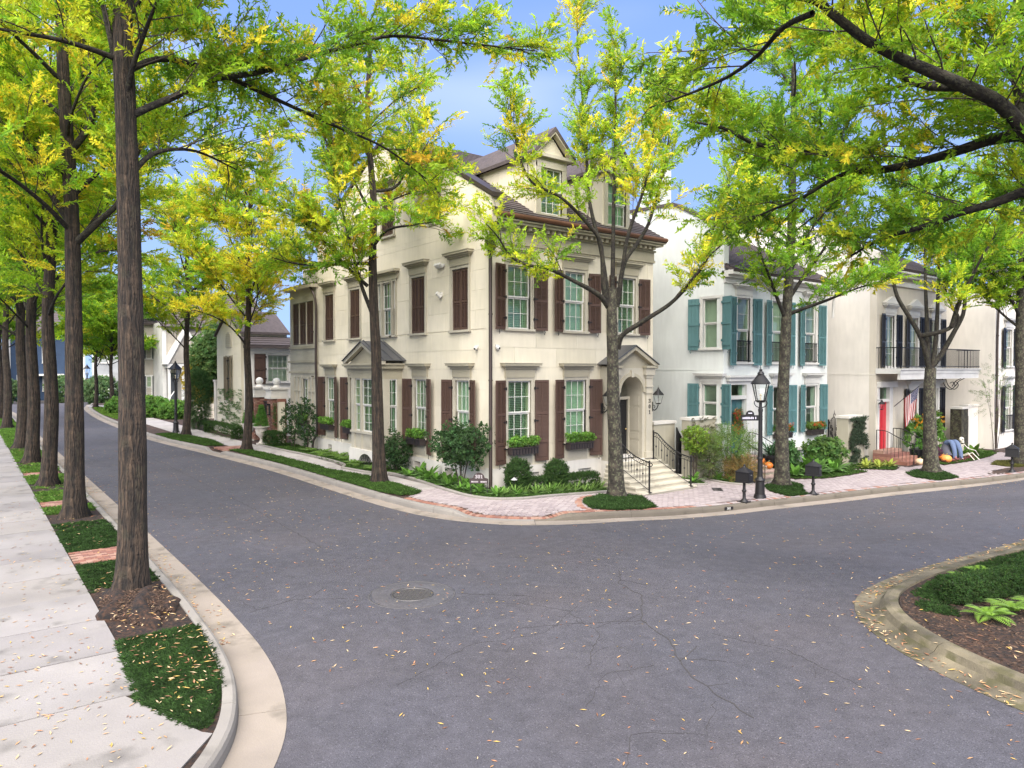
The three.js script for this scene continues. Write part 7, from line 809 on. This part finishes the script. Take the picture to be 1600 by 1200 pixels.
{ const R = rng(91), a = [], b = [], c = [], d = []; for (let i = 0; i < 14; i++) a.push([-0.35 - R() * 0.6, -4.0 + i * 0.3]); for (let i = 0; i < 12; i++) b.push([-0.3 - R() * 0.75, -12.6 + i * 0.36]); for (let i = 0; i < 15; i++) c.push([-0.6 + i * 0.32, 1.3 - Math.max(0, i - 4) * 0.035 - R() * 0.2]); for (let i = 0; i < 6; i++) d.push([-0.9 - R() * 0.4, -6.0 + i * 0.25 - (i > 3 ? 2.4 : 0)]);
  plants('hosta', 'plant', 'broad-leaved green clump from the bay towards the corner shrub, along the plinth', 'leafy clumps by the cream house side', a, gHost, mHosta, 1, 1.15); plants('fern', 'fern', 'fern from the trellis end of the long bed by the walk', 'ferns of the long bed', b, gFern, mFern, 2, 0.9); plants('strap_plant', 'plant', 'strap-leaved clump from the house sign along the corner bed edging', 'strap-leaved front row', c, gStrap, mStrap, 3, 1.1); plants('fern', 'fern', 'fern at the foot of the bay, from its corner nearest the glossy shrub', 'ferns by the bay', d, gFern, mFern, 4, 0.85);
  plants('hosta', 'plant', 'small hosta behind the strap-leaved row, counted from the house sign', 'hostas of the corner bed', [[-0.8, 0.5], [-0.7, 1.2], [-0.3, 1.0], [0.0, 1.35], [-1.0, -0.2], [-0.9, 0.1], [0.9, 1.1], [1.5, 1.05]], gHost, mHosta, 5, 0.9);
  plants('hosta', 'plant', 'leafy clump at the foot of the feathery shrubs, from the mailbox end', 'plants by the mint house', [[9.0, 2.2], [9.05, 2.6], [9.3, 2.4], [8.95, 1.7], [9.3, 1.9], [7.6, 1.6], [7.4, 1.25], [7.9, 1.4]], gHost, mHosta, 6); plants('hosta', 'plant', 'large leafed plant under the mint house windows, from the steps', 'large leafed plants of the mint house', [[12.0, 2.9, 1.6], [12.7, 3.2, 1.8], [13.4, 3.0, 1.7], [14.1, 3.3, 1.5], [14.7, 3.0, 1.5], [13.0, 2.5, 1.9], [14.3, 2.5, 1.7]], gHost, mHosta, 7, 1.2);
  plants('fern', 'fern', 'light green fern in the island soil, from the kerb tip inward', 'ferns of the island', [[-0.85, 13.55], [-0.3, 13.7], [0.25, 13.85], [0.85, 12.68], [1.5, 12.66], [-0.2, 14.3], [0.7, 14.1]], gFern, leafMat([0.15, 0.27, 0.03], 0.4), 8, 0.72);
  plants('hosta', 'plant', 'yellow-green clump from the ivy pier towards the brick steps', 'clumps by the brick steps', [[16.2, 3.5], [16.7, 3.8], [17.2, 3.5], [17.4, 3.9], [16.9, 3.2]], gHost, leafMat([0.26, 0.3, 0.05], 0.3), 9); plants('hosta', 'plant', 'bright green clump behind the skeleton, from the flower tub outward', 'clumps behind the skeleton', [[22.6, 4.2], [23.2, 4.0], [23.6, 4.4], [24.1, 4.1], [24.5, 4.5], [22.9, 3.7]], gHost, mFern, 10, 1.5); plants('low_flower', 'plant', 'reddish pink low flower clump from the brick steps along the edge', 'pink low flowers', [[20.6, 4.75], [21.0, 4.9], [21.5, 4.85], [22.0, 4.95], [22.6, 4.9], [23.1, 4.85], [20.8, 4.5], [21.3, 4.6]], [clumpGeo(30, 0.22, 0.025, 8)], leafMat([0.3, 0.12, 0.11], 0.3), 11, 1.2); }
hedge('clipped box hedge curving across the island', 0.35, 13.15, 0.85, 0.33, 0.14, -0.25, 2200, gBox, 130, 'island hedges', 0.1); hedge('clipped box hedge continuing along the island', 2.3, 13.35, 1.0, 0.35, 0.15, -0.08, 2000, gBox, 131, 'island hedges', 0.1); hedge('clipped box hedge at the far side of the island', 4.8, 13.5, 1.4, 0.35, 0.15, -0.04, 1800, gBox, 132, 'island hedges', 0.1);
ballShrub('feathery_shrub', 'light green shrub on thin bare stems before the dark gate', 'shrub', 8.15, 1.25, 0.4, 0.45, 260, [0.24, 0.36, 0.05], 140, SH.broad, { cy: 1.5, inner: 0.3, stems: 10 }); ballShrub('feathery_shrub', 'wide arching fine-leaved shrub beside the teal door', 'shrub', 9.3, 2.0, 0.72, 0.5, 420, [0.15, 0.26, 0.06], 141, SH.wispy, { cy: 1.35, inner: 0.25, stems: 14 }); ballShrub('feathery_shrub', 'brownish grassy shrub at the foot of the arching one', 'shrub', 9.35, 2.45, 0.5, 0.35, 350, [0.26, 0.2, 0.07], 142, SH.wispy, { cy: 0.45, inner: 0.2 }); ballShrub('feathery_shrub', 'upright thin bamboo-like shrub against the vine-marked wall', 'shrub', 8.75, 1.5, 0.35, 0.75, 260, [0.14, 0.2, 0.07], 143, SH.wispy, { cy: 0.85, inner: 0.2, stems: 12 });
ballShrub('leafy_shrub', 'tall leafy shrub under the window box near the iron gate', 'shrub', 15.0, 2.4, 0.7, 0.5, 380, [0.1, 0.2, 0.05], 144, SH.big, { cy: 0.6, inner: 0.3, stems: 6 }); ballShrub('leafy_shrub', 'leafy shrub with a small brown bird box behind the second mailbox', 'shrub', 12.4, 2.2, 0.42, 0.5, 240, [0.07, 0.16, 0.05], 145, SH.big, { cy: 0.65, inner: 0.3, stems: 5 });
ballShrub('crape_myrtle', 'thin bare-stemmed small tree in front of the balcony house wing', 'tree', 26.2, 4.8, 0.9, 1.6, 130, [0.12, 0.2, 0.06], 146, SH.wispy, { cy: 2.9, inner: 0.1, stems: 9 });
// ivy on walls
function ivy(label, x, z, w, h, n, turn, seed, c = [0.06, 0.11, 0.035], y = -0.25) { const t = thing('ivy', label, 'ivy', [x, y, z], turn); foliage(t, SH.fine, n, (u, R) => { const k = u.x; return fbm(k * 0.5 + 0.5, u.y * 0.5 + 0.5, 7, 9, seed, 3) < 0.46 ? null : { p: V(k * w / 2, (u.y * 0.5 + 0.5) * h, 0.02 + 0.03 * R()), d: V(0, 0, 1) }; }, c, seed, 1.6); return t; }
ivy('dense ivy on the pier beside the ornate iron gate', 17.72, 2.36, 1.4, 1.9, 900, 0, 151, [0.055, 0.085, 0.05]); ivy('ivy trails on the carriage house wall', -1.02, -23.0, 4, 2.4, 500, -HALF, 152, [0.07, 0.14, 0.04], 0.2); ivy('thin vine stems on the wall joined to the mint house', 9.05, 0.91, 1.5, 2.2, 150, 0, 153, [0.14, 0.13, 0.08]); ivy('climbing vine by the brick pier wall of the cream house', -0.68, -16.9, 0.6, 2.0, 140, -HALF, 154, [0.08, 0.14, 0.04], 0.1);
// window boxes
const windowBox = (x, y, z, turn, w, label, grp, o = {}) => { const t = thing('window_box', label, 'window box', [x, y, z], turn, grp); mesh('trough', new Mk().box(-w / 2, w / 2, 0, 0.22, 0.02, 0.26).box(-w / 2 - 0.015, w / 2 + 0.015, 0.19, 0.23, 0.0, 0.28), mat([0.028, 0.02, 0.018], { roughness: 0.7 }), t); const sl = new Mk(); for (let k = 0; k < 9; k++) sl.box(-w / 2 + 0.05 + k * (w - 0.1) / 8 - 0.015, -w / 2 + 0.05 + k * (w - 0.1) / 8 + 0.015, 0.02, 0.18, 0.26, 0.272); mesh('slats', sl, mBlack, t); foliage(t, o.geo ?? SH.broad, o.n ?? 150, (u, R) => ({ p: V(u.x * w / 2, 0.22 + Math.abs(u.y) * 0.2, 0.14 + u.z * 0.14), d: V(u.x * 0.6, 1, 0.5).normalize() }), o.c ?? [0.16, 0.32, 0.05], Math.round(x * 7 + z * 13) + 500); if (o.fl) foliage(t, SH.fine, 60, (u, R) => ({ p: V(u.x * w / 2, 0.24 + Math.abs(u.y) * 0.22, 0.16 + u.z * 0.14), d: V(0, 1, 0.4) }), o.fl, Math.round(x * 5) + 900, 1.4).name = 'flowers'; };
windowBox(frontW[0], 1.12, 0.06, 0, 1.05, 'dark window box of green leaves, front window by the corner downpipe', 'window boxes of the cream house'); windowBox(frontW[1], 1.12, 0.06, 0, 1.05, 'dark window box of green leaves, front window by the porch lantern', 'window boxes of the cream house'); for (const [z, lb] of [[leftG[0], 'window box behind the glossy corner shrub'], [leftG[1], 'window box on the side wall between corner shrub and bay'], [leftG[2], 'window box half hidden behind the bay'], [leftG[3], 'window box beside the far downpipe'], [-14.65, 'window box below the trellised window']]) windowBox(z === -14.65 ? -0.12 : -0.06, 1.12, z, -HALF, 0.95, lb, 'window boxes of the cream house');
windowBox(9.88 + 6.2, 0.95, 1.26, 0, 1.0, 'window box of orange and red flowers near the iron gate', 'flower boxes of the mint house', { fl: [0.6, 0.1, 0.03], c: [0.14, 0.25, 0.05] }); windowBox(9.88 + 3.75, 0.95, 1.26, 0, 1.0, 'window box of red flowers half hidden by the straight mossy trunk', 'flower boxes of the mint house', { fl: [0.6, 0.12, 0.06], c: [0.1, 0.22, 0.05] });
// wreaths
for (const [x, y, z, s, lb] of [[10.8, 1.72, 1.12, 1, 'tall swag of red and orange flowers on the teal door'], [19.5, 1.7, 1.95, 0.8, 'yellow and orange leaf wreath on the red door']]) { const t = thing('door_wreath', lb, 'wreath', [x, y, z]); const sh = (u, R) => ({ p: V(u.x * 0.2 * s, u.y * 0.45 * s, 0.03 + 0.05 * R()), d: V(u.x, u.y * 0.4, 1).normalize() }); foliage(t, SH.fine, 120, sh, [0.08, 0.15, 0.03], 601, 1.5); foliage(t, SH.fine, 70, sh, s < 1 ? [0.6, 0.35, 0.04] : [0.55, 0.06, 0.04], 602, 1.3).name = 'flowers'; foliage(t, SH.fine, 50, sh, [0.65, 0.3, 0.06], 603, 1.2).name = 'blossoms'; }
// ---------------------------------------------------------------- street furniture and small things
function streetLamp(x, z, label, k = 1) {
  const t = thing('street_lamp', label, 'street lamp', [x, 0.13 + gy(x, z), z], 0.4, 'black lantern street lamps');
  const b = new Mk(); b.add(new THREE.CylinderGeometry(0.17, 0.2, 0.12, 8), M4().makeTranslation(0, 0.06, 0)); b.add(new THREE.CylinderGeometry(0.135, 0.155, 0.42, 8), M4().makeTranslation(0, 0.32, 0)); b.lathe([[0.13, 0.52], [0.15, 0.55], [0.15, 0.58], [0.1, 0.64], [0.085, 0.68]], 0, 0, 0, 16); mesh('base', b, mIron, t);
  const p = new Mk(); p.lathe([[0.085, 0.66], [0.075, 1.2], [0.09, 1.22], [0.09, 1.28], [0.07, 1.3], [0.062, 2.7], [0.075, 2.74], [0.075, 2.8], [0.05, 2.84], [0.045, 3.0], [0, 3.0]], 0, 0, 0, 14); mesh('post', p, mIron, t);
  const s = new Mk(); for (let i = 0; i < 4; i++) { const a = i * HALF, c = Math.cos(a), d = Math.sin(a); s.tube([[c * 0.05, 2.85, d * 0.05], [c * 0.15, 2.9, d * 0.15], [c * 0.19, 3.0, d * 0.19], [c * 0.13, 3.08, d * 0.13], [c * 0.09, 3.02, d * 0.09]], 0.014, 5); } mesh('scroll', s, mIron, t);
  const l = new Mk(); lantern(l, 1.28, 0, 3.06, 0); mesh('lantern', l, mIron, t); mesh('glass', lanternGlass(1.28), mGlassClear, t).position.y = 3.06; mesh('burner', new Mk().cyl(0, 3.05, 0, 0.02, 0.02, 0.14, 6).ball(0, 3.24, 0, 0.035, 8, 1.3), mat([0.6, 0.5, 0.35]), t); return t;
}
streetLamp(7.08, 4.61, 'tall black lantern street lamp with a small hanging name sign'); streetLamp(-3.21, -26.06, 'black lantern street lamp by the short verge and carriage house'); streetLamp(-2.2, -71, 'distant black lamp post by the street junction');
{ // name sign on the lamp post
  const t = thing('street_sign', 'small arched black street name sign on the lamp post', 'sign', [7.08, 2.15, 4.61], -0.62), s = new THREE.Shape(); s.moveTo(-0.62, 0); s.lineTo(-0.06, 0); s.lineTo(-0.06, 0.17); s.lineTo(-0.2, 0.17); s.absarc(-0.34, 0.19, 0.13, 0, Math.PI); s.lineTo(-0.62, 0.17); mesh('board', new Mk().add(new THREE.ExtrudeGeometry(s, { depth: 0.03, bevelEnabled: false })), mIron, t);
  const R = rng(8), m = new Mk(); let x = -0.58; while (x < -0.14) { const w = 0.012 + R() * 0.02; if (!(x > -0.24 && x < -0.2)) m.box(x, x + w, 0.05, 0.12 - R() * 0.02, 0.03, 0.034); x += w + 0.012; } m.box(-0.4, -0.28, 0.22, 0.25, 0.03, 0.034); mesh('lettering', m, mat([0.55, 0.52, 0.6]), t); mesh('bracket', new Mk().box(-0.06, 0.06, 0.02, 0.06, 0, 0.03).box(-0.06, 0.06, 0.11, 0.15, 0, 0.03), mIron, t); }
function mailbox(x, z, turn, label) { const y = 0.13 + gy(x, z), t = thing('mailbox', label, 'mailbox', [x, y, z], turn, 'black mailboxes on posts'); const p = new Mk(); p.box(-0.15, 0.15, 0, 0.025, -0.15, 0.15); p.lathe([[0.13, 0.02], [0.1, 0.06], [0.05, 0.12], [0.045, 0.3], [0.07, 0.33], [0.07, 0.36], [0.045, 0.39], [0.042, 0.58], [0.065, 0.62], [0.0, 0.63]], 0, 0, 0, 12); mesh('post', p, mIron, t); const b = new Mk(); b.box(-0.15, 0.15, 0.63, 0.93, -0.21, 0.21); b.box(-0.17, 0.17, 0.61, 0.65, -0.23, 0.23); mesh('box', b, mIron, t); const r = new Mk(); r.add(new THREE.CylinderGeometry(0.07, 0.31, 0.14, 4), M4().makeScale(0.8, 1, 1.05).multiply(M4().makeRotationY(Math.PI / 4)).setPosition(0, 1.0, 0)); r.cyl(0, 1.06, 0, 0.05, 0.03, 0.05, 8); r.ball(0, 1.13, 0, 0.035, 8); mesh('lid', r, mIron, t); const d = mesh('door', new Mk().box(-0.12, 0.12, 0.67, 0.89, 0.21, 0.222), mIron, t); mesh('handle', new Mk().box(-0.02, 0.02, 0.83, 0.86, 0.222, 0.245), mat([0.35, 0.34, 0.32], { metalness: 0.8, roughness: 0.4 }), d); mesh('flag', new Mk().box(0.152, 0.165, 0.72, 0.9, -0.08, -0.03), mat([0.25, 0.24, 0.24]), t); }
mailbox(6.08, 4.72, 0.1, 'black mailbox on a turned post next to the lamp post'); mailbox(9.0, 5.3, 0.2, 'black mailbox beside the ground cover of the straight mossy tree'); mailbox(19.68, 7.5, 0.2, 'black mailbox near the last pale trunk');
{ const y = 0.13 + gy(7.3, 2.85), t = thing('drain_grate', 'dark iron drain grate set in the brick pavement', 'grate', [7.3, y, 2.85], 0.75); mesh('grate_frame', new Mk().box(-0.3, 0.3, 0.002, 0.012, -0.16, -0.13).box(-0.3, 0.3, 0.002, 0.012, 0.13, 0.16).box(-0.3, -0.27, 0.002, 0.012, -0.13, 0.13).box(0.27, 0.3, 0.002, 0.012, -0.13, 0.13), mIron, t); for (let k = 0; k < 9; k++) mesh('bar', new Mk().box(-0.26 + k * 0.062, -0.23 + k * 0.062, 0.002, 0.01, -0.13, 0.13), mIron, t); }
{ // house number painted on the kerb
  const p = kerbLine.at(sCorner + 7.65, -sideOf * 0.004), q = kerbLine.at(sCorner + 7.75, -sideOf * 0.004), t = thing('kerb_number', 'white house number painted on a black patch of the kerb face', 'sign', [p[0], gy(p[0], p[1]) + 0.0, p[1]], -Math.atan2(q[1] - p[1], q[0] - p[0])); mesh('patch', new Mk().box(-0.17, 0.17, 0, 0.09, 0.0, 0.004), mBlack, t); place(mesh('digits', text('301', 0.066, 0.004), mWhite, t), 0, 0.012, 0.004); }
{ // small house sign in the bed
  const t = thing('garden_sign', 'small dark arched house number sign on two stakes in the corner bed', 'sign', [-0.98, 0.15, 0.72], -0.72), s = new THREE.Shape(); s.moveTo(-0.27, 0); s.lineTo(0.27, 0); s.lineTo(0.27, 0.14); s.lineTo(0.2, 0.16); s.absarc(0, 0.14, 0.17, 0.12, Math.PI - 0.12); s.lineTo(-0.27, 0.14); mesh('plate', new Mk().add(new THREE.ExtrudeGeometry(s, { depth: 0.02, bevelEnabled: false }), M4().makeTranslation(0, 0.32, 0)), mat([0.03, 0.018, 0.016], { roughness: 0.5 }), t); for (const x of [-0.24, 0.24]) mesh('stake', new Mk().box(x - 0.01, x + 0.01, -0.05, 0.34, -0.02, 0), mIron, t); place(mesh('digits', text('301', 0.1, 0.006), mat([0.4, 0.36, 0.36]), t), 0, 0.47, 0.02); const R = rng(4), m = new Mk(); for (let x = -0.22; x < 0.21; x += 0.03) if (Math.abs(x) > 0.02) m.box(x, x + 0.015 + R() * 0.01, 0.35, 0.39, 0.02, 0.025); mesh('lettering', m, mat([0.4, 0.36, 0.36]), t); }
{ const t = thing('path_light', 'small black path light among the corner bed plants', 'lamp', [0.05, 0.12, 1.05]); mesh('stake', new Mk().cyl(0, 0, 0, 0.012, 0.012, 0.4, 6), mIron, t); mesh('hat', new Mk().add(new THREE.CylinderGeometry(0.015, 0.1, 0.07, 12), M4().makeTranslation(0, 0.43, 0)), mat([0.3, 0.3, 0.28]), t); }
// urns with clipped cones at the gate piers
function urn(x, z, label, c = [0.1, 0.24, 0.04]) { const t = thing('garden_urn', label, 'urn', [x, 0.13, z], 0, 'white urns at the brick piers'); mesh('urn', new Mk().box(-0.2, 0.2, 0, 0.08, -0.2, 0.2).lathe([[0.16, 0.08], [0.09, 0.18], [0.07, 0.3], [0.12, 0.36], [0.25, 0.5], [0.29, 0.7], [0.28, 0.78], [0.37, 0.84], [0.37, 0.88], [0.3, 0.88], [0, 0.86]], 0, 0, 0, 20), mat([0.62, 0.58, 0.52], { t: tConc }), t); foliage(t, SH.fine, 1000, (u, R) => { const h = (u.y + 1) / 2, a = u.x * Math.PI, r = (0.3 * (1 - h) + 0.02) * (0.6 + 0.4 * R()); return { p: V(Math.cos(a) * r, 0.86 + h * 0.98, Math.sin(a) * r), d: V(Math.cos(a), 0.5, Math.sin(a)).normalize() }; }, c, Math.round(z * 31) + 77); }
urn(-1.45, -16.75, 'white pedestal urn with a clipped green cone beside the wall with brick coping'); urn(-1.35, -19.0, 'white pedestal urn with a clipped green cone by the carriage house pier');
{ const t = thing('planter', 'dark urn of arching strap leaves at the top of the teal door steps', 'planter', [11.75, gy(12, 2) + 0.14, 2.0]); mesh('pot', new Mk().lathe([[0.22, 0], [0.24, 0.06], [0.12, 0.14], [0.12, 0.3], [0.3, 0.55], [0.34, 0.75], [0.3, 0.75], [0, 0.7]], 0, 0, 0, 18), mBlack, t); const f = mesh('leaves', clumpGeo(44, 0.95, 0.03, 12, 1.0), leafMat([0.06, 0.13, 0.06], 0.2), t); f.position.y = 0.72; }
{ const t = thing('flower_tub', 'tub of orange and yellow flowers on tall stalks by the brick steps', 'planter', [21.3, gy(21, 3.5) + 0.14, 3.3]); mesh('pot', new Mk().lathe([[0.2, 0], [0.3, 0.4], [0.32, 0.42], [0, 0.4]], 0, 0, 0, 16), mBlack, t); foliage(t, SH.big, 90, shellOval(0.36, 0.7, 0.36, 1.0, 0.3), [0.12, 0.26, 0.05], 701); foliage(t, SH.fine, 45, shellOval(0.34, 0.2, 0.34, 1.6, 0.3), [0.75, 0.35, 0.03], 702, 1.8).name = 'flowers'; }
{ const t = thing('flower_tub', 'tub of tall yellow flowers under the balcony house window', 'planter', [22.9, gy(21, 3.5) + 0.14, 3.3]); mesh('pot', new Mk().lathe([[0.2, 0], [0.3, 0.4], [0.32, 0.42], [0, 0.4]], 0, 0, 0, 16), mBlack, t); foliage(t, SH.big, 110, shellOval(0.4, 0.8, 0.4, 1.1, 0.3), [0.14, 0.28, 0.05], 703); foliage(t, SH.fine, 45, shellOval(0.38, 0.25, 0.38, 1.75, 0.3), [0.75, 0.4, 0.05], 704, 1.8).name = 'flowers'; }
ballShrub('flower_mound', 'deep purple flower mound on the brick steps', 'plant', 20.75, 4.2, 0.32, 0.28, 260, [0.12, 0.03, 0.1], 705, SH.fine, { cy: 0.3, inner: 0.5, y: 0.2 });
pumpkin(20.75, gy(20, 4) + 0.14, 4.75, 0.22, 'broad orange pumpkin on the bricks beside the purple flowers', mat([0.7, 0.26, 0.06], { roughness: 0.5 })); pumpkin(21.05, gy(20, 4) + 0.14, 4.5, 0.2, 'orange pumpkin leaning behind the broad one', mat([0.72, 0.22, 0.03], { roughness: 0.5 })); pumpkin(19.1, gy(19, 4) + 0.14, 4.35, 0.18, 'tan pumpkin at the foot of the brick steps', mat([0.6, 0.42, 0.26], { roughness: 0.6 }));
{ // seated skeleton and jeans figure among the flowers
  const mBone = mat([0.62, 0.58, 0.48], { roughness: 0.7 }), t = thing('skeleton_decoration', 'white plastic skeleton sitting among pink flowers with one arm out', 'decoration', [22.75, gy(22, 4.6) + 0.15, 4.6], -0.3), B = (n, ...a) => mesh(n, a.reduce((m, [p, q, r]) => m.bar(p, q, r, 6), new Mk()), mBone, t);
  const sk = new Mk(); sk.ball(0, 0.86, 0, 0.105, 14, 1.1); sk.box(-0.05, 0.05, 0.72, 0.8, 0.0, 0.09); mesh('skull', sk, mBone, t); mesh('eye_socket', new Mk().ball(-0.04, 0.87, 0.085, 0.028, 8).ball(0.04, 0.87, 0.085, 0.028, 8), mBlack, t); const rb = new Mk(); for (let k = 0; k < 6; k++) rb.add(new THREE.TorusGeometry(0.12 - k * 0.006, 0.012, 5, 16), M4().makeRotationX(HALF).scale(V(1, 0.7, 1)).setPosition(0, 0.62 - k * 0.05, 0)); rb.bar([0, 0.1, -0.06], [0, 0.76, -0.05], 0.018, 6); mesh('ribcage', rb, mBone, t); mesh('pelvis', new Mk().add(new THREE.TorusGeometry(0.1, 0.03, 6, 14), M4().makeRotationX(1.2).setPosition(0, 0.12, 0)), mBone, t);
  B('arm', [[0.14, 0.66, 0], [0.3, 0.45, 0.1], 0.018], [[0.3, 0.45, 0.1], [0.62, 0.36, 0.2], 0.016], [[0.62, 0.36, 0.2], [0.78, 0.12, 0.25], 0.014]); B('arm', [[-0.14, 0.66, 0], [-0.2, 0.4, 0.06], 0.018], [[-0.2, 0.4, 0.06], [-0.12, 0.16, 0.2], 0.016]); B('leg', [[0.08, 0.1, 0], [0.16, 0.3, 0.4], 0.024], [[0.16, 0.3, 0.4], [0.2, 0.02, 0.7], 0.02]); B('leg', [[-0.08, 0.1, 0], [-0.12, 0.3, 0.4], 0.024], [[-0.12, 0.3, 0.4], [-0.14, 0.02, 0.72], 0.02]);
  const j = thing('stuffed_figure', 'stuffed blue jeans legs and dark jacket tipped over beside the skeleton', 'decoration', [22.0, gy(22, 4.6) + 0.15, 4.55], -0.4), jm = mat([0.13, 0.18, 0.3], { roughness: 0.95, t: tGrain }); for (const x of [-0.13, 0.13]) mesh('trouser_leg', limbGeo([V(x, 0.72, -0.25), V(x, 0.78, 0.0), V(x * 1.2, 0.42, 0.2), V(x * 1.3, 0.05, 0.24)], 0.12, 0.085, 12, { wob: 0.12, step: 0.06, seed: 4 }), jm, j); mesh('jacket', limbGeo([V(-0.35, 0.12, 0.1), V(-0.3, 0.35, -0.1), V(-0.05, 0.62, -0.28), V(0.05, 0.78, -0.25)], 0.2, 0.17, 14, { wob: 0.14, step: 0.06, seed: 6 }), mat([0.06, 0.06, 0.075], { roughness: 0.95 }), j); for (const x of [-0.16, 0.16]) mesh('shoe', new Mk().add(new THREE.SphereGeometry(0.07, 10, 8).scale(0.8, 0.7, 1.6), M4().makeTranslation(x, 0.05, 0.3)), mat([0.5, 0.48, 0.45]), j); mesh('glove', new Mk().ball(-0.55, 0.1, 0.25, 0.07, 8), mBone, j); }
renderer.render(scene, camera);
